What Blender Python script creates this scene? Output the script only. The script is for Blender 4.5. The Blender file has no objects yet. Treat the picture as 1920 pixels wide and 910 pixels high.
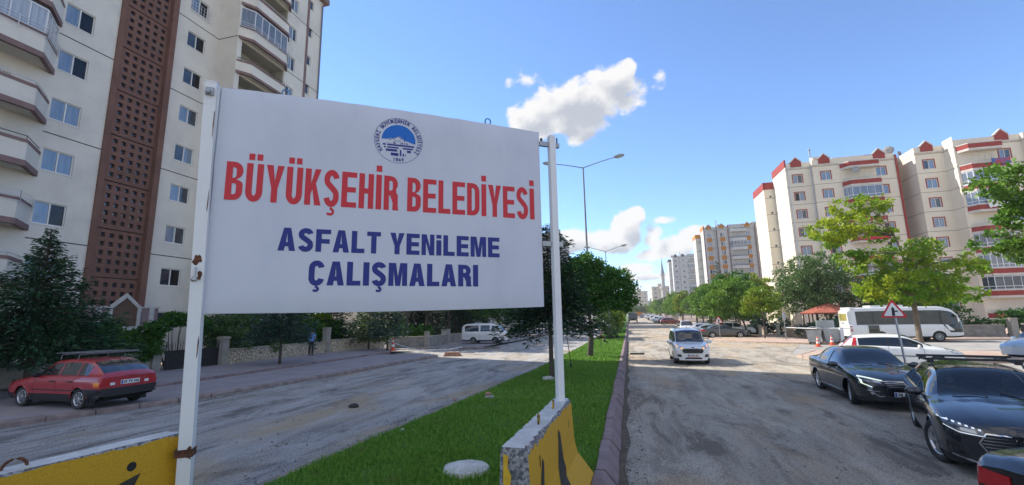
import bpy, math, random
import numpy as np
from mathutils import Vector, Matrix
from mathutils.bvhtree import BVHTree
from mathutils.geometry import delaunay_2d_cdt
R = math.radians
SC = bpy.context.scene
COL = SC.collection
random.seed(7)
RNG = np.random.default_rng(7)

# ------------------------------------------------------------------ camera
CAM_H = 2.45
cam_data = bpy.data.cameras.new('camera')
cam = bpy.data.objects.new('camera', cam_data)
COL.objects.link(cam)
cam_data.sensor_fit = 'HORIZONTAL'
cam_data.sensor_width = 36.0
cam_data.lens = 36.0 * 838.0 / 1920.0
cam_data.clip_start = 0.05
cam_data.clip_end = 5000.0
_m = [[0.967884, 0.05981, 0.244178], [0.250717, -0.158299, -0.95503], [-0.018467, 0.985578, -0.168211]]
cam.matrix_world = Matrix([[_m[0][0], _m[0][1], _m[0][2], 0.0],
                           [_m[1][0], _m[1][1], _m[1][2], 0.0],
                           [_m[2][0], _m[2][1], _m[2][2], CAM_H],
                           [0, 0, 0, 1]])
SC.camera = cam
SC.render.resolution_x, SC.render.resolution_y = 1024, 485

# ------------------------------------------------------------------ light
SUN_EL, SUN_AZ = R(40.0), R(21.0)      # sun stands to the left of the road, a little ahead
to_sun = Vector((-math.cos(SUN_AZ) * math.cos(SUN_EL), math.sin(SUN_AZ) * math.cos(SUN_EL), math.sin(SUN_EL)))
sun_data = bpy.data.lights.new('sun', 'SUN')
sun_data.energy = 3.7
sun_data.angle = R(0.5)
sun_data.color = (1.0, 0.93, 0.82)
sun = bpy.data.objects.new('sun', sun_data)
COL.objects.link(sun)
sun.rotation_euler = to_sun.to_track_quat('Z', 'Y').to_euler()
sun.location = (0, 0, 60)
SC.view_settings.view_transform = 'Standard'
SC.view_settings.look = 'None'
SC.view_settings.gamma = 1.0
SC.view_settings.exposure = 1.08
SC.cycles.max_bounces = 6
SC.cycles.diffuse_bounces = 3
SC.cycles.glossy_bounces = 3
SC.cycles.transmission_bounces = 4
SC.cycles.transparent_max_bounces = 8

world = bpy.data.worlds.new('World')
SC.world = world
world.use_nodes = True
wn, wl = world.node_tree.nodes, world.node_tree.links
wn.clear()
w_out = wn.new('ShaderNodeOutputWorld')
w_bg = wn.new('ShaderNodeBackground')
SKY_STRENGTH = 0.15
w_bg.inputs['Strength'].default_value = SKY_STRENGTH
sky = wn.new('ShaderNodeTexSky')
sky.sky_type = 'NISHITA'
sky.sun_disc = False
sky.sun_elevation = SUN_EL
sky.sun_rotation = math.atan2(to_sun.x, to_sun.y)   # clockwise from +Y
sky.air_density = 1.0
sky.dust_density = 0.0
sky.altitude = 2600.0
sky.ozone_density = 5.5


def wmath(op, a, b=None, c=None, clamp=False):
    n = wn.new('ShaderNodeMath')
    n.operation = op
    n.use_clamp = clamp
    for i, v in enumerate((a, b, c)):
        if v is None:
            continue
        if isinstance(v, (int, float)):
            n.inputs[i].default_value = v
        else:
            wl.new(v, n.inputs[i])
    return n.outputs[0]


# clouds: a puffy density over the direction of view, lit from the sun's side
tc = wn.new('ShaderNodeTexCoord')
sep = wn.new('ShaderNodeSeparateXYZ')
wl.new(tc.outputs['Generated'], sep.inputs[0])
ysafe = wmath('MAXIMUM', sep.outputs[1], 0.02)
U = wmath('DIVIDE', sep.outputs[0], ysafe)
V = wmath('DIVIDE', sep.outputs[2], ysafe)
BLOBS = [(-.095, .497, .130, .070, 1.05), (-.195, .480, .070, .058, 1.0), (-.010, .530, .068, .060, 1.0), (-.088, .432, .046, .040, 1.0),
         (.034, .566, .020, .030, .9), (-.13, .455, .08, .035, .8), (.02, .485, .045, .035, .6), (.107, .546, .010, .016, .10), (-.21, .584, .022, .010, .08),
         (.006, .190, .041, .042, 1.0), (.028, .219, .026, .022, 1.0), (-.036, .163, .066, .032, 1.0), (-.125, .168, .062, .032, 1.0),
         (.061, .172, .026, .034, .6), (.082, .204, .028, .010, .5), (.103, .149, .058, .026, 1.0), (.142, .169, .036, .022, 1.0),
         (.069, .131, .05, .018, .8), (.023, .103, .050, .012, .6), (.055, .082, .09, .010, .4), (.0, .045, .16, .030, .35),
         (-.22, .14, .06, .03, 1.0), (-.35, .17, .09, .03, .9), (.45, .12, .14, .02, .5), (-.7, .2, .16, .05, .8), (1.5, .3, .3, .07, .9), (-1.6, .35, .3, .06, .8)]


def cloud_density(du, dv):
    u = wmath('ADD', U, du)
    v = wmath('ADD', V, dv)
    comb = wn.new('ShaderNodeCombineXYZ')
    wl.new(u, comb.inputs[0])
    wl.new(v, comb.inputs[1])
    n1 = wn.new('ShaderNodeTexNoise')
    n1.inputs['Scale'].default_value = 11.0
    n1.inputs['Detail'].default_value = 7.0
    n1.inputs['Roughness'].default_value = 0.58
    n1.inputs['Distortion'].default_value = 0.25
    wl.new(comb.outputs[0], n1.inputs['Vector'])
    v1 = wn.new('ShaderNodeTexVoronoi')
    v1.feature = 'SMOOTH_F1'
    v1.inputs['Scale'].default_value = 26.0
    v1.inputs['Smoothness'].default_value = 0.6
    wl.new(comb.outputs[0], v1.inputs['Vector'])
    best = None
    for cu, cv, ru, rv, wgt in BLOBS:
        a = wmath('MULTIPLY', wmath('SUBTRACT', u, cu), 1.0 / ru)
        b = wmath('MULTIPLY', wmath('SUBTRACT', v, cv), 1.0 / rv)
        d = wmath('MULTIPLY_ADD', a, a, wmath('MULTIPLY', b, b))
        e = wmath('MULTIPLY', wmath('SUBTRACT', 1.0, wmath('SQRT', d)), wgt)
        best = e if best is None else wmath('SMOOTH_MAX', best, e, 0.25)
    best = wmath('MULTIPLY', best, 1.55)
    nz = wmath('MULTIPLY_ADD', wmath('SUBTRACT', n1.outputs['Fac'], 0.41), 1.5, best)
    nz = wmath('MULTIPLY_ADD', wmath('SUBTRACT', 0.35, v1.outputs['Distance']), 0.55, nz)
    n3 = wn.new('ShaderNodeTexNoise')
    n3.inputs['Scale'].default_value = 34.0
    n3.inputs['Detail'].default_value = 8.0
    n3.inputs['Roughness'].default_value = 0.66
    wl.new(comb.outputs[0], n3.inputs['Vector'])
    nz = wmath('MULTIPLY_ADD', wmath('SUBTRACT', n3.outputs['Fac'], 0.5), 1.15, nz)
    return nz


den = cloud_density(0.0, 0.0)
den_l = cloud_density(-0.022, 0.026)            # the same field a step towards the sun
alpha = wn.new('ShaderNodeMapRange')
alpha.interpolation_type = 'SMOOTHSTEP'
alpha.inputs['From Min'].default_value = -0.02
alpha.inputs['From Max'].default_value = 0.46
wl.new(den, alpha.inputs['Value'])
front = wmath('GREATER_THAN', sep.outputs[1], 0.03)
alpha_f = wmath('MULTIPLY', alpha.outputs[0], front)
# unseen dense clouds added over the rest of the sky to lift ambient light
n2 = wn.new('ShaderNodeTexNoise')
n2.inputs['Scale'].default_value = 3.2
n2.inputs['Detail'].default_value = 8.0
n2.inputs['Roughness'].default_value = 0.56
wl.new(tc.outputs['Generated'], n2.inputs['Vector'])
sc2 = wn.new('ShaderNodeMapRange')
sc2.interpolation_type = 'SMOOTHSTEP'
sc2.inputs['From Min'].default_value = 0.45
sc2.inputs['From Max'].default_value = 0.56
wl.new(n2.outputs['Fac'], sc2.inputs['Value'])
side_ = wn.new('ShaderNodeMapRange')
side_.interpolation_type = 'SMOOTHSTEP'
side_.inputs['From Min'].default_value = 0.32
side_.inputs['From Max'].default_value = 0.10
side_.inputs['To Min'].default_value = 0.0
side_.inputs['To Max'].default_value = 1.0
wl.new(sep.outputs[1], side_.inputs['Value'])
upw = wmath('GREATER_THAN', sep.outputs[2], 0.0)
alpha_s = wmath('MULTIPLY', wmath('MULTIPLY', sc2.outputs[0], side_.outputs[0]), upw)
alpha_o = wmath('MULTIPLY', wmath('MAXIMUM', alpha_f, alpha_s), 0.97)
shade = wn.new('ShaderNodeMapRange')
shade.interpolation_type = 'SMOOTHSTEP'
shade.inputs['From Min'].default_value = 0.10
shade.inputs['From Max'].default_value = 1.25
wl.new(den_l, shade.inputs['Value'])
cmix = wn.new('ShaderNodeMix')
cmix.data_type = 'RGBA'
cmix.inputs[6].default_value = (3.15, 3.1, 3.05, 1)
cmix.inputs[7].default_value = (1.75, 1.85, 2.05, 1)
wl.new(shade.outputs[0], cmix.inputs[0])
smix = wn.new('ShaderNodeMix')
smix.data_type = 'RGBA'
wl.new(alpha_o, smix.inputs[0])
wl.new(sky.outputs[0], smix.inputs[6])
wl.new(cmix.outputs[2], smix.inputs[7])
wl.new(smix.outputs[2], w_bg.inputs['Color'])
wl.new(w_bg.outputs[0], w_out.inputs['Surface'])


# ------------------------------------------------------------------ helpers
def gz(y):
    """height of the road along the street: level near by, a slight rise far off"""
    t = min(max(y - 55.0, 0.0), 210.0)
    return 0.0115 * t * min(1.0, t / 30.0 + 0.2)


class MB:
    def __init__(self):
        self.v, self.f, self.s = [], [], []

    def add(self, vs, fs, smooth=False):
        o = len(self.v)
        self.v += [tuple(p) for p in vs]
        for f in fs:
            self.f.append(tuple(i + o for i in f))
            self.s.append(smooth)
        return self

    def quad(self, a, b, c, d):
        return self.add((a, b, c, d), ((0, 1, 2, 3),))

    def box(self, x0, x1, y0, y1, z0, z1):
        vs = [(x, y, z) for z in (z0, z1) for y in (y0, y1) for x in (x0, x1)]
        return self.add(vs, ((0, 2, 3, 1), (4, 5, 7, 6), (0, 1, 5, 4), (2, 6, 7, 3), (0, 4, 6, 2), (1, 3, 7, 5)))

    def obox(self, c, u, hu, hv, z0, z1):
        """box turned about Z: centre c (x, y), axis u, half sizes hu, hv"""
        ux, uy = u
        l = math.hypot(ux, uy)
        ux, uy = ux / l, uy / l
        vx, vy = -uy, ux
        vs = []
        for z in (z0, z1):
            for sv in (-1, 1):
                for su in (-1, 1):
                    vs.append((c[0] + ux * hu * su + vx * hv * sv, c[1] + uy * hu * su + vy * hv * sv, z))
        return self.add(vs, ((0, 2, 3, 1), (4, 5, 7, 6), (0, 1, 5, 4), (2, 6, 7, 3), (0, 4, 6, 2), (1, 3, 7, 5)))

    def prism(self, poly, z0, z1, top=True, bottom=True):
        n = len(poly)
        vs = [(p[0], p[1], z0) for p in poly] + [(p[0], p[1], z1) for p in poly]
        fs = [(i, (i + 1) % n, n + (i + 1) % n, n + i) for i in range(n)]
        if bottom:
            fs.append(tuple(range(n - 1, -1, -1)))
        if top:
            fs.append(tuple(range(n, 2 * n)))
        return self.add(vs, fs)

    def extrude(self, prof, p0, p1, closed=True):
        """profile [(a, z)] across a horizontal path p0 -> p1 (a to the right of travel)"""
        d = Vector((p1[0] - p0[0], p1[1] - p0[1], 0)).normalized()
        r = Vector((d.y, -d.x, 0))
        n = len(prof)
        vs = []
        for p in (p0, p1):
            for a, z in prof:
                vs.append((p[0] + r.x * a, p[1] + r.y * a, (p[2] if len(p) > 2 else 0) + z))
        fs = [(i, n + i, n + (i + 1) % n, (i + 1) % n) for i in range(n)]
        fs += [tuple(range(n)), tuple(range(2 * n - 1, n - 1, -1))]
        return self.add(vs, fs)

    def tube(self, pts, rad, n=8, smooth=True, caps=True):
        pts = [Vector(p) for p in pts]
        if not hasattr(rad, '__len__'):
            rad = [rad] * len(pts)
        vs, fs = [], []
        ref = None
        for i, p in enumerate(pts):
            a = pts[max(i - 1, 0)]
            b = pts[min(i + 1, len(pts) - 1)]
            t = (b - a).normalized()
            if ref is None:
                ref = Vector((1, 0, 0)) if abs(t.x) < .8 else Vector((0, 1, 0))
            x = t.cross(ref).normalized()
            y = t.cross(x)
            ref = y.cross(t) if False else ref
            for k in range(n):
                an = 2 * math.pi * k / n
                vs.append(p + x * math.cos(an) * rad[i] + y * math.sin(an) * rad[i])
        for i in range(len(pts) - 1):
            for k in range(n):
                fs.append((i * n + k, i * n + (k + 1) % n, (i + 1) * n + (k + 1) % n, (i + 1) * n + k))
        self.add(vs, fs, smooth)
        if caps:
            self.add(vs[:n], (tuple(range(n - 1, -1, -1)),))
            self.add(vs[-n:], (tuple(range(n)),))
        return self

    def lathe(self, prof, c=(0, 0, 0), axis='z', n=24, smooth=True):
        """prof [(r, h)] turned about an axis through c"""
        vs, fs = [], []
        for r, h in prof:
            for k in range(n):
                a = 2 * math.pi * k / n
                p = (r * math.cos(a), r * math.sin(a), h)
                if axis == 'y':
                    p = (p[0], p[2], p[1])
                elif axis == 'x':
                    p = (p[2], p[0], p[1])
                vs.append((p[0] + c[0], p[1] + c[1], p[2] + c[2]))
        for i in range(len(prof) - 1):
            for k in range(n):
                fs.append((i * n + k, i * n + (k + 1) % n, (i + 1) * n + (k + 1) % n, (i + 1) * n + k))
        return self.add(vs, fs, smooth)

    def mesh(self, name, mat):
        me = bpy.data.meshes.new(name)
        me.from_pydata(self.v, [], self.f)
        if any(self.s):
            me.polygons.foreach_set('use_smooth', self.s)
        if mat is not None:
            me.materials.append(mat)
        me.update()
        return me

    def build(self, name, mat, parent=None, kind=None):
        """link as one object; under a parent at a location the points are shifted so they stay put"""
        if parent is not None:
            o = parent.get('_org')
            if o is not None:
                self.v = [(a - o[0], b - o[1], c - o[2]) for a, b, c in self.v]
        ob = bpy.data.objects.new(name, self.mesh(name, mat))
        COL.objects.link(ob)
        if parent is not None:
            ob.parent = parent
            if parent.get('_org') is not None:
                ob['_org'] = parent['_org']
                if parent.type == 'MESH' or parent.parent is not None:
                    pass
        if kind:
            ob['kind'] = kind
        return ob


def tag(o, label, cat, group=None):
    o['label'] = label
    o['category'] = cat
    if group:
        o['group'] = group
    return o


def thing(name, label, cat, loc=(0, 0, 0), rz=0.0, group=None, world_pts=False):
    """an Empty at the thing's base; with world_pts its parts are built in world coordinates"""
    o = bpy.data.objects.new(name, None)
    o.empty_display_size = 0.3
    COL.objects.link(o)
    o.location = loc
    o.rotation_euler = (0, 0, rz)
    if world_pts:
        o['_org'] = tuple(loc)
    return tag(o, label, cat, group)


def link(name, me, parent=None, loc=(0, 0, 0), rz=0.0, mat=None):
    o = bpy.data.objects.new(name, me)
    COL.objects.link(o)
    if parent is not None:
        o.parent = parent
        org = parent.get('_org')
        if org is not None:
            loc = (loc[0] - org[0], loc[1] - org[1], loc[2] - org[2])
    o.location = loc
    o.rotation_euler = (0, 0, rz)
    if mat is not None:
        o.material_slots[0].link = 'OBJECT'
        o.material_slots[0].material = mat
    return o


def kids(o):
    return [c for c in bpy.data.objects if c.parent == o]


CHILD = {}


def copy_tree(root, loc, rz, label=None, group=None, cat=None):
    src = root.name
    if src not in CHILD:
        tree = {}
        for c in bpy.data.objects:
            if c.parent:
                tree.setdefault(c.parent.name, []).append(c)
        CHILD[src] = tree
    tree = CHILD[src]
    r = root.copy()
    COL.objects.link(r)
    r.location = loc
    r.rotation_euler = (0, 0, rz)
    if label:
        r['label'] = label
    if group:
        r['group'] = group
    if cat:
        r['category'] = cat
    for ch in tree.get(src, []):
        c = ch.copy()
        COL.objects.link(c)
        c.parent = r
        for g in tree.get(ch.name, []):
            d = g.copy()
            COL.objects.link(d)
            d.parent = c
    return r


def repaint(root, old, new):
    for c in kids(root):
        for cc in [c] + kids(c):
            for s in cc.material_slots:
                if s.material == old:
                    s.link = 'OBJECT'
                    s.material = new


# ------------------------------------------------------------------ materials
MATS = {}


def mat(name, col, rough=0.8, metal=0.0, col2=None, nscale=3.0, ndetail=6.0, bump=0.0, bscale=40.0, spec=0.5, stretch=None,
        coat=0.0, contrast=(0.35, 0.65), col3=None, n3scale=0.6, c3=(0.5, 0.7), emit=None, estr=0.0, trans=0.0):
    if name in MATS:
        return MATS[name]
    m = bpy.data.materials.new(name)
    MATS[name] = m
    m.use_nodes = True
    nt = m.node_tree
    b = nt.nodes['Principled BSDF']
    b.inputs['Base Color'].default_value = (*col, 1)
    b.inputs['Roughness'].default_value = rough
    b.inputs['Metallic'].default_value = metal
    b.inputs['Specular IOR Level'].default_value = spec
    b.inputs['Coat Weight'].default_value = coat
    b.inputs['Coat Roughness'].default_value = 0.04
    if emit:
        b.inputs['Emission Color'].default_value = (*emit, 1)
        b.inputs['Emission Strength'].default_value = estr
    co = nt.nodes.new('ShaderNodeTexCoord')
    vec = co.outputs['Object']
    if stretch:
        mp = nt.nodes.new('ShaderNodeMapping')
        mp.inputs['Scale'].default_value = stretch
        nt.links.new(vec, mp.inputs['Vector'])
        vec = mp.outputs[0]

    def noise(scale, detail=6.0, rough_=0.6):
        n = nt.nodes.new('ShaderNodeTexNoise')
        n.inputs['Scale'].default_value = scale
        n.inputs['Detail'].default_value = detail
        n.inputs['Roughness'].default_value = rough_
        nt.links.new(vec, n.inputs['Vector'])
        return n.outputs['Fac']

    def ramp(src, lo, hi):
        r = nt.nodes.new('ShaderNodeMapRange')
        r.interpolation_type = 'SMOOTHSTEP'
        r.inputs['From Min'].default_value = lo
        r.inputs['From Max'].default_value = hi
        nt.links.new(src, r.inputs['Value'])
        return r.outputs[0]

    def mix(fac, a, bcol):
        x = nt.nodes.new('ShaderNodeMix')
        x.data_type = 'RGBA'
        nt.links.new(fac, x.inputs[0])
        if isinstance(a, tuple):
            x.inputs[6].default_value = (*a, 1)
        else:
            nt.links.new(a, x.inputs[6])
        x.inputs[7].default_value = (*bcol, 1)
        return x.outputs[2]
    out = col
    if col2:
        out = mix(ramp(noise(nscale, ndetail), *contrast), out, col2)
    if col3:
        out = mix(ramp(noise(n3scale, 8.0, 0.65), *c3), out, col3)
    if not isinstance(out, tuple):
        nt.links.new(out, b.inputs['Base Color'])
    if bump:
        bp = nt.nodes.new('ShaderNodeBump')
        bp.inputs['Strength'].default_value = min(1.0, bump)
        bp.inputs['Distance'].default_value = 0.02 if bump <= 1 else 0.02 * bump
        nt.links.new(noise(bscale, 5.0), bp.inputs['Height'])
        nt.links.new(bp.outputs[0], b.inputs['Normal'])
    if trans:
        tr = nt.nodes.new('ShaderNodeBsdfTranslucent')
        if isinstance(out, tuple):
            tr.inputs[0].default_value = (*out, 1)
        else:
            nt.links.new(out, tr.inputs[0])
        ms = nt.nodes.new('ShaderNodeMixShader')
        ms.inputs[0].default_value = trans
        nt.links.new(b.outputs[0], ms.inputs[1])
        nt.links.new(tr.outputs[0], ms.inputs[2])
        nt.links.new(ms.outputs[0], nt.nodes['Material Output'].inputs['Surface'])
    return m


M_CONC = mat('concrete', (.36, .35, .33), .9, col2=(.27, .26, .25), nscale=4, bump=.3, bscale=60)
M_CONC_D = mat('concrete_weathered', (.30, .285, .255), .92, col2=(.20, .19, .17), nscale=2.5, bump=.5, bscale=30)
M_WHITEM = mat('white_painted_metal', (.74, .75, .76), .45, col2=(.64, .66, .68), nscale=2.0, contrast=(.5, .8), bump=.04, bscale=30)
M_RUST = mat('rusty_metal', (.16, .06, .025), .85, col2=(.06, .025, .015), nscale=14, bump=.4, bscale=60)
M_GALV = mat('galvanised_steel', (.42, .44, .46), .45, .7, col2=(.33, .35, .37), nscale=3)
M_DARKM = mat('dark_metal', (.03, .03, .033), .5, .3)
M_BLACK = mat('black_plastic', (.018, .018, .02), .45)
M_RUBBER = mat('tyre_rubber', (.022, .022, .023), .85, bump=.15, bscale=80, col2=(.045, .042, .04), nscale=5)
M_ALLOY = mat('alloy_wheel', (.62, .63, .65), .28, .9)
M_CHROME = mat('chrome', (.75, .76, .78), .12, 1.0)
M_GLASS = mat('car_glass', (.012, .016, .02), .03, spec=.75, coat=.6)
M_SEAM = mat('panel_gap', (.006, .006, .006), .9)
M_LAMP = mat('headlamp_glass', (.45, .47, .50), .08, .35, coat=.8)
M_LAMPDARK = mat('lamp_housing', (.16, .165, .175), .15, .5, coat=.8)
M_DRL = mat('daytime_light', (.8, .85, .75), .3, emit=(.93, 1.0, .70), estr=.3)
M_DRLW = mat('white_light', (.85, .87, .9), .3, emit=(.9, .95, 1.0), estr=.25)
M_TAIL = mat('tail_lamp', (.42, .012, .016), .15, coat=.8)
M_AMBER = mat('amber_lamp', (.75, .22, .02), .2, coat=.6)
M_AMBERL = mat('lit_indicator', (.9, .4, .05), .2, emit=(1.0, .45, .08), estr=.5)
M_PLATE = mat('plate_white', (.72, .73, .74), .4)
M_PLATEB = mat('plate_blue', (.01, .05, .35), .4)
M_INK = mat('ink_black', (.01, .01, .012), .6)
# ------------------------------------------------------------------ setting: ground, roads, median, pavements
def road_material(name, base, dark, dust, dustpos, seed=0.0, lane_dir=1.0):
    """worn, milled asphalt: long streaks of dust along the road, black crumbs, pale scuffs"""
    m = bpy.data.materials.new(name)
    m.use_nodes = True
    nt = m.node_tree
    b = nt.nodes['Principled BSDF']
    b.inputs['Roughness'].default_value = .92
    b.inputs['Specular IOR Level'].default_value = .25
    co = nt.nodes.new('ShaderNodeTexCoord')

    def noise(sc, detail, scale=(1, 1, 1), rough=.6, rot=0.0, dist=0.0):
        mp = nt.nodes.new('ShaderNodeMapping')
        mp.inputs['Scale'].default_value = scale
        mp.inputs['Location'].default_value = (seed, seed * 1.7, 0)
        mp.inputs['Rotation'].default_value = (0, 0, rot)
        nt.links.new(co.outputs['Object'], mp.inputs['Vector'])
        n = nt.nodes.new('ShaderNodeTexNoise')
        n.inputs['Scale'].default_value = sc
        n.inputs['Detail'].default_value = detail
        n.inputs['Roughness'].default_value = rough
        n.inputs['Distortion'].default_value = dist
        nt.links.new(mp.outputs[0], n.inputs['Vector'])
        return n.outputs['Fac']

    def ss(src, lo, hi):
        r = nt.nodes.new('ShaderNodeMapRange')
        r.interpolation_type = 'SMOOTHSTEP'
        r.inputs['From Min'].default_value = lo
        r.inputs['From Max'].default_value = hi
        nt.links.new(src, r.inputs['Value'])
        return r.outputs[0]

    def mul(a, f):
        n = nt.nodes.new('ShaderNodeMath')
        n.operation = 'MULTIPLY'
        nt.links.new(a, n.inputs[0])
        if isinstance(f, float):
            n.inputs[1].default_value = f
        else:
            nt.links.new(f, n.inputs[1])
        return n.outputs[0]

    def mix(fac, a, c):
        x = nt.nodes.new('ShaderNodeMix')
        x.data_type = 'RGBA'
        nt.links.new(fac, x.inputs[0])
        for sock, v in ((6, a), (7, c)):
            if isinstance(v, tuple):
                x.inputs[sock].default_value = (*v, 1)
            else:
                nt.links.new(v, x.inputs[sock])
        return x.outputs[2]
    streak = noise(1.5, 9, (1, .15, 1), .68, rot=.03 * lane_dir, dist=.3)
    streak2 = noise(5.0, 8, (1, .12, 1), .7, rot=.07 * lane_dir)
    patch = noise(.33, 8, (1, .45, 1), .62, dist=.6)
    fine = noise(34, 8, (1, .7, 1), .75)
    def jitter(src, amt):
        s_ = nt.nodes.new('ShaderNodeMath')
        s_.operation = 'MULTIPLY_ADD'
        nt.links.new(fine, s_.inputs[0])
        s_.inputs[1].default_value = amt
        nt.links.new(src, s_.inputs[2])
        t_ = nt.nodes.new('ShaderNodeMath')
        t_.operation = 'SUBTRACT'
        nt.links.new(s_.outputs[0], t_.inputs[0])
        t_.inputs[1].default_value = amt * .5
        return t_.outputs[0]
    streak, streak2, patch = jitter(streak, .38), jitter(streak2, .4), jitter(patch, .25)
    crumbs = noise(3.4, 9, (1, .5, 1), .78, dist=.8)
    c = mix(mul(ss(streak, .44, .62), .62), base, dark)
    blot = jitter(noise(.8, 9, (1, .42, 1), .7, dist=.8), .35)
    c = mix(mul(ss(blot, .53, .62), .85), c, tuple(x * .8 for x in dark))
    c = mix(mul(ss(blot, .47, .36), .75), c, tuple(min(.6, x * 1.3) for x in base))
    c = mix(mul(ss(streak2, .5, .68), .55), c, tuple(x * 1.3 for x in base))
    c = mix(mul(ss(patch, *dustpos), .85), c, dust)
    c = mix(mul(ss(streak, .56, .76), .6), c, tuple(x * .9 for x in dust))
    c = mix(mul(ss(crumbs, .585, .70), .8), c, tuple(x * .35 for x in dark))
    c = mix(mul(ss(fine, .42, .66), .6), c, tuple(x * .55 for x in dark))
    nt.links.new(c, b.inputs['Base Color'])
    bp = nt.nodes.new('ShaderNodeBump')
    bp.inputs['Strength'].default_value = .8
    bp.inputs['Distance'].default_value = .05
    ad = nt.nodes.new('ShaderNodeMath')
    ad.operation = 'ADD'
    nt.links.new(fine, ad.inputs[0])
    nt.links.new(mul(crumbs, 1.6), ad.inputs[1])
    nt.links.new(ad.outputs[0], bp.inputs['Height'])
    nt.links.new(bp.outputs[0], b.inputs['Normal'])
    return m


M_ROADL = road_material('milled_road_left', (.44, .435, .43), (.17, .165, .155), (.50, .40, .27), (.50, .66), 3.1)
M_ROADR = road_material('milled_road_right', (.46, .415, .35), (.20, .178, .148), (.52, .39, .25), (.48, .66), 11.7, -1.0)
M_ASPH = mat('grey_asphalt', (.30, .29, .275), .9, col2=(.38, .355, .31), nscale=1.2, ndetail=9, bump=.4, bscale=50, col3=(.13, .125, .12), n3scale=.5)
M_SAND = mat('dusty_ground', (.44, .36, .26), .95, col2=(.35, .29, .21), nscale=.8, ndetail=9, bump=.4, bscale=20)
M_PAVE = mat('paving_blocks', (.30, .275, .285), .9, col2=(.25, .225, .24), nscale=1.1, ndetail=9, bump=.3, bscale=30, col3=(.30, .27, .25), n3scale=.5)
M_PAVE_R = mat('paving_red', (.42, .30, .235), .9, col2=(.47, .365, .295), nscale=1.0, ndetail=9, bump=.3, bscale=30)
M_KERB = mat('kerb_purple', (.205, .145, .145), .85, col2=(.27, .205, .20), nscale=3, ndetail=8, bump=.35, bscale=40, col3=(.13, .10, .095), n3scale=1.6, c3=(.52, .7))
M_KERB_L = mat('kerb_dusty', (.31, .255, .235), .9, col2=(.21, .165, .155), nscale=2.4, ndetail=9, bump=.4, bscale=30)
M_KERB_T = mat('kerb_top_worn', (.35, .32, .31), .85, col2=(.25, .20, .20), nscale=5, bump=.3, bscale=40)
M_SOIL = mat('soil', (.075, .058, .04), .95, col2=(.12, .095, .065), nscale=6, bump=.5, bscale=40)
M_TURF = mat('turf', (.05, .14, .016), .95, col2=(.09, .20, .024), nscale=2.2, ndetail=9, bump=1.0, bscale=50, col3=(.10, .115, .035), n3scale=.8, c3=(.56, .72))
M_BLADE = mat('grass_blade', (.050, .19, .014), .5, col2=(.25, .43, .05), nscale=16, col3=(.24, .25, .07), n3scale=1.3, c3=(.57, .74), ndetail=8, trans=.25)


def lerp(tab, y):
    for (a, p), (b, q) in zip(tab, tab[1:]):
        if y <= b:
            return p + (q - p) * max(0.0, (y - a)) / (b - a)
    return tab[-1][1]


MED_L = [(-8, -6.3), (6.4, -5.30), (20.5, -4.40), (36, -4.0), (60, -3.7), (400, -3.7)]
PAV_K = [(-8, -17.5), (8.3, -15.3), (12.1, -14.0), (19, -13.25), (32.3, -12.5), (50, -11.6), (80, -11.2), (400, -11.0)]
MED_R_IN, MED_R = -.60, -.34
YS = sorted(set([-8, -2, 2, 4, 6.4] + list(range(8, 60, 2)) + list(range(60, 300, 10)) + [320, 360, 420, 500]))


def sheet(name, left, right, z, m, ys=YS, nx=4, kind='structure'):
    mb = MB()
    vs, fs = [], []
    for y in ys:
        a, b = left(y), right(y)
        for i in range(nx + 1):
            vs.append((a + (b - a) * i / nx, y, z(y) if callable(z) else z + gz(y)))
    w = nx + 1
    for j in range(len(ys) - 1):
        for i in range(nx):
            fs.append((j * w + i, j * w + i + 1, (j + 1) * w + i + 1, (j + 1) * w + i))
    mb.add(vs, fs)
    return mb.build(name, m, kind=kind)


gmb = MB()
gxs = [-1500, -300, -60, -20, 0, 20, 60, 300, 1500]
gys = [-400, -40, 0, 55, 85, 130, 180, 265, 400, 1600]
for j in range(len(gys) - 1):
    for i in range(len(gxs) - 1):
        gmb.quad((gxs[i], gys[j], gz(gys[j]) - .06), (gxs[i + 1], gys[j], gz(gys[j]) - .06), (gxs[i + 1], gys[j + 1], gz(gys[j + 1]) - .06), (gxs[i], gys[j + 1], gz(gys[j + 1]) - .06))
gmb.build('ground', M_SAND, kind='structure')
hills = MB()
for i in range(40):
    a0, a1 = -1500 + i * 75, -1500 + (i + 1) * 75
    h0, h1 = [18 + 16 * math.sin(a * .004 + 1) + 8 * math.sin(a * .013) for a in (a0, a1)]
    hills.quad((a0, 1500, 0), (a1, 1500, 0), (a1, 1560, h1), (a0, 1560, h0))
    hills.quad((a0, 1560, h0), (a1, 1560, h1), (a1, 1700, 0), (a0, 1700, 0))
hills.build('hills', mat('far_hills', (.16, .17, .15), .95, col2=(.20, .19, .16), nscale=.02), kind='structure')

sheet('left_road', lambda y: lerp(PAV_K, y) - .02, lambda y: lerp(MED_L, y) + .02, 0.0, M_ROADL, nx=4)
R_EDGE = [(-8, 8.0), (22, 8.4), (26, 8.9), (32, 9.6), (41, 13.0), (44.5, 10.5), (49.5, 7.9), (52, 8.3), (120, 8.2), (400, 8.2)]
sheet('right_road', lambda y: MED_R - .04, lambda y: lerp(R_EDGE, y), 0.004, M_ROADR, ys=sorted(set(YS + [26, 32, 41, 44.5, 49.5, 52])), nx=4)
sheet('side_road', lambda y: lerp(R_EDGE, y) - .02, lambda y: 70.0, -.008, M_ASPH, ys=[-8, 2, 12, 22, 26, 29, 32, 36, 41, 44.5, 49], nx=4)
mb = MB()
mb.prism([(10.5, 44.2), (8.0, 49.6), (8.2, 51.0), (60, 51.0), (60, 47.0), (17.8, 46.0), (16.0, 41.8), (13.9, 41.5)], -.05, .13)
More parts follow.
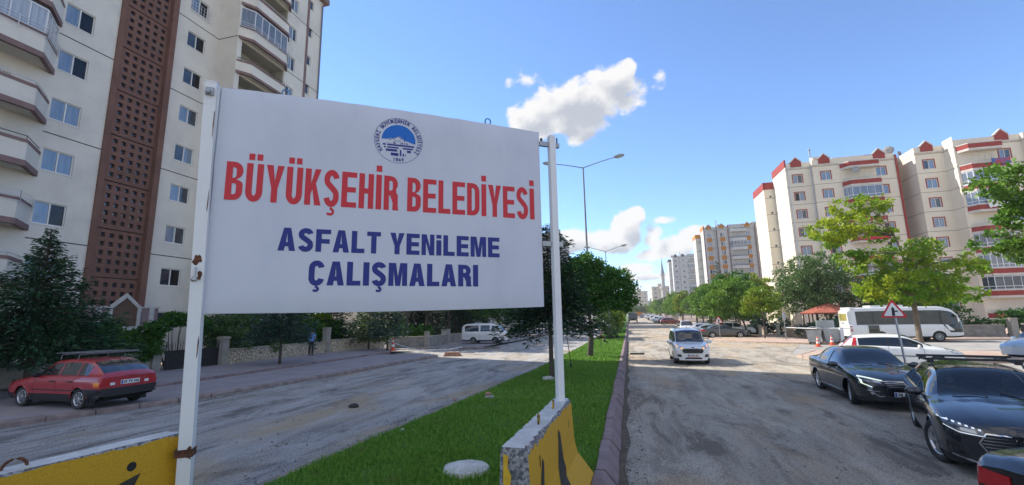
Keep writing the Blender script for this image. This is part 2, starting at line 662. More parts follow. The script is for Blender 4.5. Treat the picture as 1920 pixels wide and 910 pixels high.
pv = mb.build('right_pavement', M_PAVE_R, kind='structure')
mb = MB()
mb.prism([(8.3, 50.8), (8.3, 66), (8.3, 150), (13.0, 150), (13.0, 50.8)], -.05, .02, bottom=False)
sheet('parking_bay', lambda y: 8.2, lambda y: 13.0, .012, M_SAND, ys=[51] + list(range(54, 300, 8)), nx=1)
sheet('far_right_pavement', lambda y: 13.0, lambda y: 60.0, .13, M_PAVE_R, ys=[51] + list(range(54, 300, 8)), nx=1)
mb = MB()
mb.prism([(9.1, 28.9), (11.2, 32.6), (40, 31.0), (40, 26.4), (13.0, 26.4), (9.6, 27.4)], -.05, .14)
isl = mb.build('corner_island', M_PAVE_R, kind='structure')
mb = MB()
mb.prism([(8.2, -8), (8.2, 21.0), (9.0, 21.0), (9.0, -8)], -.05, .13)
mb.build('near_right_kerb', M_KERB_L, kind='structure')


def kerb_row(parent, pts, prof, m, nmax, stone, name='kerb_stone', gap=.012):
    """stones laid one by one along a polyline; past nmax the rest goes into one stuff part"""
    pos = [Vector(p) for p in pts]
    seg, out = 0, []
    cur = pos[0].copy()
    k = 0
    rest = MB()
    while seg < len(pos) - 1:
        need, a = stone, cur.copy()
        while seg < len(pos) - 1 and (pos[seg + 1] - cur).length < need:
            need -= (pos[seg + 1] - cur).length
            cur = pos[seg + 1].copy()
            seg += 1
        if seg >= len(pos) - 1:
            break
        cur = cur + (pos[seg + 1] - cur).normalized() * need
        d = (cur - a).normalized()
        jz, jx = random.uniform(-.012, .012), random.uniform(-.012, .012)
        pr = [(x + jx, z + (jz if z > .05 else 0)) for x, z in prof]
        if k < nmax:
            s = MB().extrude(pr, a + d * gap, cur - d * gap)
            o = s.build(name, m, parent)
        else:
            rest.extrude(pr, a + d * gap, cur - d * gap)
        k += 1
    if rest.v:
        rest.build(name, m, parent, kind='stuff')


# the median: turf between two kerbs
med = sheet('median', lambda y: lerp(MED_L, y) + .10, lambda y: MED_R_IN + .03, lambda y: .165 + gz(y), M_TURF, nx=10)
soil = sheet('gutter_soil', lambda y: MED_R - .03, lambda y: MED_R + .17 + .05 * math.sin(y * 2.1), .012, M_SOIL, ys=[y * .8 for y in range(-4, 60)], nx=1)
kr = MB()
kr.box(-.56, -.40, -8, 60, -.1, .12)
kr = kr.build('median_kerb', M_CONC_D, kind='structure')
kerb_row(kr, [(-.5, 2.0 + 0, 0), (-.5, 60, gz(60)), (-.5, 160, gz(160)), (-.5, 300, gz(300))],
         [(-.13, -.05), (.20, -.05), (.185, .03), (.03, .225), (.01, .235), (-.11, .235), (-.13, .22)], M_KERB, 44, .86)
kl = MB()
kl.box(-5.6, -5.4, -8, 4, -.1, .0)
kl = kl.build('median_left_kerb', M_CONC_D, kind='structure')
kerb_row(kl, [(lerp(MED_L, y) + .05, y, gz(y)) for y in (0, 6.4, 12, 20.5, 28, 36, 60, 150, 300)],
         [(-.07, -.05), (.07, -.05), (.07, .15), (.05, .165), (-.06, .165), (-.07, .15)], M_KERB_L, 40, .95)
# left pavement: outer parking strip, low inner step, pavement along the garden wall
sheet('left_pavement', lambda y: -24.5 if y < 40 else -26, lambda y: lerp(PAV_K, y) - .12, .15, M_PAVE, ys=[-8, -2, 2, 5, 8.3, 10, 12.1, 15, 19, 24, 29.0], nx=4)
sheet('inner_pavement', lambda y: -24.4, lambda y: -17.55 + .02 * (y - 19), .235, M_PAVE, ys=[12, 15, 18, 21, 24, 27, 31, 34], nx=3)
st = MB()
st.box(-17.6, -17.3, 14, 30, .0, .12)
st = st.build('pavement_step', M_CONC_D, kind='structure')
kerb_row(st, [(-17.5, 12.5, 0), (-17.3, 30.5, 0)], [(-.08, .1), (.10, .1), (.10, .235), (.08, .25), (-.08, .25)], M_KERB, 20, .9)
kp = MB()
kp.box(-13.6, -13.5, 12, 28, -.1, .05)
kp = kp.build('pavement_kerb', M_CONC_D, kind='structure')
kerb_row(kp, [(lerp(PAV_K, y), y, 0) for y in (2, 8.3, 10, 12.1, 15, 19, 24, 29.4)],
         [(-.14, -.05), (.10, -.05), (.09, .10), (.05, .155), (-.14, .16)], M_KERB_L, 60, 1.0)
# side street at the van, then the pavement goes on
sheet('side_street_left', lambda y: -26.0, lambda y: lerp(PAV_K, y) - .02, .006, M_ASPH, ys=[29, 31, 33, 36], nx=3)
sheet('van_forecourt', lambda y: -26.0, lambda y: lerp(PAV_K, y) - .1, .12, M_PAVE, ys=[36.6, 40, 44, 48, 60, 80, 120, 200, 300], nx=2)
mb = MB()
for k in range(4):
    a = (-18.5 + k * 2.0, 35.9 + k * .15, 0)
    mb.extrude([(-.1, 0), (.1, 0), (.1, .15), (-.1, .15)], a, (a[0] + 1.95, a[1] + .15, 0))
mb.build('forecourt_kerb', M_KERB_L, kind='structure')
# corner kerbs on the right
kc = MB()
kc.box(12, 13, 41.6, 41.7, -.1, .0)
kc = kc.build('corner_kerb', M_CONC_D, kind='structure')
kerb_row(kc, [(8.0, 50.8, 0), (7.75, 49.6, 0), (8.2, 47.2, 0), (10.3, 44.0, 0), (13.8, 41.3, 0), (16.2, 41.5, 0)],
         [(-.1, -.05), (.1, -.05), (.1, .12), (.07, .15), (-.1, .15)], M_PAVE_R, 40, .8)
ki = MB()
ki.box(12, 13, 29.9, 30.0, -.1, .0)
ki = ki.build('island_kerb', M_CONC_D, kind='structure')
kerb_row(ki, [(13.0, 26.3, 0), (9.5, 27.3, 0), (9.0, 28.9, 0), (11.15, 32.75, 0), (20, 32.2, 0)],
         [(-.1, -.05), (.1, -.05), (.1, .13), (.07, .16), (-.1, .16)], M_PAVE_R, 40, .8)


# grass blades: one mesh, dense near the camera
def grass():
    pts = []
    for (y0, y1, dens, hh, ww) in ((3.6, 8, 2600, .12, .0075), (8, 13, 1500, .12, .010), (13, 22, 620, .115, .016), (22, 40, 220, .12, .026), (40, 80, 60, .13, .05)):
        area = 0
        n = int((y1 - y0) * 4.2 * dens)
        y = RNG.uniform(y0, y1, n)
        xl = np.array([lerp(MED_L, a) for a in np.linspace(y0, y1, 50)])
        xl = np.interp(y, np.linspace(y0, y1, 50), xl) + .16
        x = xl + RNG.uniform(0, 1, n) * (-.63 - xl)
        # clumpy turf: taller and shorter patches, a few bare spots
        f = np.sin(x * 3.1 + np.sin(y * 1.3) * 2) * np.sin(y * 2.3 + x) * .5 + .5
        g = np.sin(x * .9 + 2) * np.sin(y * .55 + 1) * .5 + .5
        h = hh * (.45 + .55 * RNG.random(n)) * (.6 + .5 * f + .25 * g)
        keep = RNG.random(n) < .55 + .45 * f
        pts.append(np.stack([x, y, h, np.full(n, ww)], 1)[keep])
    P = np.concatenate(pts)
    n = len(P)
    az = RNG.uniform(0, 2 * np.pi, n)
    lean = RNG.uniform(.1, .75, n) * P[:, 2]
    la = RNG.uniform(0, 2 * np.pi, n)
    z = .16 + np.array([gz(a) if a > 55 else 0 for a in P[:, 1]])
    w = P[:, 3] * RNG.uniform(.7, 1.3, n)
    V = np.zeros((n, 3, 3))
    V[:, 0, 0] = P[:, 0] - np.cos(az) * w
    V[:, 0, 1] = P[:, 1] - np.sin(az) * w
    V[:, 1, 0] = P[:, 0] + np.cos(az) * w
    V[:, 1, 1] = P[:, 1] + np.sin(az) * w
    V[:, :2, 2] = z[:, None]
    V[:, 2, 0] = P[:, 0] + np.cos(la) * lean
    V[:, 2, 1] = P[:, 1] + np.sin(la) * lean
    V[:, 2, 2] = z + P[:, 2]
    tri_mesh('grass', V.reshape(-1, 3), np.arange(3 * n).reshape(-1, 3), M_BLADE, kind='stuff')


def poly_mesh(name, V, F, m, smooth=False):
    """fast mesh from numpy: F is (n, k) with k = 3 or 4"""
    me = bpy.data.meshes.new(name)
    k = F.shape[1]
    me.vertices.add(len(V))
    me.vertices.foreach_set('co', np.ascontiguousarray(V, dtype=np.float32).ravel())
    me.loops.add(F.size)
    me.loops.foreach_set('vertex_index', np.ascontiguousarray(F, dtype=np.int32).ravel())
    me.polygons.add(len(F))
    me.polygons.foreach_set('loop_start', np.arange(0, F.size, k, dtype=np.int32))
    me.update(calc_edges=True)
    if smooth:
        me.polygons.foreach_set('use_smooth', np.ones(len(F), dtype=bool))
    me.materials.append(m)
    return me


def tri_mesh(name, V, F, m, kind=None, parent=None, loc=None):
    ob = bpy.data.objects.new(name, poly_mesh(name, V, F, m))
    COL.objects.link(ob)
    if parent is not None:
        ob.parent = parent
    if kind:
        ob['kind'] = kind
    return ob


pass
# rubble and crumbs left by the milling
def crumbs(name, regions, m, size):
    V, F = [], []
    k = 0
    for (x0, x1, y0, y1, n) in regions:
        for _ in range(n):
            x, y = random.uniform(x0, x1), random.uniform(y0, y1)
            s = size * random.uniform(.3, 1.0) ** 2
            a = random.uniform(0, 6.3)
            base = [(x + math.cos(a + t) * s * random.uniform(.7, 1.2), y + math.sin(a + t) * s * random.uniform(.7, 1.2), .008 + gz(y)) for t in (0, 1.6, 3.1, 4.7)]
            V += base + [(x + random.uniform(-.3, .3) * s, y + random.uniform(-.3, .3) * s, .008 + gz(y) + s * random.uniform(.5, .9))]
            F += [(k, k + 1, k + 4), (k + 1, k + 2, k + 4), (k + 2, k + 3, k + 4), (k + 3, k, k + 4)]
            k += 5
    tri_mesh(name, np.array(V), np.array(F), m, kind='stuff')


crumbs('asphalt_rubble', [(-10.5, -5.6, 5, 16, 260), (-12.5, -5, 16, 26, 120), (-13.5, -12.6, 8, 26, 420), (-.30, .15, 5, 30, 900), (.2, 7.5, 5, 14, 160), (-6.0, -5.25, 6, 16, 260)],
       mat('asphalt_crumbs', (.10, .097, .09), .9, col2=(.20, .19, .175), nscale=3), .035)
grass()
# ------------------------------------------------------------------ the signboard
SA, SB = Vector((-4.83, 4.18, 0)), Vector((-1.076, 6.80, 0))
sd = (SB - SA).normalized()
sang = math.atan2(sd.y, sd.x)
sign = thing('roadworks_signboard', 'large white printed roadworks board with red and blue lettering on two white posts', 'signboard', (SA.x, SA.y, 0.0), sang)
# local: x along the board, -y towards the viewer
M_BANNER = mat('banner_cloth', (.60, .625, .71), .6, col2=(.56, .59, .68), nscale=.9, bump=.12, bscale=3.0, stretch=(1, 1, .6), col3=(.49, .515, .60), n3scale=.9, c3=(.5, .85))
M_REDP = mat('print_red', (.58, .022, .035), .55)
M_BLUEP = mat('print_blue', (.010, .022, .21), .55)
M_SKYP = mat('print_sky_blue', (.0, .13, .52), .55)
M_HALO = mat('print_white', (.80, .80, .82), .55)
B0, B1, BZ0, BZ1 = .0, 4.40, 2.575, 5.43
nx, nz = 44, 24
vs, fs = [], []
for j in range(nz + 1):
    for i in range(nx + 1):
        u, v = i / nx, j / nz
        x = B0 + (B1 - B0) * u
        zt = BZ1 + .035 * math.sin(math.pi * u) * 1.0 - .02 * u
        zb = BZ0 + .045 * u - .02 * math.sin(math.pi * u)
        z = zb + (zt - zb) * v
        edge = min(u, 1 - u, v * .6, (1 - v) * .6)
        y = -.004 + (.03 * math.exp(-edge * 60))
        if v > .93:
            y += .006 * math.sin(u * 60) * (v - .93) / .07
        vs.append((x, y, z))
w = nx + 1
for j in range(nz):
    for i in range(nx):
        fs.append((j * w + i, j * w + i + 1, (j + 1) * w + i + 1, (j + 1) * w + i))
banner = MB().add(vs, fs, True)
# folded back over the rim
rim = [(B0, BZ0), (B1, BZ0 + .045), (B1, BZ1 - .02), (B0, BZ1)]
for (a, b) in zip(rim, rim[1:] + rim[:1]):
    banner.quad((a[0], .026, a[1]), (b[0], .026, b[1]), (b[0], .10, b[1]), (a[0], .10, a[1]))
bn = banner.build('banner', M_BANNER, sign)
bk = MB().box(B0 + .02, B1 - .02, .05, .11, BZ0 + .05, BZ1 - .06)
bk.build('backing_frame', M_GALV, sign)
# posts, brackets, bolts, hooks
pl = MB().box(-.175, -.045, -.045, .085, .16, 5.45)
pl.box(-.18, -.04, -.05, .09, 5.45, 5.462)
pl.v = [(x + .13 * (5.45 - z) / 5.3, y, z) for x, y, z in pl.v]      # the post leans a little
left_post = pl.build('post', M_WHITEM, sign)
pr = MB().box(4.558, 4.658, -.045, .055, 1.22, 5.36)
pr.build('post', M_WHITEM, sign)
fl = MB().box(-.043, -.02, .02, .09, 2.5, 5.42)
fl.build('post_flange', M_WHITEM, sign)
for z in (5.18, 3.55):
    MB().box(4.40, 4.556, .0, .05, z, z + .075).build('bracket', M_GALV, sign)
    MB().box(4.66, 4.75, .0, .05, z, z + .075).build('bracket', M_GALV, sign)
    MB().tube([(4.72, .03, z + .07), (4.72, .03, z + .17)], .012, 8).build('bolt', M_DARKM, sign)
    MB().tube([(4.44, .03, z + .07), (4.44, .03, z + .13)], .022, 8).build('bolt', M_DARKM, sign)
MB().box(-.155, -.065, -.075, -.046, 5.26, 5.36).box(-.14, -.09, -.13, -.075, 5.27, 5.31).build('clamp', M_GALV, sign)
MB().tube([(-.065, -.046, 2.98), (-.065, -.10, 2.98)], .03, 6, smooth=False).tube([(-.065, -.08, 2.98), (-.065, -.08, 3.11)], .012, 8).build('bolt', M_GALV, sign)


def blotch(cx, cz, rx, rz, seed, y=-.048):
    rr = random.Random(seed)
    n = 26
    pts = []
    lean = .13 * (5.45 - cz) / 5.3
    for k in range(n):
        a = 2 * math.pi * k / n
        q = 1 + .16 * math.sin(a * 2 + seed) + .13 * math.sin(a * 3 + seed * 2.3) + .12 * math.sin(a * 5 + seed * 1.7) + rr.uniform(-.09, .09)
        pts.append((min(max(cx + rx * math.cos(a) * q, -.172), -.048), y, cz + rz * math.sin(a) * q))
    return MB().add([(x + lean, y_, z) for x, y_, z in pts] + [(cx + lean, y, cz)], [(i, (i + 1) % n, n) for i in range(n)])


for i, (cx, cz, rx, rz) in enumerate([(-.12, 3.20, .045, .055), (-.14, 2.97, .024, .030), (-.085, 3.02, .018, .06), (-.06, 1.06, .030, .07), (-.052, 4.9, .006, .16), (-.055, 2.2, .007, .10), (-.055, 3.9, .005, .12)]):
    blotch(cx, cz, rx, rz, 50 + i).build('rust_patch', M_RUST, sign)
MB().box(-.10, .075, -.052, .092, 1.02, 1.10).build('rusty_joint', M_RUST, sign)
for x in (.72, 3.55):
    MB().tube([(x, .06, BZ1 - .05)] + [(x + .045 * math.sin(t), .06, BZ1 + .055 - .05 * math.cos(t)) for t in [k * .55 for k in range(0, 11)]], .011, 6).build('hook', mat('blue_hook', (.12, .25, .42), .5), sign)


# --- lettering: outlines drawn by hand, heavy condensed grotesque
def arc(cx, cz, rx, rz, a0, a1, n=10):
    return [(cx + rx * math.cos(R(a0 + (a1 - a0) * k / n)), cz + rz * math.sin(R(a0 + (a1 - a0) * k / n))) for k in range(n + 1)]


def stroke(path, t, taper=None):
    L, Rr = [], []
    n = len(path)
    for i, (x, z) in enumerate(path):
        a, b = path[max(i - 1, 0)], path[min(i + 1, n - 1)]
        dx, dz = b[0] - a[0], b[1] - a[1]
        l = math.hypot(dx, dz) or 1
        tx = t if taper is None else t * taper(i / (n - 1))
        L.append((x - dz / l * tx / 2, z + dx / l * tx / 2))
        Rr.append((x + dz / l * tx / 2, z - dx / l * tx / 2))
    return L + Rr[::-1]


def glyph(ch, w, s):
    """list of loops (outer and holes) in a box w wide and 1 high; s stem, h bar thickness"""
    h = s * .86
    rect = lambda a, b, c, d: [(a, c), (b, c), (b, d), (a, d)]
    dots = []
    base = {'Ü': 'U', 'İ': 'I', 'Ş': 'S', 'Ç': 'C', 'i': 'i'}.get(ch, ch)
    if ch == 'Ü':
        d = s * .92
        dots = [rect(w * .5 - d - s * .18, w * .5 - s * .18, 1.09, 1.09 + .17), rect(w * .5 + s * .18, w * .5 + d + s * .18, 1.09, 1.09 + .17)]
    if ch == 'İ':
        dots = [rect(0, s * 1.05, 1.09, 1.09 + .18)]
    if ch in 'ŞÇ':
        c = w * .5
        dots = [stroke([(c + .0, -.03), (c + .01, -.075)] + arc(c - .01, -.15, .085, .075, 80, -100, 9) + [(c - .11, -.205)], s * .42)]
    if base == 'I':
        return [rect(0, s * 1.05, 0, 1)] + dots, s * 1.05
    if base == 'i':
        return [rect(0, s * 1.05, 0, .74), rect(0, s * 1.05, .82, 1.0)], s * 1.05
    if base == 'L':
        return [[(0, 0), (w * .92, 0), (w * .92, h), (s, h), (s, 1), (0, 1)]], w * .92
    if base == 'E':
        return [[(0, 0), (w, 0), (w, h), (s, h), (s, .5 - h * .5), (w * .95, .5 - h * .5), (w * .95, .5 + h * .5), (s, .5 + h * .5), (s, 1 - h), (w, 1 - h), (w, 1), (0, 1)]], w
    if base == 'F':
        return [[(0, 0), (s, 0), (s, .47 - h * .5), (w * .93, .47 - h * .5), (w * .93, .47 + h * .5), (s, .47 + h * .5), (s, 1 - h), (w, 1 - h), (w, 1), (0, 1)]], w
    if base == 'T':
        return [[(w / 2 - s / 2, 0), (w / 2 + s / 2, 0), (w / 2 + s / 2, 1 - h), (w, 1 - h), (w, 1), (0, 1), (0, 1 - h), (w / 2 - s / 2, 1 - h)]], w
    if base == 'H':
        return [[(0, 0), (s, 0), (s, .5 - h * .5), (w - s, .5 - h * .5), (w - s, 0), (w, 0), (w, 1), (w - s, 1), (w - s, .5 + h * .5), (s, .5 + h * .5), (s, 1), (0, 1)]], w
    if base == 'N':
        return [[(0, 0), (s * .9, 0), (s * .9, .62), (w - s, 0), (w, 0), (w, 1), (w - s * .9, 1), (w - s * .9, .38), (s, 1), (0, 1)]], w
    if base == 'M':
        w2 = w * 1.32
        return [[(0, 0), (s * .9, 0), (s * .9, .66), (w2 / 2 - s * .45, 0), (w2 / 2 + s * .45, 0), (w2 - s * .9, .66), (w2 - s * .9, 0), (w2, 0), (w2, 1), (w2 - s * 1.3, 1), (w2 / 2, .40), (s * 1.3, 1), (0, 1)]], w2
    if base == 'A':
        w2 = w * 1.12
        k = s * 1.04
        return [[(0, 0), (k, 0), (k + .055 * w2, .19), (w2 - k - .055 * w2, .19), (w2 - k, 0), (w2, 0), (w2 / 2 + s * .60, 1), (w2 / 2 - s * .60, 1)],
                [(k + .10 * w2, .19 + h * .9), (w2 / 2, .80), (w2 - k - .10 * w2, .19 + h * .9)]], w2
    if base == 'Y':
        w2 = w * 1.08
        return [[(w2 / 2 - s / 2, 0), (w2 / 2 + s / 2, 0), (w2 / 2 + s / 2, .38), (w2, 1), (w2 - s * 1.08, 1), (w2 / 2, .58), (s * 1.08, 1), (0, 1), (w2 / 2 - s / 2, .38)]], w2
    if base == 'K':
        w2 = w * 1.04
        return [[(0, 0), (s, 0), (s, .30), (s + .10 * w2, .44), (w2 - s * 1.08, 0), (w2, 0), (s + .24 * w2 + s * .15, .60), (w2 - .02, 1), (w2 - s * 1.12, 1), (s, .58), (s, 1), (0, 1)]], w2
    if base == 'U':
        o = [(0, 1), (0, .28)] + arc(w / 2, .26, w / 2, .275, 180, 360, 14)[0:] + [(w, 1), (w - s, 1)]
        o += arc(w / 2, .27, w / 2 - s, .27 - h * .98, 360, 180, 12) + [(s, 1)]
        return [o] + dots, w
    if base == 'D':
        r = min(w * .55, .32)
        o = [(0, 0)] + arc(w - r, r, r, r, -90, 0, 8) + arc(w - r, 1 - r, r, r, 0, 90, 8) + [(0, 1)]
        ri = max(r - s * .95, .03)
        i = [(s, h)] + arc(w - s - ri, h + ri, ri, ri, -90, 0, 6) + arc(w - s - ri, 1 - h - ri, ri, ri, 0, 90, 6) + [(s, 1 - h)]
        return [o, i], w
    if base == 'B':
        rt, rb = min(.245, w * .5), min(.27, w * .5)
        o = [(0, 0)] + arc(w - rb, rb, rb, rb, -90, 0, 8) + arc(w - rb, .54 - rb * .6, rb, rb * .6, 0, 78, 6)
        o += arc(w * .97 - rt, 1 - rt - .02 + .0, rt, rt * .9, -70, 0, 5) + arc(w * .97 - rt, 1 - rt, rt, rt, 0, 90, 8) + [(0, 1)]
        ri = max(rb - s * .95, .035)
        i1 = [(s, h)] + arc(w - s - ri, h + ri, ri, ri, -90, 0, 5) + arc(w - s - ri, .51 - h * .5 - ri, ri, ri, 0, 90, 5) + [(s, .51 - h * .5)]
        i2 = [(s, .51 + h * .45)] + arc(w * .97 - s - ri, .51 + h * .45 + ri, ri, ri, -90, 0, 5) + arc(w * .97 - s - ri, 1 - h - ri, ri, ri, 0, 90, 5) + [(s, 1 - h)]
        return [o, i1, i2], w
    if base == 'R':
        rt = min(.27, w * .5)
        o = [(0, 0), (s, 0), (s, .42), (w * .46, .42), (w - s * .98, .22), (w - s * .98, 0), (w * 1.06, 0), (w * 1.01, .10), (w, .30)]
        o += arc(w - .2 * w, .42, .2 * w, .085, 0, 60, 4) + arc(w * .98 - rt, 1 - rt - .01, rt, rt, -40, 90, 10) + [(0, 1)]
        ri = max(rt - s * .95, .035)
        i = [(s, .42 + h)] + arc(w - s - ri, .42 + h + ri, ri, ri, -90, 0, 5) + arc(w - s - ri, 1 - h - ri, ri, ri, 0, 90, 5) + [(s, 1 - h)]
        return [o, i], w
    if base in 'SC':
        if base == 'C':
            rx, cx = w / 2 - s / 2, w / 2
            top = .72 + .0
            p = arc(cx, .70, rx, .30 - h / 2 + .012, 8, 180, 16) + arc(cx, .30, rx, .30 - h / 2 + .012, 180, 352, 16)
            return [stroke(p, s * .95)] + dots, w
        rx, cx = w / 2 - s / 2, w / 2
        p = arc(cx, .74, rx, .27 - h / 2, 12, 180, 14) + [(cx - rx * .93, .665), (cx - rx * .6, .60), (cx, .525), (cx + rx * .6, .44), (cx + rx * .93, .37)] + arc(cx, .27, rx, .28 - h / 2, 0, -168, 14)
        return [stroke(p, s * .97)] + dots, w
    raise KeyError(ch)


def fill(loops, flip=False):
    """triangulate loops by the even-odd rule"""
    pts, edges = [], []
    for lp in loops:
        q = []
        for p in lp:
            if not q or math.hypot(p[0] - q[-1][0], p[1] - q[-1][1]) > 1e-5:
                q.append(p)
        if math.hypot(q[0][0] - q[-1][0], q[0][1] - q[-1][1]) < 1e-5:
            q.pop()
        o = len(pts)
        pts += [Vector(p) for p in q]
        edges += [(o + i, o + (i + 1) % len(q)) for i in range(len(q))]
    vs, es, fs, _, _, _ = delaunay_2d_cdt(pts, edges, [], 0, 1e-6)

    def inside(x, y, lp):
        c = False
        for i in range(len(lp)):
            (x0, y0), (x1, y1) = lp[i - 1], lp[i]
            if (y0 > y) != (y1 > y) and x < (x1 - x0) * (y - y0) / (y1 - y0) + x0:
                c = not c
        return c

    def wind(x, y, lp):
        wn_ = 0
        for i in range(len(lp)):
            (x0, y0), (x1, y1) = lp[i - 1], lp[i]
            s_ = (x1 - x0) * (y - y0) - (x - x0) * (y1 - y0)
            if y0 <= y < y1 and s_ > 0:
                wn_ += 1
            if y1 <= y < y0 and s_ < 0:
                wn_ -= 1
        return wn_ != 0
    out = []
    for f in fs:
        cx = sum(vs[i][0] for i in f) / len(f)
        cy = sum(vs[i][1] for i in f) / len(f)
        if sum(wind(cx, cy, lp) for lp in loops) % 2:
            out.append(tuple(f))
    return [(v[0], v[1]) for v in vs], out


def set_line(text, u0, u1, z0, z1, wid, stem, gapf, name, m, y=-.0075, slant=0.0):
    H = z1 - z0
    adv, items = 0.0, []
    for ch in text:
        if ch == ' ':
            adv += wid * .52
            continue
        loops, w_ = glyph(ch, wid, stem)
        items.append((adv, loops, ch))
        adv += w_ + gapf
    sx = (u1 - u0) / (adv - gapf)
    for a, loops, ch in items:
        L = [[(u0 + (a + x) * sx + slant * (zz), z0 + zz * H) for x, zz in lp] for lp in loops]
        v2, f2 = fill(L)
        mb = MB()
        n = len(v2)
        mb.add([(x, y, z) for x, z in v2] , [tuple(f) for f in f2])
        o = mb.build('letter', m, sign)
        o['_t'] = 1
        # thin white outline behind the letter
    return items


set_line('BÜYÜKŞEHİR BELEDİYESİ', .135, 4.27, 3.955, 4.445, .46, .172, .075, 'red', M_REDP)
set_line('ASFALT YENiLEME', .76, 3.69, 3.345, 3.64, .62, .235, .10, 'blue', M_BLUEP)
set_line('ÇALIŞMALARI', 1.13, 3.36, 2.915, 3.225, .60, .235, .10, 'blue', M_BLUEP)


# --- round municipal emblem, printed flat
def text_mesh(txt, size, spacing=1.0, offset=0.0):
    cu = bpy.data.curves.new('t', 'FONT')
    cu.body = txt
    cu.size = size
    cu.align_x, cu.align_y = 'CENTER', 'BOTTOM_BASELINE'
    cu.space_character = spacing
    cu.offset = offset
    cu.resolution_u = 2
    ob = bpy.data.objects.new('t', cu)
    COL.objects.link(ob)
    dg = bpy.context.evaluated_depsgraph_get()
    me = bpy.data.meshes.new_from_object(ob.evaluated_get(dg))
    bpy.data.objects.remove(ob)
    bpy.data.curves.remove(cu)
    v = [tuple(p.co) for p in me.vertices]
    f = [tuple(p.vertices) for p in me.polygons]
    bpy.data.meshes.remove(me)
    return v, f


EC, ER = (2.20, 4.975), .335


def ring(r0, r1, n=64, a0=0, a1=360):
    o = [(EC[0] + r1 * math.cos(R(a0 + (a1 - a0) * k / n)), EC[1] + r1 * math.sin(R(a0 + (a1 - a0) * k / n))) for k in range(n + 1)]
    i = [(EC[0] + r0 * math.cos(R(a0 + (a1 - a0) * k / n)), EC[1] + r0 * math.sin(R(a0 + (a1 - a0) * k / n))) for k in range(n + 1)]
    vs = o + i
    return vs, [(k, k + 1, n + 2 + k, n + 1 + k) for k in range(n)]


em = MB()
v, f = ring(ER * .985, ER)
em.add([(x, -.0075, z) for x, z in v], f)
tx = 'KAYSERİ BÜYÜKŞEHİR BELEDİYESİ'
for k, ch in enumerate(tx):
    if ch == ' ':
        continue
    an = R(213 - (213 + 33) * k / (len(tx) - 1))
    tv, tf = text_mesh(ch, .072, offset=.002)
    rr = ER * .80
    c, s_ = math.cos(an), math.sin(an)
    # letter's up is outwards, its right clockwise
    em.add([(EC[0] + c * (rr + y_) + s_ * x_, -.0075, EC[1] + s_ * (rr + y_) - c * x_) for x_, y_, _ in tv], tf)
tv, tf = text_mesh('1869', .068, 1.15, offset=.002)
em.add([(EC[0] + x_, -.0075, EC[1] - ER * .91 + y_) for x_, y_, _ in tv], tf)
# town wall: stripes in the lower half, gate, domes, minaret
ri = ER * .70


def stripe(z0, z1, gaps=()):
    for i in range(24):
        a, b = -1 + i / 12, -1 + (i + 1) / 12
        for q0, q1 in gaps:
            if q0 <= (a + b) / 2 <= q1:
                break
        else:
            zc = (z0 + z1) / 2
            lim = math.sqrt(max(0, 1 - zc * zc)) * .97
            a, b = max(a, -lim), min(b, lim)
            if b > a:
                em.add([(EC[0] + ri * a, -.0075, EC[1] + ri * z0), (EC[0] + ri * b, -.0075, EC[1] + ri * z0), (EC[0] + ri * b, -.0075, EC[1] + ri * z1), (EC[0] + ri * a, -.0075, EC[1] + ri * z1)], [(0, 1, 2, 3)])


stripe(-.36, -.26, ((-.72, -.66),))
stripe(-.52, -.43, ((-.72, -.66), (-.02, .26)))
stripe(-.72, -.58, ((-.10, -.02), (.0, .12), (.2, .5)))
stripe(-.98, -.80, ((-.02, .06), (.18, .26), (.34, .42)))
for x0, x1, z0, z1 in ((.08, .17, -.98, -.62), (.34, .365, -.35, .42), (.335, .37, -.12, -.08), (-.35, -.15, -.22, -.18), (-.30, -.20, -.16, -.12), (-.27, -.23, -.10, -.06), (.10, .28, -.22, -.18), (.14, .25, -.16, -.12), (.44, .56, -.22, -.18), (.44, .53, -.16, -.12), (-.75, -.70, -.22, -.19), (-.63, -.58, -.22, -.19), (-.5, -.45, -.22, -.19)):
    em.add([(EC[0] + ri * x0, -.0078, EC[1] + ri * z0), (EC[0] + ri * x1, -.0078, EC[1] + ri * z0), (EC[0] + ri * x1, -.0078, EC[1] + ri * z1), (EC[0] + ri * x0, -.0078, EC[1] + ri * z1)], [(0, 1, 2, 3)])
em.build('emblem', M_BLUEP, sign)
sk = [(EC[0] + ri * x, EC[1] + ri * z) for x, z in [(-1.0, .02), (-.72, .03), (-.45, .10), (-.2, .14), (0, .27), (.06, .26), (.2, .14), (.38, .02), (.6, -.02), (.78, -.09), (1.0, -.13)]]
top = [(EC[0] + ri * math.cos(R(a)), EC[1] + ri * math.sin(R(a))) for a in range(-7, 180, 6)]
v2, f2 = fill([sk + top])
MB().add([(x, -.0072, z) for x, z in v2], f2).build('emblem_sky', M_SKYP, sign)
ml = MB()
for path in ([(-.62, -.02), (-.45, .03), (-.32, .10), (-.2, .02), (-.08, -.06)], [(0, .24), (.1, .17), (.2, .05)], [(-.05, -.06), (.03, .0), (.12, -.08)]):
    lp = stroke([(EC[0] + ri * x, EC[1] + ri * z) for x, z in path], .006)
    v2, f2 = fill([lp])
    ml.add([(x, -.0079, z) for x, z in v2], f2)
ml.build('emblem_mountain', M_BLUEP, sign)

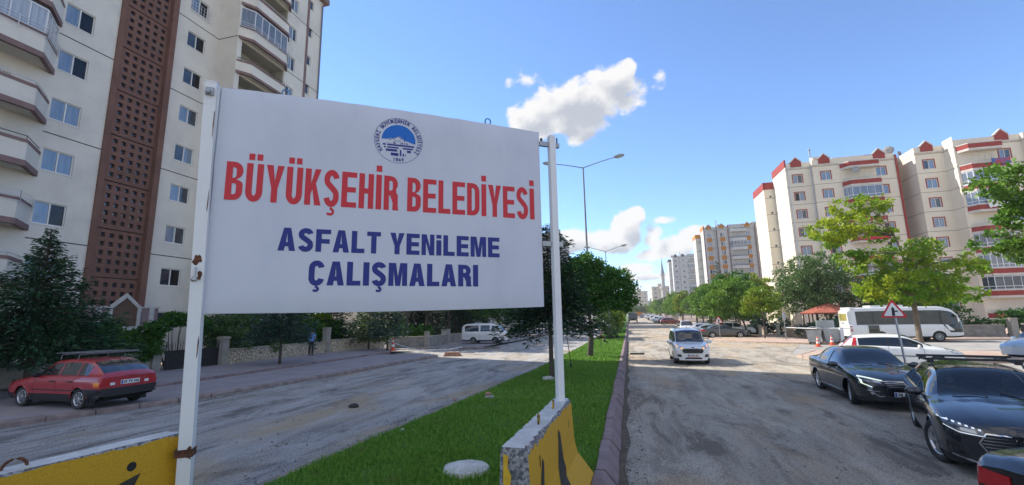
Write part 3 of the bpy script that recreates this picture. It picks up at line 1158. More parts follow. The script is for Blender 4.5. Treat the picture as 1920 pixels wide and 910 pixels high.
# ------------------------------------------------------------------ concrete barriers
def barrier_paint():
    m = bpy.data.materials.new('barrier_yellow')
    m.use_nodes = True
    nt = m.node_tree
    b = nt.nodes['Principled BSDF']
    b.inputs['Roughness'].default_value = .7
    co = nt.nodes.new('ShaderNodeTexCoord')
    n = nt.nodes.new('ShaderNodeTexNoise')
    n.inputs['Scale'].default_value = 5
    n.inputs['Detail'].default_value = 10
    n.inputs['Roughness'].default_value = .7
    nt.links.new(co.outputs['Object'], n.inputs['Vector'])
    n2 = nt.nodes.new('ShaderNodeTexNoise')
    n2.inputs['Scale'].default_value = 70
    n2.inputs['Detail'].default_value = 3
    nt.links.new(co.outputs['Object'], n2.inputs['Vector'])
    r = nt.nodes.new('ShaderNodeMapRange')
    r.inputs['From Min'].default_value = .66
    r.inputs['From Max'].default_value = .69
    nt.links.new(n.outputs['Fac'], r.inputs['Value'])
    x = nt.nodes.new('ShaderNodeMix')
    x.data_type = 'RGBA'
    x.inputs[6].default_value = (.60, .34, .012, 1)
    x.inputs[7].default_value = (.30, .29, .26, 1)
    nt.links.new(r.outputs[0], x.inputs[0])
    y = nt.nodes.new('ShaderNodeMix')
    y.data_type = 'RGBA'
    y.blend_type = 'MULTIPLY'
    rr = nt.nodes.new('ShaderNodeMapRange')
    rr.inputs['From Min'].default_value = .45
    rr.inputs['From Max'].default_value = .75
    rr.inputs['To Max'].default_value = .55
    nt.links.new(n2.outputs['Fac'], rr.inputs['Value'])
    nt.links.new(rr.outputs[0], y.inputs[0])
    nt.links.new(x.outputs[2], y.inputs[6])
    y.inputs[7].default_value = (.55, .50, .40, 1)
    nt.links.new(y.outputs[2], b.inputs['Base Color'])
    bp = nt.nodes.new('ShaderNodeBump')
    bp.inputs['Strength'].default_value = .5
    bp.inputs['Distance'].default_value = .006
    nt.links.new(n2.outputs['Fac'], bp.inputs['Height'])
    nt.links.new(bp.outputs[0], b.inputs['Normal'])
    return m


M_BARR = barrier_paint()
M_BARRTOP = mat('barrier_top_white', (.60, .61, .60), .85, col2=(.46, .47, .47), nscale=5, ndetail=8, bump=.3, bscale=40, col3=(.58, .44, .12), n3scale=2.0, c3=(.60, .72))
M_AGG = mat('broken_concrete', (.34, .34, .34), .95, col2=(.12, .12, .13), nscale=26, ndetail=3, contrast=(.42, .56), bump=1.5, bscale=24)
M_BLKP = mat('black_paint', (.022, .022, .022), .75, col2=(.05, .045, .03), nscale=12)


def barrier(label, p0, p1, th, htop, seed, chip=1.0):
    """safety barrier from p0 to p1; chipped top edges, broken ends, paint marks on both faces"""
    rr = random.Random(seed)
    a, b = Vector((*p0, 0)), Vector((*p1, 0))
    L = (b - a).length
    d = (b - a).normalized()
    t = thing('concrete_barrier', label, 'barrier', (a.x, a.y, .15), math.atan2(d.y, d.x))
    z1 = htop - .15
    prof = [(.44, 0), (.42, .07), (.20, .34), (th + .025, .52), (th, z1 - .03)]
    n = 40
    vs, fs = [], []
    chipR = [chip * max(0, rr.gauss(.012, .018)) for _ in range(n + 1)]
    chipL = [chip * max(0, rr.gauss(.006, .010)) for _ in range(n + 1)]
    secs = []
    for i in range(n + 1):
        x = L * i / n
        e = min(i, n - i)
        r = [(-y, z) for y, z in prof]
        r[-1] = (-th, z1 - .022 * chip - .003 - chipR[i] * 1.6)
        rtop = (-th + .012 + chipR[i], z1)
        ltop = (th - .010 - chipL[i], z1)
        l = [(y, z) for y, z in prof][::-1]
        l[0] = (th, z1 - .02 - chipL[i] * 1.5)
        sec = r + [rtop, ltop] + l
        secs.append([(x + (rr.uniform(-.012, .012) if e == 0 else 0), y, z) for y, z in sec])
    m = len(secs[0])
    body, topm, chip = MB(), MB(), MB()
    for s in secs:
        body.v += s
        topm.v += s
        chip.v += s
    k = len(prof)
    for i in range(n):
        for j in range(m - 1):
            q = (i * m + j, (i + 1) * m + j, (i + 1) * m + j + 1, i * m + j + 1)
            tgt = topm if j == k else chip if j in (k - 1, k + 1) else body
            tgt.f.append(q)
            tgt.s.append(False)
    bo = body.build('barrier_body', M_BARR, t)
    topm.build('barrier_top', M_BARRTOP, t)
    chip.build('chipped_edge', M_AGG, t)
    # ends of broken concrete, with grain, and a strip of paint left on them
    for s, sx in ((secs[0], -1), (secs[-1], 1)):
        pts = [(p[1], p[2]) for p in s]
        inner = [Vector(p) for p in pts]
        gpts, edges = [Vector(p) for p in pts], [(i, (i + 1) % m) for i in range(m)]
        for _ in range(160):
            y, z = rr.uniform(-.44, .44), rr.uniform(.03, z1 - .03)
            lim = np.interp(z, [q[1] for q in prof], [q[0] for q in prof])
            if abs(y) < lim - .02:
                gpts.append(Vector((y, z)))
        v2, _, f2, _, _, _ = delaunay_2d_cdt(gpts, edges, [], 1, 1e-5)
        x0 = 0 if sx < 0 else L
        e = MB().add([(x0 + (sx * rr.uniform(.0, .035) if i >= m else 0), p[0], p[1]) for i, p in enumerate(v2)], [tuple(f) for f in f2])
        e.build('broken_end', M_AGG, t)
    return t, L, z1, prof


def on_face(prof, L, side, poly, name, m, parent, off=.004, hole=False):
    """a flat mark laid on a barrier's face: poly in (x along, z up)"""
    zs, ys = [q[1] for q in prof], [q[0] for q in prof]
    P = []
    n = len(poly)
    for i in range(n):
        p, q = poly[i], poly[(i + 1) % n]
        k = max(1, int(math.hypot(q[0] - p[0], q[1] - p[1]) / .04))
        P += [(p[0] + (q[0] - p[0]) * j / k, p[1] + (q[1] - p[1]) * j / k) for j in range(k)]
    pts = [Vector(p) for p in P]
    e = [(i, (i + 1) % len(P)) for i in range(len(P))]
    x0, x1, z0, z1 = min(p[0] for p in P), max(p[0] for p in P), min(p[1] for p in P), max(p[1] for p in P)
    for zz in list(zs) + [z0 + (z1 - z0) * k / 5 for k in range(1, 5)]:
        if z0 < zz < z1:
            for k in range(1, 8):
                pts.append(Vector((x0 + (x1 - x0) * k / 8, zz)))
    v2, _, f2, _, _, _ = delaunay_2d_cdt(pts, e, [], 1, 1e-5)
    vs = []
    for x, z in v2:
        y = float(np.interp(z, zs, ys)) + off
        vs.append((x, side * y, z))
    return MB().add(vs, [tuple(f) for f in f2]).build(name, m, parent)


tb, L, z1, prof = barrier('yellow concrete barrier with black slashes carrying the right post of the board', (-1.13, 4.35), (-1.06, 7.05), .135, 1.25, 3)
for poly in ([(.25, .02), (.42, .02), (.62, .80), (.55, .86), (.40, .62)], [(1.15, .04), (1.32, .0), (1.75, .42), (1.70, .60), (1.62, .86), (1.50, .93), (1.46, .76)]):
    on_face(prof, L, -1, poly, 'black_slash', M_BLKP, tb)
for x, z in ((.45, .86), (1.62, .55), (2.3, .82), (.9, .35)):
    on_face(prof, L, -1, [(x - .02, z - .05), (x + .015, z - .055), (x + .02, z + .05), (x - .01, z + .055)], 'bolt_hole', M_INK, tb, .003)
on_face(prof, L, 1, [(.9, .1), (1.1, .1), (1.5, .8), (1.4, .85)], 'black_slash', M_BLKP, tb)
MB().add([(-.040, .095, z1 - .05), (-.042, .045, z1 - .07), (-.040, .055, z1 - .17), (-.040, .02, z1 - .24), (-.04, .035, z1 - .36), (-.04, -.02, z1 - .45), (-.04, -.01, z1 - .60), (-.04, -.09, z1 - .8), (-.04, .08, z1 - .9), (-.04, .06, z1 - .55), (-.04, .10, z1 - .3)], [(0, 1, 2, 10), (2, 3, 4, 10), (4, 5, 9, 10), (5, 6, 9), (6, 7, 8, 9)]).build('paint_flake', mat('yellow_paint_flake', (.66, .42, .02), .7, col2=(.55, .33, .02), nscale=8), tb)
M_REBAR = mat('painted_rebar', (.45, .30, .02), .8, col2=(.05, .035, .02), nscale=18, contrast=(.4, .55))
for x in (.95, 1.85):
    MB().tube([(x, -.02, z1 - .02), (x, -.02, z1 + .10), (x + .02, -.02, z1 + .125), (x + .05, -.02, z1 + .10), (x + .055, -.02, z1 - .02)], .011, 8).build('lifting_loop', M_REBAR, tb)
tb2, L, z1, prof = barrier('yellow concrete barrier with a white capped top beside the left post of the board', (-5.47, .9), (-5.10, 4.25), .135, 1.25, 9, .3)
on_face(prof, L, -1, [(2.66, .66), (2.78, .75), (2.97, .80), (2.90, .66), (2.75, .3), (2.45, .0), (2.2, .0), (2.5, .45)], 'black_slash', M_BLKP, tb2)
on_face(prof, L, -1, [(2.88 + .045 * math.cos(k), .885 + .045 * math.sin(k)) for k in [i * .52 for i in range(12)]], 'bolt_hole', M_INK, tb2, .003)
on_face(prof, L, -1, [(1.2, .62), (1.45, .66), (1.55, .9), (1.4, .3), (1.2, .0), (1.0, .0)], 'black_slash', M_BLKP, tb2)
MB().tube([(2.05 + .085 * math.cos(k), .02, z1 - .01 + .085 * math.sin(k)) for k in [math.pi * i / 12 for i in range(13)]], .013, 8).build('lifting_loop', M_RUST, tb2)
# ------------------------------------------------------------------ buildings
M_WALLL = mat('render_pale', (.70, .67, .60), .92, col2=(.64, .61, .55), nscale=.5, ndetail=9, bump=.5, bscale=22, col3=(.58, .56, .51), n3scale=.25)
M_BROWN = mat('render_brown', (.19, .098, .075), .9, col2=(.15, .078, .06), nscale=.8, ndetail=8, bump=.5, bscale=24, col3=(.185, .105, .08), n3scale=.3)
M_BAND = mat('band_brown', (.235, .155, .145), .88, col2=(.19, .125, .12), nscale=1.5, bump=.2, bscale=30)
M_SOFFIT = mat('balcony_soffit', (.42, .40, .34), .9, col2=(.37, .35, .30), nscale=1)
M_FRAME = mat('window_frame', (.72, .71, .68), .4)
M_FRAMED = mat('window_frame_dark', (.07, .05, .045), .5)
M_WGL = mat('window_glass_dark', (.018, .026, .04), .04, spec=.9, col2=(.05, .065, .085), nscale=.7, coat=.3)
M_WGC = mat('window_glass_curtain_sky_tint', (.12, .19, .29), .07, spec=.9, col2=(.22, .28, .36), nscale=2.2, stretch=(6, 6, .3), coat=.5)  # curtained panes; reflected sky is put into the blue base colour
M_WGB = mat('window_glass_black', (.008, .008, .009), .1, spec=.5)
M_GLZ = mat('balcony_glazing', (.10, .12, .145), .06, spec=.9, coat=.5, col2=(.19, .21, .23), nscale=1.2, stretch=(5, 5, .3))
M_GLZC = mat('glazing_curtained', (.30, .34, .38), .08, spec=.9, coat=.5, col2=(.42, .45, .48), nscale=1.6, stretch=(5, 5, .2))
M_LINE = mat('joint_dark_brown', (.075, .055, .05), .9)  # dark brown of the thin string lines on the walls
M_RAILW = mat('rail_white', (.66, .68, .72), .4)
M_RAILD = mat('rail_dark', (.05, .035, .04), .5)


def wallp(mb, p0, u, W, z0, z1, holes=(), depth=.14):
    """upright wall from p0 along unit u, W long, z0..z1; outward side is to the right of u... openings get reveals"""
    nrm = (u[1], -u[0])                   # outward
    xs = sorted(set([0, W] + [v for h in holes for v in (h[0], h[1])]))
    zs = sorted(set([z0, z1] + [v for h in holes for v in (h[2], h[3])]))
    xs = [x for x in xs if 0 <= x <= W]
    zs = [z for z in zs if z0 <= z <= z1]

    def P(a, z, d=0.0):
        return (p0[0] + u[0] * a - nrm[0] * d, p0[1] + u[1] * a - nrm[1] * d, z)
    for j in range(len(zs) - 1):
        run = None
        for i in range(len(xs) - 1):
            cx, cz = (xs[i] + xs[i + 1]) / 2, (zs[j] + zs[j + 1]) / 2
            solid = not any(h[0] < cx < h[1] and h[2] < cz < h[3] for h in holes)
            if solid:
                run = (run[0], xs[i + 1]) if run else (xs[i], xs[i + 1])
            if run and (not solid or i == len(xs) - 2):
                mb.quad(P(run[0], zs[j]), P(run[1], zs[j]), P(run[1], zs[j + 1]), P(run[0], zs[j + 1]))
                run = None
    for h in holes:
        a, b, c, d = h[:4]
        mb.quad(P(a, c), P(b, c), P(b, c, depth), P(a, c, depth))
        mb.quad(P(a, d, depth), P(b, d, depth), P(b, d), P(a, d))
        mb.quad(P(a, c), P(a, c, depth), P(a, d, depth), P(a, d))
        mb.quad(P(b, c, depth), P(b, c), P(b, d), P(b, d, depth))


WCACHE = {}


def window(parent, p0, u, a0, a1, z0, z1, panes=2, glass=(M_WGL,), depth=.10, frame=M_FRAME, fw=.055, name='window'):
    """a framed window standing in an opening of a wall that starts at p0 and runs along u"""
    w, h = round(a1 - a0, 3), round(z1 - z0, 3)
    key = (w, h, panes, fw)
    if key not in WCACHE:
        mb = MB()
        mb.box(0, w, -.03, .03, 0, fw).box(0, w, -.03, .03, h - fw, h)
        cuts = [0] + [w * k / panes for k in range(1, panes)] + [w]
        mb.box(0, fw, -.03, .03, fw, h - fw).box(w - fw, w, -.03, .03, fw, h - fw)
        for c in cuts[1:-1]:
            mb.box(c - fw * .6, c + fw * .6, -.03, .03, fw, h - fw)
        mb.box(-.04, w + .04, -.13, -.03, -.045, -.002)
        gl = []
        for k in range(panes):
            gl.append(MB().quad((cuts[k] + fw * .5, .012, fw * .5), (cuts[k + 1] - fw * .5, .012, fw * .5), (cuts[k + 1] - fw * .5, .012, h - fw * .5), (cuts[k] + fw * .5, .012, h - fw * .5)).mesh('pane', M_WGL))
        WCACHE[key] = (mb.mesh('window_frame', M_FRAME), gl)
    fm, gl = WCACHE[key]
    nrm = (u[1], -u[0])
    loc = (p0[0] + u[0] * a0 - nrm[0] * depth, p0[1] + u[1] * a0 - nrm[1] * depth, z0)
    rz = math.atan2(u[1], u[0])
    o = link(name, fm, parent, loc, rz, frame if frame != M_FRAME else None)
    for k, g in enumerate(gl):
        c = bpy.data.objects.new('pane', g)
        COL.objects.link(c)
        c.parent = o
        gm = glass[k % len(glass)]
        if gm != M_WGL:
            c.material_slots[0].link = 'OBJECT'
            c.material_slots[0].material = gm
    return o


def offset_poly(path, d):
    """path of points, shifted to its right by d (mitre joints)"""
    out = []
    n = len(path)
    for i, p in enumerate(path):
        ds = []
        if i > 0:
            ds.append(Vector((p[0] - path[i - 1][0], p[1] - path[i - 1][1])).normalized())
        if i < n - 1:
            ds.append(Vector((path[i + 1][0] - p[0], path[i + 1][1] - p[1])).normalized())
        t = sum(ds, Vector((0, 0))).normalized()
        nr = Vector((t.y, -t.x))
        k = 1 / max(.5, nr.dot(Vector((ds[0].y, -ds[0].x))))
        out.append((p[0] + nr.x * d * k, p[1] + nr.y * d * k))
    return out


def strip_wall(mb, path, th, z0, z1):
    """thin upright wall along a path, its outer face on the path"""
    inn = offset_poly(path, -th)
    for i in range(len(path) - 1):
        a, b, c, d = path[i], path[i + 1], inn[i + 1], inn[i]
        mb.prism([a, b, c, d], z0, z1)


def balcony(parent, path, zb, wall_m, band_m, style, glaze=None, white=True, tall=0.0):
    """parapet along path (outer line, seen from outside left to right), slab, bands, rail or glazing"""
    g = MB()
    g.prism(path, zb + .10, zb + .22)
    strip_wall(g, path, .12, zb + .22, zb + 1.0 + tall)
    par = g.build('balcony', wall_m, parent)
    b = MB()
    o = offset_poly(path, .045)
    strip_wall(b, o, .19, zb, zb + .215 + tall * .3)
    strip_wall(b, offset_poly(path, .03), .17, zb + .98 + tall * .9, zb + 1.12 + tall)
    b.build('balcony_band', band_m, par)
    zb = zb + tall
    if style == 'rail':
        r = MB()
        q = offset_poly(path, -.05)
        r.tube([(x, y, zb + 1.32) for x, y in q], .022, 6)
        for i in range(len(q) - 1):
            n = max(1, int(math.hypot(q[i + 1][0] - q[i][0], q[i + 1][1] - q[i][1]) / 1.2))
            for k in range(n + 1):
                t = k / n
                p = (q[i][0] + (q[i + 1][0] - q[i][0]) * t, q[i][1] + (q[i + 1][1] - q[i][1]) * t)
                r.tube([(p[0], p[1], zb + 1.1), (p[0], p[1], zb + 1.32)], .015, 5)
        r.build('balcony_rail', M_RAILD if random.random() < .5 else M_RAILW, par)
    if style == 'bars':
        r = MB()
        q = offset_poly(path, .1)
        for z in (.75, .92, 1.09, 1.26):
            r.tube([(x, y, zb + z + .15) for x, y in q], .014, 5)
        for i in range(len(q) - 1):
            n = max(1, int(math.hypot(q[i + 1][0] - q[i][0], q[i + 1][1] - q[i][1]) / 1.1))
            for k in range(n + 1):
                t = k / n
                p = (q[i][0] + (q[i + 1][0] - q[i][0]) * t, q[i][1] + (q[i + 1][1] - q[i][1]) * t)
                r.tube([(p[0], p[1], zb + .8), (p[0], p[1], zb + 1.45)], .02, 5)
        r.build('balcony_rail', M_RAILW, par)
    if glaze:
        gm, fm = glaze
        f = MB()
        q = offset_poly(path, -.06)
        panes = MB()
        for i in range(len(q) - 1):
            l = math.hypot(q[i + 1][0] - q[i][0], q[i + 1][1] - q[i][1])
            n = max(1, round(l / .72))
            u = ((q[i + 1][0] - q[i][0]) / l, (q[i + 1][1] - q[i][1]) / l)
            for k in range(n + 1):
                p = (q[i][0] + u[0] * l * k / n, q[i][1] + u[1] * l * k / n)
                f.obox(p, u, .028, .03, zb + 1.12, zb + 2.72 - tall)
            c = ((q[i][0] + q[i + 1][0]) / 2, (q[i][1] + q[i + 1][1]) / 2)
            f.obox(c, u, l / 2 - .02, .026, zb + 2.66 - tall, zb + 2.74 - tall)
            f.obox(c, u, l / 2 - .02, .026, zb + 1.12, zb + 1.18)
            panes.quad((q[i][0], q[i][1], zb + 1.15), (q[i + 1][0], q[i + 1][1], zb + 1.15), (q[i + 1][0], q[i + 1][1], zb + 2.7 - tall), (q[i][0], q[i][1], zb + 2.7 - tall))
        fo = f.build('glazing_frame', fm, par)
        panes.build('glazing', gm, par)
    return par


# ---- the tall block on the left: street front on x = -30, right wing forward on x = -28.18
FH = 2.92
LB = thing('apartment_building', 'tall pale apartment block on the left with a brown lattice stair panel', 'building', (-32, 20, 0.1), world_pts=True)
rr = random.Random(5)
XF, XP, TOP = -30.0, -28.18, 34.3
up = (0, 1)                                # along +Y, outward is +X
holes_l, wins = [], []
for k in range(-1, 10):
    z0 = 4.97 + FH * k
    if k >= 0:
        wins.append((15.86, 17.28, z0, z0 + 1.22, 'near'))
    wins.append((22.87, 24.25, z0 + (.1 if k >= 0 else 0), z0 + 1.27 if k != 7 else z0 + 1.27, 'mid'))
body = MB()
wl_h = [(w[0] - 2.0, w[1] - 2.0, w[2], w[3]) for w in wins if w[4] == 'near']
# recessed doors behind the near balconies
for k in range(0, 10):
    z0 = 4.4 + FH * k + .12
    wl_h += [(12.6 - 2.0, 14.1 - 2.0, z0 + .1, z0 + 2.05), (9.0 - 2, 11.0 - 2, z0 + .8, z0 + 2.05)]
wallp(body, (XF, 2.0), up, 16.5, 0, TOP, wl_h)
wallp(body, (XF, 21.85), up, 25.33 - 21.85, 0, TOP, [(w[0] - 21.85, w[1] - 21.85, w[2], w[3]) for w in wins if w[4] == 'mid'])
wallp(body, (XF, 25.33), (1, 0), XP - XF, 0, TOP)
pw = []
for k in range(0, 10):
    zb = 4.02 + FH * k - .0
    pw += [(30.52 - 25.33, 31.42 - 25.33, 27.82 - 2.92 * 8 + FH * k, 29.08 - 2.92 * 8 + FH * k)]
sw = [(32.9 - 25.33, 33.42 - 25.33, 29.53 - 2.92 * 9 + FH * k, 30.5 - 2.92 * 9 + FH * k) for k in range(0, 11)]
# balcony recess on the forward wing: y 25.75..30.2
rec = [(25.75 - 25.33, 30.2 - 25.33, 24.45 - 2.92 * 7 + FH * k + .22, 24.45 - 2.92 * 7 + FH * k + 2.86) for k in range(0, 10)]
wallp(body, (XP, 25.33), up, 34.72 - 25.33, 0, TOP, pw + sw + rec, depth=.12)
wallp(body, (XP, 34.72), (-1, 0), 15, 0, TOP)
wallp(body, (-43.2, 2), (1, 0), 13.2, 0, TOP)
body.quad((-43.2, 2, TOP), (XF, 2, TOP), (XF, 34.72, TOP), (-43.2, 34.72, TOP))
bw = body.build('wall', M_WALLL, LB)
for w in wins:
    y0, y1, z0, z1, kind = w
    g = rr.choice([(M_WGC, M_WGC), (M_WGC, M_WGC), (M_WGL, M_WGC), (M_WGC, M_WGB)] if kind == 'near' else [(M_WGL, M_WGB), (M_WGC, M_WGL), (M_WGL, M_WGC), (M_WGC, M_WGB)])
    window(LB, (XF, 0), up, y0, y1, z0, z1, 2, g)
for k in range(0, 10):
    z0 = 4.4 + FH * k + .12
    window(LB, (XF, 0), up, 12.6, 14.1, z0 + .1, z0 + 2.05, 2, rr.choice([(M_WGC, M_WGL), (M_WGL, M_WGB)]), name='balcony_door')
    window(LB, (XF, 0), up, 9.0, 11.0, z0 + .8, z0 + 2.05, 2, (M_WGC, M_WGL))
for h in pw:
    window(LB, (XP, 25.33), up, *h, 2, rr.choice([(M_WGL, M_WGC), (M_WGC, M_WGL)]))
for h in sw:
    window(LB, (XP, 25.33), up, *h, 1, (M_WGL,))
# recess boxes of the forward balconies
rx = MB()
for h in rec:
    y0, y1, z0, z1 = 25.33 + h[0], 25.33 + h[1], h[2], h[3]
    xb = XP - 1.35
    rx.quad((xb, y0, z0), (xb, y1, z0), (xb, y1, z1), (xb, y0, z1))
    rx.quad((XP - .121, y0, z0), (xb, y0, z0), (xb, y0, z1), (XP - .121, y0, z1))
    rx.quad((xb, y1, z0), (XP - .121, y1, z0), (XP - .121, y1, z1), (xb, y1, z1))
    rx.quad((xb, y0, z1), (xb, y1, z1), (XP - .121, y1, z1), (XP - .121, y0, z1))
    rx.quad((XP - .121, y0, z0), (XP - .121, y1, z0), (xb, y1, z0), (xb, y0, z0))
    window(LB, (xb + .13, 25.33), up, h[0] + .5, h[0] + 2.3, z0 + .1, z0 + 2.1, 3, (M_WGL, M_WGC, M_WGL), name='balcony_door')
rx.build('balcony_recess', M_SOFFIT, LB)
# forward balconies
bp = [(XP, 25.40), (XP + .62, 26.25), (XP + .62, 29.75), (XP, 30.5)]
for k in range(0, 10):
    zb = 24.45 - FH * 7 + FH * k
    balcony(LB, bp, zb, M_WALLL, M_BAND, 'bars' if k == 7 else 'rail', (M_GLZ, M_RAILW) if k in (7, 3, 9) else None)
# near balconies at the left edge
np_ = [(XF, 4.0), (XF + 1.45, 5.1), (XF + 1.45, 14.45), (XF, 15.75)]
for k in range(0, 10):
    zb = 10.35 - FH * 2 + FH * k
    balcony(LB, np_, zb, M_WALLL, M_BAND, 'bars' if k in (1, 4, 7) else 'rail', (M_GLZC, M_RAILW) if k in (4, 7) else None, tall=.24)
side = MB()
for k in (2, 3):
    pass
MB().box(XF - .32, XF - .18, 18.81, 21.48, 3.4, TOP).build('stair_back', M_BROWN, LB)
# lattice stair panel, one screen per floor
fr = MB()
fr.box(XF - .3, XF + .10, 18.5, 18.82, 3.4, TOP).box(XF - .3, XF + .30, 21.47, 21.85, 3.4, TOP)
fr.build('stair_pier', M_BROWN, LB)
lat_me = None
for k in range(0, 10):
    z0 = 5.3 + FH * k
    zz0, zz1 = z0 + .03, z0 + FH - .03
    if k == 0:
        pass
    if lat_me is None:
        lm = MB()
        hs = []
        for i in range(5):
            for j in range(5):
                a = .22 + i * .49
                c = .26 + j * .53
                hs.append((a, a + .27, c, c + .27))
        wallp(lm, (0, 0), (0, 1), 2.63, 0, FH - .06, hs, .16)
        lm.box(-.30, -.0, 0, 2.63, FH - .07, FH - .0595)
        lat_me = lm.mesh('lattice_panel', M_BROWN)
        gm = MB().quad((-.15, 0, 0), (-.15, 2.63, 0), (-.15, 2.63, FH - .06), (-.15, 0, FH - .06)).mesh('stair_glass', M_WGL)
    lo = link('lattice_panel', lat_me, LB, (XF + .02, 18.83, zz0))
    g = link('stair_glass', gm, None)
    g.parent = lo
low = MB()
hs = [(.22 + i * .49, .49 + i * .49, .2 + j * .53, .47 + j * .53) for i in range(5) for j in range(3)]
wallp(low, (XF + .02, 18.83), up, 2.63, 3.5, 5.27, [(a, b, 3.5 + c, 3.5 + d) for a, b, c, d in hs], .16)
low.build('lattice_panel', M_BROWN, LB)
MB().quad((XF - .13, 18.83, 3.5), (XF - .13, 21.46, 3.5), (XF - .13, 21.46, 5.3), (XF - .13, 18.83, 5.3)).build('stair_glass', M_WGL, LB)
# joint lines, corner strip, drainpipe, eave
ln = MB()
for k in range(0, 5):
    z = 7.03 + 2 * FH * k
    ln.box(XF - .01, XF + .006, 15.72, 18.49, z, z + .06).box(XF - .01, XF + .006, 21.86, 25.33, z, z + .06)
    ln.box(XF + .007, XP, 25.322, 25.34, z, z + .06).box(XP - .01, XP + .006, 30.6, 32.58, z, z + .06).box(XP - .01, XP + .006, 32.87, 34.71, z, z + .06)
ln.build('joint_line', M_LINE, LB, kind='stuff')
MB().box(XP - .02, XP + .05, 32.6, 32.86, .3, TOP - .4).build('corner_strip', M_BAND, LB)
MB().tube([(XP + .1, 34.55, .3), (XP + .1, 34.55, TOP - .3)], .065, 8).build('drainpipe', mat('pipe_blue_grey', (.16, .17, .24), .5), LB)
ev = MB().box(-43.6, XP + .45, 25.0, 35.1, TOP + .003, TOP + .55)
ev.box(-43.6, XF + .45, 1.6, 24.997, TOP + .003, TOP + .55)
ev.box(-40, -33, 14, 27, TOP + .55, TOP + 3.2)
ev.build('eave', M_BAND, LB)
# french-window rail high up, satellite-free; side screen of a balcony
r = MB()
z = 4.97 + FH * 7
for k in range(7):
    y = 22.9 + k * .225
    r.tube([(XF + .12, y, z - .15), (XF + .12, y, z + .75)], .014, 5)
for dz in (-.1, .2, .5, .75):
    r.tube([(XF, 22.8, z + dz), (XF + .12, 22.8, z + dz), (XF + .12, 24.4, z + dz), (XF, 24.4, z + dz)], .016, 5)
r.build('window_rail', M_RAILW, LB)
# entrance porch with a little gable
M_PORCH = mat('porch_pink', (.26, .19, .185), .9, col2=(.22, .165, .16), nscale=2)
M_STONEW = mat('porch_stone', (.50, .49, .46), .85, col2=(.43, .42, .40), nscale=3)
M_SIGNB = mat('sign_brown', (.13, .075, .05), .8, col2=(.10, .06, .04), nscale=4)
px = -28.6
pm = MB()
pm.box(-29.98, px, 17.5, 21.9, 2.35, 3.5)
pm.build('porch', M_PORCH, LB)
sw_ = MB()
sw_.box(px - .02, px + .05, 17.45, 21.95, 3.5, 3.58)
for y in (18.45, 21.35):
    sw_.box(px - .01, px + .06, y, y + .28, 2.35, 3.5)
for y in (19.08, 20.62):
    sw_.box(px - .01, px + .10, y, y + .18, 2.2, 3.62)
sw_.box(px - .01, px + .10, 19.26, 20.62, 2.2, 2.42)
# gable bars
for ya, za, yb, zb_ in ((19.06, 3.55, 19.94, 4.35), (20.82, 3.55, 19.94, 4.35)):
    sw_.add([(px - .01, ya, za - .0), (px + .11, ya, za), (px + .11, yb, zb_), (px - .01, yb, zb_),
             (px - .01, ya, za - .26), (px + .11, ya, za - .26), (px + .11, yb, zb_ - .26), (px - .01, yb, zb_ - .26)],
            ((0, 1, 2, 3), (4, 7, 6, 5), (1, 5, 6, 2), (0, 3, 7, 4), (0, 4, 5, 1), (2, 6, 7, 3)))
sw_.build('porch_gable', M_STONEW, LB)
sb = MB()
sb.add([(px + .055, 19.27, 2.43), (px + .055, 20.61, 2.43), (px + .055, 20.61, 3.5), (px + .055, 19.94, 4.1), (px + .055, 19.27, 3.5)], ((0, 1, 2, 3, 4),))
gs = sb.build('porch_sign', M_SIGNB, LB)
tv, tf = text_mesh('APARTMANI', .17)
tl = MB().add([(px + .062, 19.94 + x, 2.95 + y) for x, y, _ in tv], tf)
tl.build('porch_lettering', mat('dull_brass', (.28, .20, .11), .6), gs)
MB().box(-29.95, px - .3, 18.3, 21.2, .1, 2.33).build('entrance_door', M_FRAMED, LB)
for y in (18.2, 21.3):
    MB().box(px - .1, px + .02, y, y + .14, .1, 2.34).build('porch_column', M_STONEW, LB)

# ---- the stepped blocks on the right side of the street, one design in three colourings
def theme(name, wall, wall2, acc, acc2, parapet):
    return dict(name=name, wall=mat(name + '_wall', wall, .9, col2=wall2, nscale=.35, ndetail=9, bump=.4, bscale=14),
                acc=mat(name + '_accent', acc, .85, col2=acc2, nscale=2.0, bump=.2, bscale=20), trim=mat(name + '_trim', parapet, .8, col2=tuple(x * .85 for x in parapet), nscale=2))


TH_RED = theme('cream', (.76, .69, .56), (.70, .63, .51), (.33, .05, .04), (.28, .042, .034), (.62, .58, .52))
TH_ORG = theme('grey_orange', (.52, .51, .47), (.46, .45, .42), (.46, .20, .035), (.40, .17, .03), (.58, .58, .56))
TH_GRY = theme('pale_grey', (.50, .50, .49), (.45, .45, .44), (.13, .09, .085), (.11, .08, .08), (.50, .50, .49))


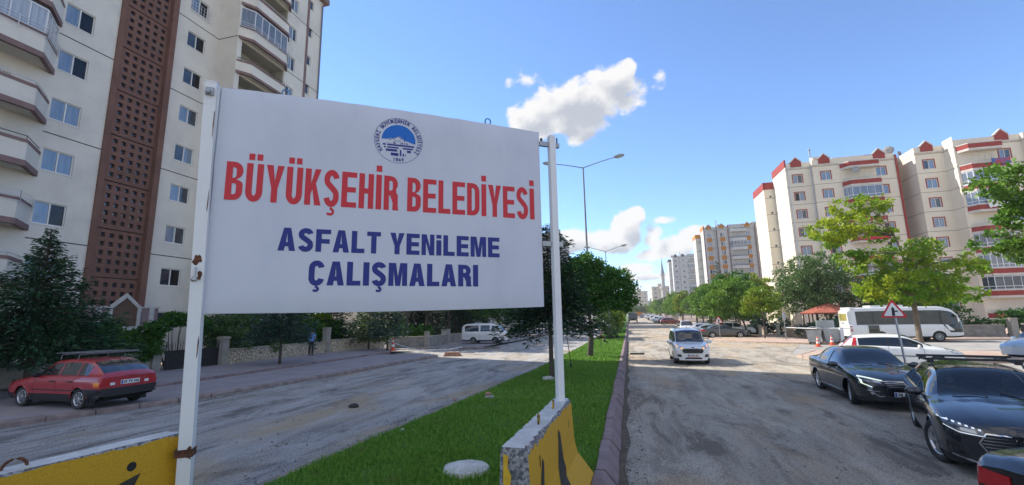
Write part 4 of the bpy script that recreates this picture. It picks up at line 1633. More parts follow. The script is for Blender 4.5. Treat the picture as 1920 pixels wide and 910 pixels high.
def stepped_block(label, name_org, ox, oy, zoff, th, floors, F, strips=False, accwin=True, seed=1, full=True, flag=False):
    """facades towards the camera (-Y) in three steps, the walls between them face the street (-X)"""
    rr = random.Random(seed)
    B = thing('apartment_building', label, 'building', (ox + 10, oy + 8, zoff), world_pts=True)
    top = zoff + 2.95 + F * floors
    ux = (1, 0)
    w, lines, trim = MB(), MB(), MB()

    def X(x): return ox + x
    def Y(y): return oy + y
    wlist = []

    def facade(x0, x1, y, z1, wins_x, ww=1.25, wh=1.32, name='a'):
        hs = []
        for wx in wins_x:
            for k in range(floors):
                z0 = zoff + .95 + F * k + 1.55
                hs.append((wx - x0, wx - x0 + ww, z0, z0 + wh))
        wallp(w, (X(x0), Y(y)), ux, x1 - x0, zoff, z1, hs, .12)
        for h in hs:
            wlist.append(((X(x0), Y(y)), h))
            if accwin:
                a, b, c, d = h
                sr = MB()
                for q in ((a - .13, a, c - .0, d + .13), (b, b + .13, c, d + .13), (a, b, d, d + .13)):
                    sr.box(X(x0) + q[0], X(x0) + q[1], Y(y) - .03, Y(y) - .002, q[2], q[3])
                sr.build('window_surround', th['acc'], B)
        if strips:
            for wx in wins_x:
                for k in range(floors):
                    z0 = zoff + .95 + F * k + 1.55
                    MB().box(X(wx) - .08, X(wx) + ww + .08, Y(y) - .02, Y(y) - .002, z0 - (F - wh) + .05, z0 - .06).build('coloured_panel', th['acc'], B)
        for k in range(1, floors + 1):
            z = zoff + .95 + F * k + .95
            lines.box(X(x0), X(x1), Y(y) - .004, Y(y) + .01, z, z + .05)

    def flank(x, y0, y1, z1, par=0.0):
        """wall facing the street, from its far end y1 to its near end y0"""
        wallp(w, (X(x), Y(y1)), (0, -1), y1 - y0, zoff, z1)
        for k in range(1, floors + 1):
            z = zoff + .95 + F * k + .95
            if z < z1:
                lines.box(X(x) - .004, X(x) + .01, Y(y0), Y(y1), z, z + .05)
        if par:
            MB().box(X(x) - .06, X(x) + .15, Y(y0) - .06, Y(y1), z1 - par, z1 + .02).build('parapet', th['acc'], B)

    def gable(xc, y, z, ww=1.5):
        hw = ww / 2
        acc, trim = MB(), MB()
        p = [(xc - hw, z - .55), (xc + hw, z - .55), (xc + hw, z + .25), (xc, z + .95), (xc - hw, z + .25)]
        acc.add([(X(a), Y(y) - .10, c) for a, c in p] + [(X(a), Y(y) + .2, c) for a, c in p], ((0, 1, 2, 3, 4), (9, 8, 7, 6, 5), (0, 5, 6, 1), (1, 6, 7, 2), (2, 7, 8, 3), (3, 8, 9, 4), (4, 9, 5, 0)))
        for (xa, za), (xb, zb2) in ((p[4], p[3]), (p[2], p[3])):
            s_ = .16 if xa < xb else -.16
            q = [(xa - s_, za - .03), (xa, za - .10), (xb, zb2 - .04), (xb, zb2 + .16)]
            trim.add([(X(a), Y(y) - .16, c) for a, c in q] + [(X(a), Y(y) + .25, c) for a, c in q], ((0, 1, 2, 3), (7, 6, 5, 4), (0, 4, 5, 1), (1, 5, 6, 2), (2, 6, 7, 3), (3, 7, 4, 0)))
        go = acc.build('gable', th['acc'], B)
        trim.build('gable_coping', th['trim'], go, kind='stuff')

    c = top - .55                       # cornice line
    # low corner bay, then the wings stepping forward
    flank(-1.55, 6.3, 12.7, top - 1.1, 1.2)
    wallp(w, (X(-1.55), Y(6.3)), ux, 1.55, zoff, top - 1.1, [(.75, 1.1, zoff + F * k + 2.0, zoff + F * k + 2.4) for k in range(floors)])
    MB().box(X(-1.5), X(0), Y(6.24), Y(6.4), top - 2.3, top - 1.08).build('parapet', th['acc'], B)
    for k in range(floors):
        window(B, (X(-1.55), Y(6.3)), ux, .75, 1.1, zoff + F * k + 2.0, zoff + F * k + 2.4, 1, (M_WGB,), depth=.08, fw=.04)
    for k in range(1, floors + 1):
        z = zoff + .95 + F * k + .95
        if z < top - 2.3:
            lines.box(X(-1.55), X(0), Y(6.296), Y(6.31), z, z + .05)
    flank(0, 0, 6.3, top + .6, 1.15)
    facade(0, 3.55, 0, top, [.95])
    flank(3.55, -.6, 0, top + .5)
    facade(3.55, 14.3, -.6, top, [4.6, 11.75])
    MB().box(X(14.3), X(14.55), Y(-.75), Y(1.0), zoff, top - .3).build('corner_strip', th['acc'], B)
    wallp(w, (X(14.3), Y(-.6)), (0, 1), 6, zoff, top)
    for g in (1.55, 5.2):
        gable(g, 0 if g < 3 else -.6, top - .1)
    gable(12.4, -.6, top - .1)
    trim.box(X(0.16), X(3.5), Y(-.12), Y(-.003), c - .35, c - .2)
    trim.box(X(3.4), X(7.0), Y(-.74), Y(-.603), c - .35, c - .2).box(X(11.85), X(14.4), Y(-.74), Y(-.603), c - .35, c - .2)
    if full:
        flank(16.05, -2.0, 8, top)
        facade(16.05, 19.6, -2.0, top, [16.95])
        flank(19.55, -4.0, -2.0, top + .5)
        facade(19.55, 27.0, -4.0, top, [24.4])
        flank(27.0, -4.5, -4.0, top)
        facade(27.0, 40.0, -4.5, top, [28.0, 33.5, 37.5])
        gable(17.6, -2.0, top - .1)
        gable(25.0, -4.0, top - .1)
        gable(28.7, -4.5, top - .1)
        trim.box(X(15.95), X(19.5), Y(-2.14), Y(-2.003), c - .35, c - .2).box(X(24.1), X(27), Y(-4.14), Y(-4.003), c - .35, c - .2).box(X(26.9), X(40), Y(-4.64), Y(-4.503), c - .35, c - .2)
        x1 = 40.0
    else:
        x1 = 16.0
        wallp(w, (X(14.56), Y(3.0)), ux, 3.4, zoff, top + 1.5, [(.25 + .5 * i, .48 + .5 * i, zoff + 1 + .55 * j, zoff + 1.25 + .55 * j) for i in range(6) for j in range(int(F * floors / .55))], .2)
        wallp(w, (X(14.56), Y(3.35)), ux, 3.4, zoff, top + 1.5)
    if strips:
        for (sx, sy) in ((-.05, -.12), (3.48, -.72), (6.75, -.72), (14.25, -.80)):
            MB().box(X(sx), X(sx) + .32, Y(sy), Y(sy) + .115, zoff, top + .3).build('dark_pilaster', M_BAND, B)
    # roof, stair head, chimneys
    roof = MB()
    roof.prism([(X(-1.3), Y(6.5)), (X(0.1), Y(6.5)), (X(0.1), Y(.2)), (X(14.2), Y(.2)), (X(14.2), Y(12.4)), (X(-1.3), Y(12.4))], top - 1.4, top - 1.2)
    if full:
        roof.prism([(X(16.2), Y(-1.8)), (X(39), Y(-1.8)), (X(39), Y(12)), (X(16.2), Y(12))], top - .9, top - .7)
    roof.build('roof', th['acc'], B)
    hd = MB()
    hd.box(X(7.4), X(15.6), Y(2.0), Y(10), top - 1.2, top + .9)
    hd.box(X(4.3), X(5.2), Y(.6), Y(1.5), top - 1.2, top + .9)
    hd.build('stair_head', th['wall'], B)
    MB().box(X(11.8), X(14.6), Y(1.9), Y(2.0), top - .5, top + .85).build('parapet', th['acc'], B)
    MB().tube([(X(4.0), Y(.9), top - .5), (X(4.0), Y(.9), top + 2.2)], .12, 8).lathe([(.0, 0), (.2, 0), (.2, .12), (0, .3)], (X(4.0), Y(.9), top + 2.15), n=8).build('chimney', M_GALV, B)
    wo = w.build('wall', th['wall'], B)
    lines.build('joint_line', M_LINE, B, kind='stuff')
    trim.build('cornice', th['trim'], B, kind='stuff')
    pipe = MB()
    for (xx, yy) in ((.35, -.08), (3.45, -.1)):
        pipe.tube([(X(xx), Y(yy), zoff), (X(xx), Y(yy), top - .4)], .06, 6)
    pipe.build('drainpipe', M_RAILW, B)
    for p0, h in wlist:
        g = rr.choice([(M_WGC, M_WGC), (M_WGC, M_WGC), (M_WGL, M_WGC), (M_WGB, M_WGC), (M_WGC, M_WGL)])
        window(B, p0, ux, *h, 2, g, depth=.08)
    # balconies
    cols = [(7.15, 11.75, -.6, ['open', 'glz', 'open', 'open', 'rail', 'glz', 'open', 'rail'])]
    if full:
        cols.append((19.75, 24.2, -4.0, ['open', 'wglz', 'glz', 'open', 'blind', 'wglz', 'dark', 'open']))
    for (xa, xb, y, sty) in cols:
        bk = MB()
        for k in range(floors):
            z = zoff + .95 + F * k
            # back wall slightly warmer, set behind the facade line
            bk.box(X(xa), X(xb), Y(y) - .05, Y(y) - .003, z + .4, z + F + .0)
        bk.build('balcony_back', th['wall'], B)
        for k in range(floors + 1):
            z = zoff + .95 + F * k
            s = sty[(floors - 1 - k) % len(sty)] if k < floors else 'top'
            path = [(X(xa), Y(y)), (X(xa) + .75, Y(y) - 1.15), (X(xb), Y(y) - 1.15), (X(xb), Y(y))]
            bm = MB()
            bm.prism(path, z, z + .30)
            par = bm.build('balcony', th['trim'], B)
            b2 = MB()
            strip_wall(b2, offset_poly(path, .0), .12, z + .30, z + .92)
            b2.build('balcony_band', th['acc'] if accwin else th['trim'], par)
            b3 = MB()
            strip_wall(b3, offset_poly(path, .03), .18, z + .92, z + 1.05)
            if s in ('open', 'rail'):
                q = offset_poly(path, -.08)
                b3.tube([(a, b, z + 1.3) for a, b in q], .03, 5)
            b3.build('balcony_cap', th['trim'] if accwin else mat('dark_cap', (.08, .075, .075), .8), par)
            if k == floors:
                continue
            dw = window(B, (X(xa), Y(y) - .06), ux, 1.7, 3.9, z + .45, z + 2.45, 3, (M_WGC, M_WGL, M_WGC), depth=.0, name='balcony_door')
            if s in ('glz', 'wglz', 'blind', 'dark'):
                q = offset_poly(path, -.06)
                f, pn = MB(), MB()
                for i in range(3):
                    l = math.hypot(q[i + 1][0] - q[i][0], q[i + 1][1] - q[i][1])
                    n = max(1, round(l / (.62 if s == 'wglz' else .85)))
                    u = ((q[i + 1][0] - q[i][0]) / l, (q[i + 1][1] - q[i][1]) / l)
                    for j in range(n + 1):
                        p = (q[i][0] + u[0] * l * j / n, q[i][1] + u[1] * l * j / n)
                        f.obox(p, u, .045 if s == 'wglz' else .025, .04, z + 1.05, z + F - .01)
                    cc = ((q[i][0] + q[i + 1][0]) / 2, (q[i][1] + q[i + 1][1]) / 2)
                    for zz in (z + F - .12, z + 1.07, z + 1.45):
                        f.obox(cc, u, l / 2 - .05, .03, zz, zz + .07)
                    pn.quad((q[i][0], q[i][1], z + 1.05), (q[i + 1][0], q[i + 1][1], z + 1.05), (q[i + 1][0], q[i + 1][1], z + F - .02), (q[i][0], q[i][1], z + F - .02))
                f.build('glazing_frame', M_RAILW, par)
                pn.build('glazing', {'blind': mat('roller_blind', (.20, .21, .24), .7), 'dark': M_WGL}.get(s, M_GLZ), par)
    return B, top


B1, top1 = stepped_block('cream and dark red apartment block with stepped corners behind the bus', '', 25.05, 76.0, 0.15, TH_RED, 8, 2.82, seed=3)
B2, top2 = stepped_block('grey apartment block with orange panels between its windows', '', 24.0, 148.0, 1.1, TH_ORG, 9, 2.82, strips=True, accwin=False, seed=4, full=False)
B3, top3 = stepped_block('plain pale grey apartment block beyond the orange one, next to the minaret', '', 23.6, 246.0, 2.2, TH_GRY, 10, 2.82, accwin=False, seed=6, full=False)
# dishes, laundry, flag, parasol on the near block's balconies
def dish(parent, p, r, face):
    d = Vector(face).normalized()
    q = d.to_track_quat('Z', 'Y')
    prof = [(r * k / 6, .28 * r * (k / 6) ** 2) for k in range(7)] + [(r * .98, .28 * r + .02), (0.01, .04)]
    mb = MB().lathe(prof, n=20)
    mb.v = [tuple(q @ Vector(v) + Vector(p)) for v in mb.v]
    mb.tube([Vector(p), Vector(p) - d * .25 + Vector((0, 0, -.4))], .03, 6)
    mb.tube([Vector(p) + Vector((0, 0, -r * .8)) + d * .2, Vector(p) + d * r * 1.1], .015, 5)
    return tag(mb.build('satellite_dish', M_CONC, None), 'white satellite dish', 'satellite dish')


o = dish(None, (25.05 + 8.6, 76 - 1.95, top1 - 2.82 + .35), .55, (-.3, -1, .35))
o['label'] = 'white satellite dish on the rail of the topmost balcony of the cream block'
o = dish(None, (25.05 + 15.2, 76 + 2.2, top1 + 1.3), .68, (-.35, -1, .3))
o['label'] = 'large white satellite dish on the roof of the cream and red block'
o = dish(None, (25.05 + 15.5 + 1.9, 76 + 4, top1 + 1.2), .40, (.5, -1, .1))
o['label'] = 'small dull satellite dish beside the large one on the cream block roof'


def cloth(name, label, cat, x0, x1, y, z0, z1, m, sag=.05, seed=0):
    rr = random.Random(seed)
    n = 14
    vs, fs = [], []
    for i in range(n + 1):
        t = i / n
        x = x0 + (x1 - x0) * t
        zt = z1 - sag * math.sin(math.pi * t)
        zb = z0 + rr.uniform(-.12, .12)
        for z, dy in ((zt, 0), ((zt + zb) / 2, rr.uniform(-.06, .0)), (zb, rr.uniform(-.10, .02))):
            for th_ in (0, .02):
                vs.append((x, y + dy + th_, z))
    for i in range(n):
        for j in range(2):
            a, b = i * 6 + j * 2, (i + 1) * 6 + j * 2
            fs += [(a, b, b + 2, a + 2), (a + 1, a + 3, b + 3, b + 1)]
    return tag(MB().add(vs, fs, True).build(name, m), label, cat)


zb = lambda k: .15 + .95 + 2.82 * k
cloth('laundry', 'white sheets hung out to dry over a balcony rail of the cream block', 'laundry', 25.05 + 21.3, 25.05 + 24.1, 72 - 1.32, zb(5) + .45, zb(5) + 1.5, mat('laundry_white', (.72, .70, .70), .9), .05, 2)
cloth('flag', 'red flag spread over a balcony parapet of the cream block', 'flag', 25.05 + 8.5, 25.05 + 11.3, 75.4 - 1.28, zb(4) + .35, zb(4) + 1.35, mat('flag_red', (.55, .015, .04), .8), .35, 4)
cloth('beach_towel', 'red and blue cloth hung over the top right balcony rail of the cream block', 'towel', 25.05 + 22.6, 25.05 + 24.6, 72 - 1.32, zb(7) + .55, zb(7) + 1.45, mat('towel_cloth', (.45, .05, .05), .8, col2=(.07, .13, .34), nscale=1.6, contrast=(.46, .54)), .1, 6)

# ---- distant blocks, simple but with their own windows
def far_block(label, x0, x1, y0, y1, z0, z1, wm, F=2.9, wx=3.0, seed=0, band=None, roofm=None):
    B = thing('apartment_building', label, 'building', ((x0 + x1) / 2, (y0 + y1) / 2, z0), world_pts=True)
    mb, gl = MB(), []
    n = int((z1 - z0) / F)
    for (p0, u, W) in (((x0, y0), (1, 0), x1 - x0), ((x0, y1), (0, -1), y1 - y0), ((x1, y0), (0, 1), y1 - y0)):
        k = max(1, int(W / wx))
        hs = [(W * (i + .5) / k - .75, W * (i + .5) / k + .75, z0 + F * j + 1.0, z0 + F * j + 2.4) for i in range(k) for j in range(n)]
        wallp(mb, p0, u, W, z0, z1, hs, .15)
        for h in hs:
            gl.append((p0, u, h))
    mb.quad((x0, y0, z1), (x1, y0, z1), (x1, y1, z1), (x0, y1, z1))
    mb.box(x0 - .2, x1 + .2, y0 - .2, y1 + .2, z1 + .003, z1 + .5)
    mb.box(x0 + (x1 - x0) * .3, x0 + (x1 - x0) * .6, y0 + 2, y1 - 2, z1 + .5, z1 + 2.6)
    mb.build('wall', wm, B)
    if band:
        bb = MB()
        for j in range(n):
            bb.box(x0 + (x1 - x0) * .55, x0 + (x1 - x0) * .9, y0 - 1.1, y0 - .003, z0 + F * j, z0 + F * j + 1.0)
        bb.build('balcony', band, B)
    for p0, u, h in gl:
        window(B, p0, u, *h, 1, (random.choice((M_WGL, M_WGC)),), depth=.1, fw=.08)
    return B


M_FARC = mat('far_cream', (.52, .47, .39), .9, col2=(.46, .42, .35), nscale=.2)
M_FARG = mat('far_grey', (.46, .46, .45), .9, col2=(.41, .41, .40), nscale=.2)
far_block('far beige block with pale balconies left of the minaret', 16.6, 30, 330, 346, 2, 22.5, M_FARC, wx=3.4, band=M_FARG)
far_block('distant beige slab closing the end of the street', 3.6, 16.2, 400, 415, 2, 23.3, M_FARC, wx=3.2)
far_block('low distant grey block right of the street end', 16.8, 24, 430, 442, 2, 16, M_FARG, wx=3.2)
far_block('pale rounded-balcony tower showing between the board and its right post', -30, -13.3, 92, 108, .5, 19.8, M_FARG, wx=3.2, band=mat('tower_band', (.55, .54, .52), .85))
far_block('lower white block behind the right post of the board', -22, -12.2, 118, 130, .8, 17.6, M_FARG, wx=3.0)
far_block('cream apartment block glimpsed over the hedge under the board', -45, -29.4, 60, 66, .1, 27, M_FARC, wx=3.0)
far_block('grey apartment block behind the trees left of the minibus', -44, -27.0, 74, 88, .2, 24, M_FARG, wx=3.2)
# minaret
mn = thing('minaret', 'slender grey stone minaret with a pointed cap beside the pale grey block', 'minaret', (20.6, 280, 2.3))
M_MIN = mat('minaret_stone', (.50, .48, .45), .9, col2=(.44, .42, .40), nscale=.8)
MB().lathe([(2.0, 0), (2.0, 6), (1.35, 8), (1.3, 15)], n=12, smooth=False).build('shaft', M_MIN, mn)
MB().lathe([(1.3, 15), (2.0, 16.2), (2.0, 17.3), (1.85, 17.3), (1.85, 16.4), (1.0, 16.4)], n=16, smooth=False).build('gallery', M_MIN, mn)
MB().lathe([(1.1, 16.3), (1.05, 23.5), (1.35, 24.2), (1.3, 24.5)], n=12, smooth=False).build('upper_shaft', M_MIN, mn)
MB().lathe([(1.35, 24.4), (.85, 27.5), (.22, 32.5), (.06, 34.5), (.14, 34.8), (.0, 35.6)], n=14).build('cap', mat('lead_grey', (.30, .31, .34), .6), mn)
# ------------------------------------------------------------------ trees and shrubs
M_BARK = mat('bark_grey', (.115, .095, .075), .95, col2=(.07, .055, .045), nscale=9, bump=1.0, bscale=30, stretch=(1, 1, .25))
M_BARKL = mat('bark_pale', (.24, .19, .145), .9, col2=(.15, .12, .09), nscale=7, bump=.6, bscale=30, stretch=(1, 1, .3))


def leafmat(name, a, b, tr=.3, sc=.55):
    return mat(name, a, .5, col2=b, nscale=sc, ndetail=5, trans=tr, spec=.35)


L_DARK = leafmat('leaf_dark', (.036, .125, .014), (.075, .19, .025))
L_MID = leafmat('leaf_mid', (.085, .205, .020), (.16, .28, .030))
L_YEL = leafmat('leaf_yellow_green', (.15, .27, .022), (.27, .33, .03), .35)
L_MAPLE = leafmat('leaf_maple', (.135, .30, .022), (.36, .43, .028), .45, .45)
L_OLIVE = leafmat('leaf_olive', (.075, .145, .04), (.12, .20, .055))
L_SPRUCE = leafmat('needle_dark', (.020, .072, .030), (.042, .11, .042), .1)
L_BLUE = leafmat('needle_blue', (.030, .075, .055), (.055, .11, .075), .1)
L_SPRL = leafmat('needle_fresh', (.055, .12, .030), (.095, .165, .045), .2)
L_SPRD = leafmat('needle_black', (.014, .044, .018), (.028, .07, .026), .1)


ORD = 'first second third fourth fifth sixth seventh eighth ninth tenth eleventh twelfth thirteenth fourteenth fifteenth sixteenth seventeenth eighteenth nineteenth twentieth twenty-first twenty-second'.split()


def unit(n):
    v = RNG.normal(size=(n, 3))
    return v / np.linalg.norm(v, axis=1, keepdims=True)


def leaf_quads(P, D, Ln, Wd, N=None):
    """diamond leaves at P along D (unit), length Ln, width Wd, bent along the midrib"""
    n = len(P)
    r = unit(n) if N is None else N
    S = np.cross(D, r)
    S /= np.linalg.norm(S, axis=1, keepdims=True) + 1e-9
    U = np.cross(S, D)
    V = np.zeros((n, 4, 3))
    V[:, 0] = P
    V[:, 1] = P + D * (Ln * .5)[:, None] + S * (Wd * .5)[:, None] + U * (Ln * .10)[:, None]
    V[:, 2] = P + D * Ln[:, None] - U * (Ln * .05)[:, None]
    V[:, 3] = P + D * (Ln * .5)[:, None] - S * (Wd * .5)[:, None] + U * (Ln * .10)[:, None]
    return V.reshape(-1, 3)


def crown_pts(lumps, n, shell=.55):
    """points through a set of ellipsoid lumps, thicker near their outsides, thinned into twig clusters"""
    vol = np.array([l[3] * l[4] * l[5] for l in lumps]) ** .8
    cnt = RNG.multinomial(n, vol / vol.sum())
    P, D = [], []
    for l, c in zip(lumps, cnt):
        k = max(6, c // 26)
        d = unit(k)
        rad = (shell + (1 - shell) * RNG.random(k) ** .6) * RNG.uniform(.82, 1.1, k)
        tw = np.array(l[:3]) + d * rad[:, None] * np.array(l[3:6])
        idx = RNG.integers(0, k, c)
        spread = np.array(l[3:6]).mean() * .17
        p = tw[idx] + RNG.normal(size=(c, 3)) * spread * np.array([1, 1, .6])
        o = d[idx] * .55 + unit(c) * .75
        o[:, 2] += RNG.uniform(-.5, .25, c)
        P.append(p)
        D.append(o / np.linalg.norm(o, axis=1, keepdims=True))
    return np.concatenate(P), np.concatenate(D)


def limb(mb, a, b, r0, r1, bend=.12, n=5, k=7):
    a, b = Vector(a), Vector(b)
    side = Vector((random.uniform(-1, 1), random.uniform(-1, 1), random.uniform(.0, .6))) * (b - a).length * bend
    pts = [a + (b - a) * t + side * math.sin(math.pi * t) for t in [i / n for i in range(n + 1)]]
    mb.tube(pts, [r0 + (r1 - r0) * i / n for i in range(n + 1)], k)
    return pts


def broadleaf(name, label, base, h, r, trunk_h, leaves, lm, leaf=.16, tr=.12, bark=None, lumps=9, seed=0, flat=.75, lean=(0, 0), open_=0.0, group=None, cx=None, shape=None, cat='tree'):
    random.seed(seed)
    t = thing(name, label, cat, base, group=group)
    ch = h - trunk_h
    cz = trunk_h + ch * .52
    top = Vector((lean[0], lean[1], 0))
    L = []
    if shape:
        L = shape
    else:
        for i in range(lumps):
            a = 2 * math.pi * (i * .382 + random.uniform(-.06, .06)) * 1.0
            q = (i + .5) / lumps
            z = trunk_h + ch * (.16 + .74 * q)
            prof = math.sin(math.pi * min(1.0, .22 + .70 * q)) ** .8
            rr_ = r * prof * random.uniform(.48, .68)
            s = r * random.uniform(.34, .50) * (1 - .25 * q)
            L.append((top.x + math.cos(a) * rr_, top.y + math.sin(a) * rr_, z, s * 1.1, s * 1.1, s * flat))
        L.append((top.x, top.y, cz, r * .45, r * .45, ch * .30))
    mb = MB()
    ft = Vector((top.x * .4, top.y * .4, trunk_h))
    limb(mb, (0, 0, -.1), ft, tr * 1.25, tr * .85, .03, 6, 9)
    leads = [limb(mb, ft, (top.x * .8 - .12 * r, top.y, trunk_h + ch * .72), tr * .72, tr * .12, .05, 7, 7)]
    if open_:
        leads.append(limb(mb, ft, (top.x + .28 * r, top.y, trunk_h + ch * .55), tr * .65, tr * .12, .06, 7, 7))
    for l in L:
        tgt = Vector(l[:3]) + Vector((random.uniform(-.2, .2), random.uniform(-.2, .2), random.uniform(.0, .3))) * l[3]
        cands = [q for ld in leads for q in ld[:-1] if q.z < tgt.z + .05] or [ft]
        st = min(cands, key=lambda q: (q - tgt).length + abs(tgt.z - q.z - .5) * .6)
        p = limb(mb, st, tgt, tr * .28, tr * .07, .14, 5, 5)
        for q in range(2):
            e = Vector(l[:3]) + Vector((random.uniform(-1, 1) * l[3], random.uniform(-1, 1) * l[4], random.uniform(-.4, 1) * l[5])) * .85
            limb(mb, p[3], e, tr * .2, tr * .05, .12, 3, 5)
    mb.build('trunk', bark or M_BARK, t)
    P, D = crown_pts(L, leaves, .5 if not open_ else .7)
    n = len(P)
    Ln = leaf * RNG.uniform(.6, 1.3, n)
    V = leaf_quads(P, D, Ln, Ln * RNG.uniform(.55, .8, n))
    tri_mesh('crown', V, np.arange(4 * n).reshape(-1, 4), lm, parent=t)
    return t


def conifer(name, label, base, h, r, z0, levels, per, sprays, lm, tr=.11, droop=.25, spray=.30, seed=0, power=.9, group=None, sparse_tip=0):
    random.seed(seed)
    rs = np.random.default_rng(seed)
    t = thing(name, label, 'tree', base, group=group)
    mb = MB()
    mb.tube([(0, 0, -.1), (0, 0, h * .5), (random.uniform(-.05, .05), 0, h)], [tr, tr * .55, .012], 8)
    P, D, LN, WD = [], [], [], []
    for lv in range(levels):
        q = lv / (levels - 1)
        z = z0 + (h * .985 - z0) * q
        rad = r * (1 - q) ** power * rs.uniform(.86, 1.08) + .10
        nb = max(4, int(per * (1 - q * .45)))
        a0 = rs.uniform(0, 6.3)
        for b in range(nb):
            a = a0 + 2 * math.pi * b / nb + rs.uniform(-.22, .22)
            R_ = rad * rs.uniform(.66, 1.16)
            zj = z + rs.uniform(-.5, .5) * (h - z0) / levels * 1.1
            dirv = np.array([math.cos(a), math.sin(a), 0.0])
            rise = .10 + .55 * q - droop * (1 - q)
            m = max(7, int(sprays * R_ / r) + 3)
            tt = rs.random(m) ** .75
            pos = dirv[None, :] * (R_ * tt)[:, None]
            zz = zj + rise * R_ * tt - droop * .35 * R_ * tt ** 2 + .18 * R_ * np.maximum(0, tt - .75)
            pos[:, 2] = zz
            side = np.array([-dirv[1], dirv[0], 0.0])
            wv = (.11 + .30 * (1 - tt)) * R_ * .55 + .05
            off = rs.uniform(-1, 1, m)
            pos += side[None, :] * (off * wv)[:, None]
            pos[:, 2] += rs.normal(0, .07, m) * (.4 + .6 * R_) - np.abs(off) * .05 * R_
            d = dirv[None, :] * rs.uniform(.5, 1.1, m)[:, None] + side[None, :] * (off * rs.uniform(.3, 1.2, m))[:, None] + np.stack([np.zeros(m), np.zeros(m), rs.uniform(-.45, .30, m)], 1)
            d /= np.linalg.norm(d, axis=1, keepdims=True)
            P.append(pos)
            D.append(d)
            ln = spray * rs.uniform(.55, 1.25, m) * (.6 + .4 * R_ / r)
            LN.append(ln)
            WD.append(ln * rs.uniform(.22, .38, m))
            if b % 2 == 0 or nb < 8:
                mb.tube([(0, 0, zj), tuple(dirv * R_ * .5 + np.array([0, 0, zj + rise * R_ * .5])), tuple(dirv * R_ * .9 + np.array([0, 0, zj + rise * R_ * .9 - droop * .3 * R_]))], [tr * .22, tr * .13, .006], 4)
    mb.build('trunk', M_BARK, t)
    P, D, LN, WD = map(np.concatenate, (P, D, LN, WD))
    n = len(P)
    N = np.tile(np.array([0, 0, 1.0]), (n, 1)) + rs.normal(size=(n, 3)) * .55
    V = leaf_quads(P, D, LN, WD, N)
    tri_mesh('crown', V, np.arange(4 * n).reshape(-1, 4), lm, parent=t)
    return t


def shrub(name, label, base, lumps, leaves, lm, leaf=.10, group=None, cat='bush', stems=4, shell=.6):
    t = thing(name, label, cat, base, group=group)
    mb = MB()
    for l in lumps[:12]:
        limb(mb, (l[0] * .5, l[1] * .5, -.05), (l[0], l[1], l[2]), .035, .01, .1, 3, 5)
    mb.build('stem', M_BARK, t, kind='stuff')
    P, D = crown_pts(lumps, leaves, shell)
    P[:, 2] = np.maximum(P[:, 2], .02)
    n = len(P)
    Ln = leaf * RNG.uniform(.6, 1.4, n)
    V = leaf_quads(P, D, Ln, Ln * RNG.uniform(.5, .8, n))
    tri_mesh('foliage', V, np.arange(4 * n).reshape(-1, 4), lm, parent=t)
    return t


def boxl(x0, x1, y0, y1, z0, z1, n, s, rr):
    return [(rr.uniform(x0, x1), rr.uniform(y0, y1), rr.uniform(z0, z1), s * rr.uniform(.8, 1.3), s * rr.uniform(.8, 1.3), s * rr.uniform(.7, 1.1)) for _ in range(n)]


rv = random.Random(21)
# left: the big spruce by the red car and the greenery behind the garden wall
conifer('spruce_tree', 'big dark spruce standing on the pavement at the nose of the red car', (-20.4, 11.4, .15), 5.85, 2.75, 1.35, 30, 15, 120, L_SPRUCE, .17, .16, .22, seed=4, power=1.2)
shrub('garden_hedge', 'dark overgrown hedge behind the low wall beside the red car', (-24.0, 13.5, .1), boxl(-.7, .9, -4.5, 3.0, .6, 2.3, 30, .72, rv), 26000, L_DARK, .13)
shrub('arched_creeper', 'dark creeper arching over the garden gate towards the white post', (-22.9, 18.9, .1),
      [(0 + rv.uniform(-.3, .3), -1.9 + i * .36, 2.05 + .55 * math.sin(i * .30) + rv.uniform(-.15, .15), .42, .42, .34) for i in range(11)] + boxl(-.5, .3, -2.2, -1.4, .5, 1.8, 6, .5, rv), 14000, L_DARK, .11)
shrub('garden_bush', 'rounded olive green bush right of the garden gate', (-23.6, 22.4, .2), boxl(-.8, 1.0, -1.5, 2.6, .8, 2.6, 18, .78, rv), 20000, L_OLIVE, .13)
conifer('spruce_tree', 'bluish young spruce with a bare lower trunk on the pavement near the walking man', (-18.75, 21.3, .24), 3.9, 1.85, 1.45, 15, 13, 40, L_BLUE, .085, .18, .27, seed=6, power=.75)
conifer('spruce_tree', 'bluish young spruce with bare trunk beside the left traffic cone', (-18.1, 31.6, .24), 4.1, 1.55, 1.25, 15, 12, 34, L_BLUE, .08, .16, .27, seed=8, power=.8)
conifer('spruce_tree', 'fresh green spruce just left of the spruce by the cone', (-20.6, 33.0, .2), 4.6, 1.7, .9, 16, 12, 34, L_SPRL, .09, .16, .28, seed=9, power=.85)
conifer('spruce_tree', 'dark spruce behind the garden wall right of the walking man', (-24.2, 33.0, .2), 6.5, 2.6, .4, 20, 13, 38, L_SPRD, .12, .2, .36, seed=10, power=.85)
conifer('spruce_tree', 'dark spruce behind the olive bush in the left garden', (-26.4, 26.0, .2), 6.5, 2.6, .4, 18, 13, 36, L_SPRD, .12, .2, .36, seed=11, power=.85)
broadleaf('garden_tree', 'sunlit yellow green tree behind the wall pillar by the walking man', (-24.6, 31.0, .2), 4.4, 1.9, 1.0, 9000, L_YEL, .15, .08, seed=31)
shrub('clipped_hedge', 'flat topped dark hedge on the corner behind the left spruces', (-21.4, 40.4, .12), boxl(-2.2, 2.6, -1.6, 1.6, .5, 1.5, 26, .62, rv), 15000, L_DARK, .13)
shrub('garden_bush', 'light green bushes spreading over the flat hedge', (-24.5, 43.5, .12), boxl(-2.5, 2.5, -1.2, 1.2, 1.0, 2.3, 18, .8, rv), 11000, L_MID, .17)
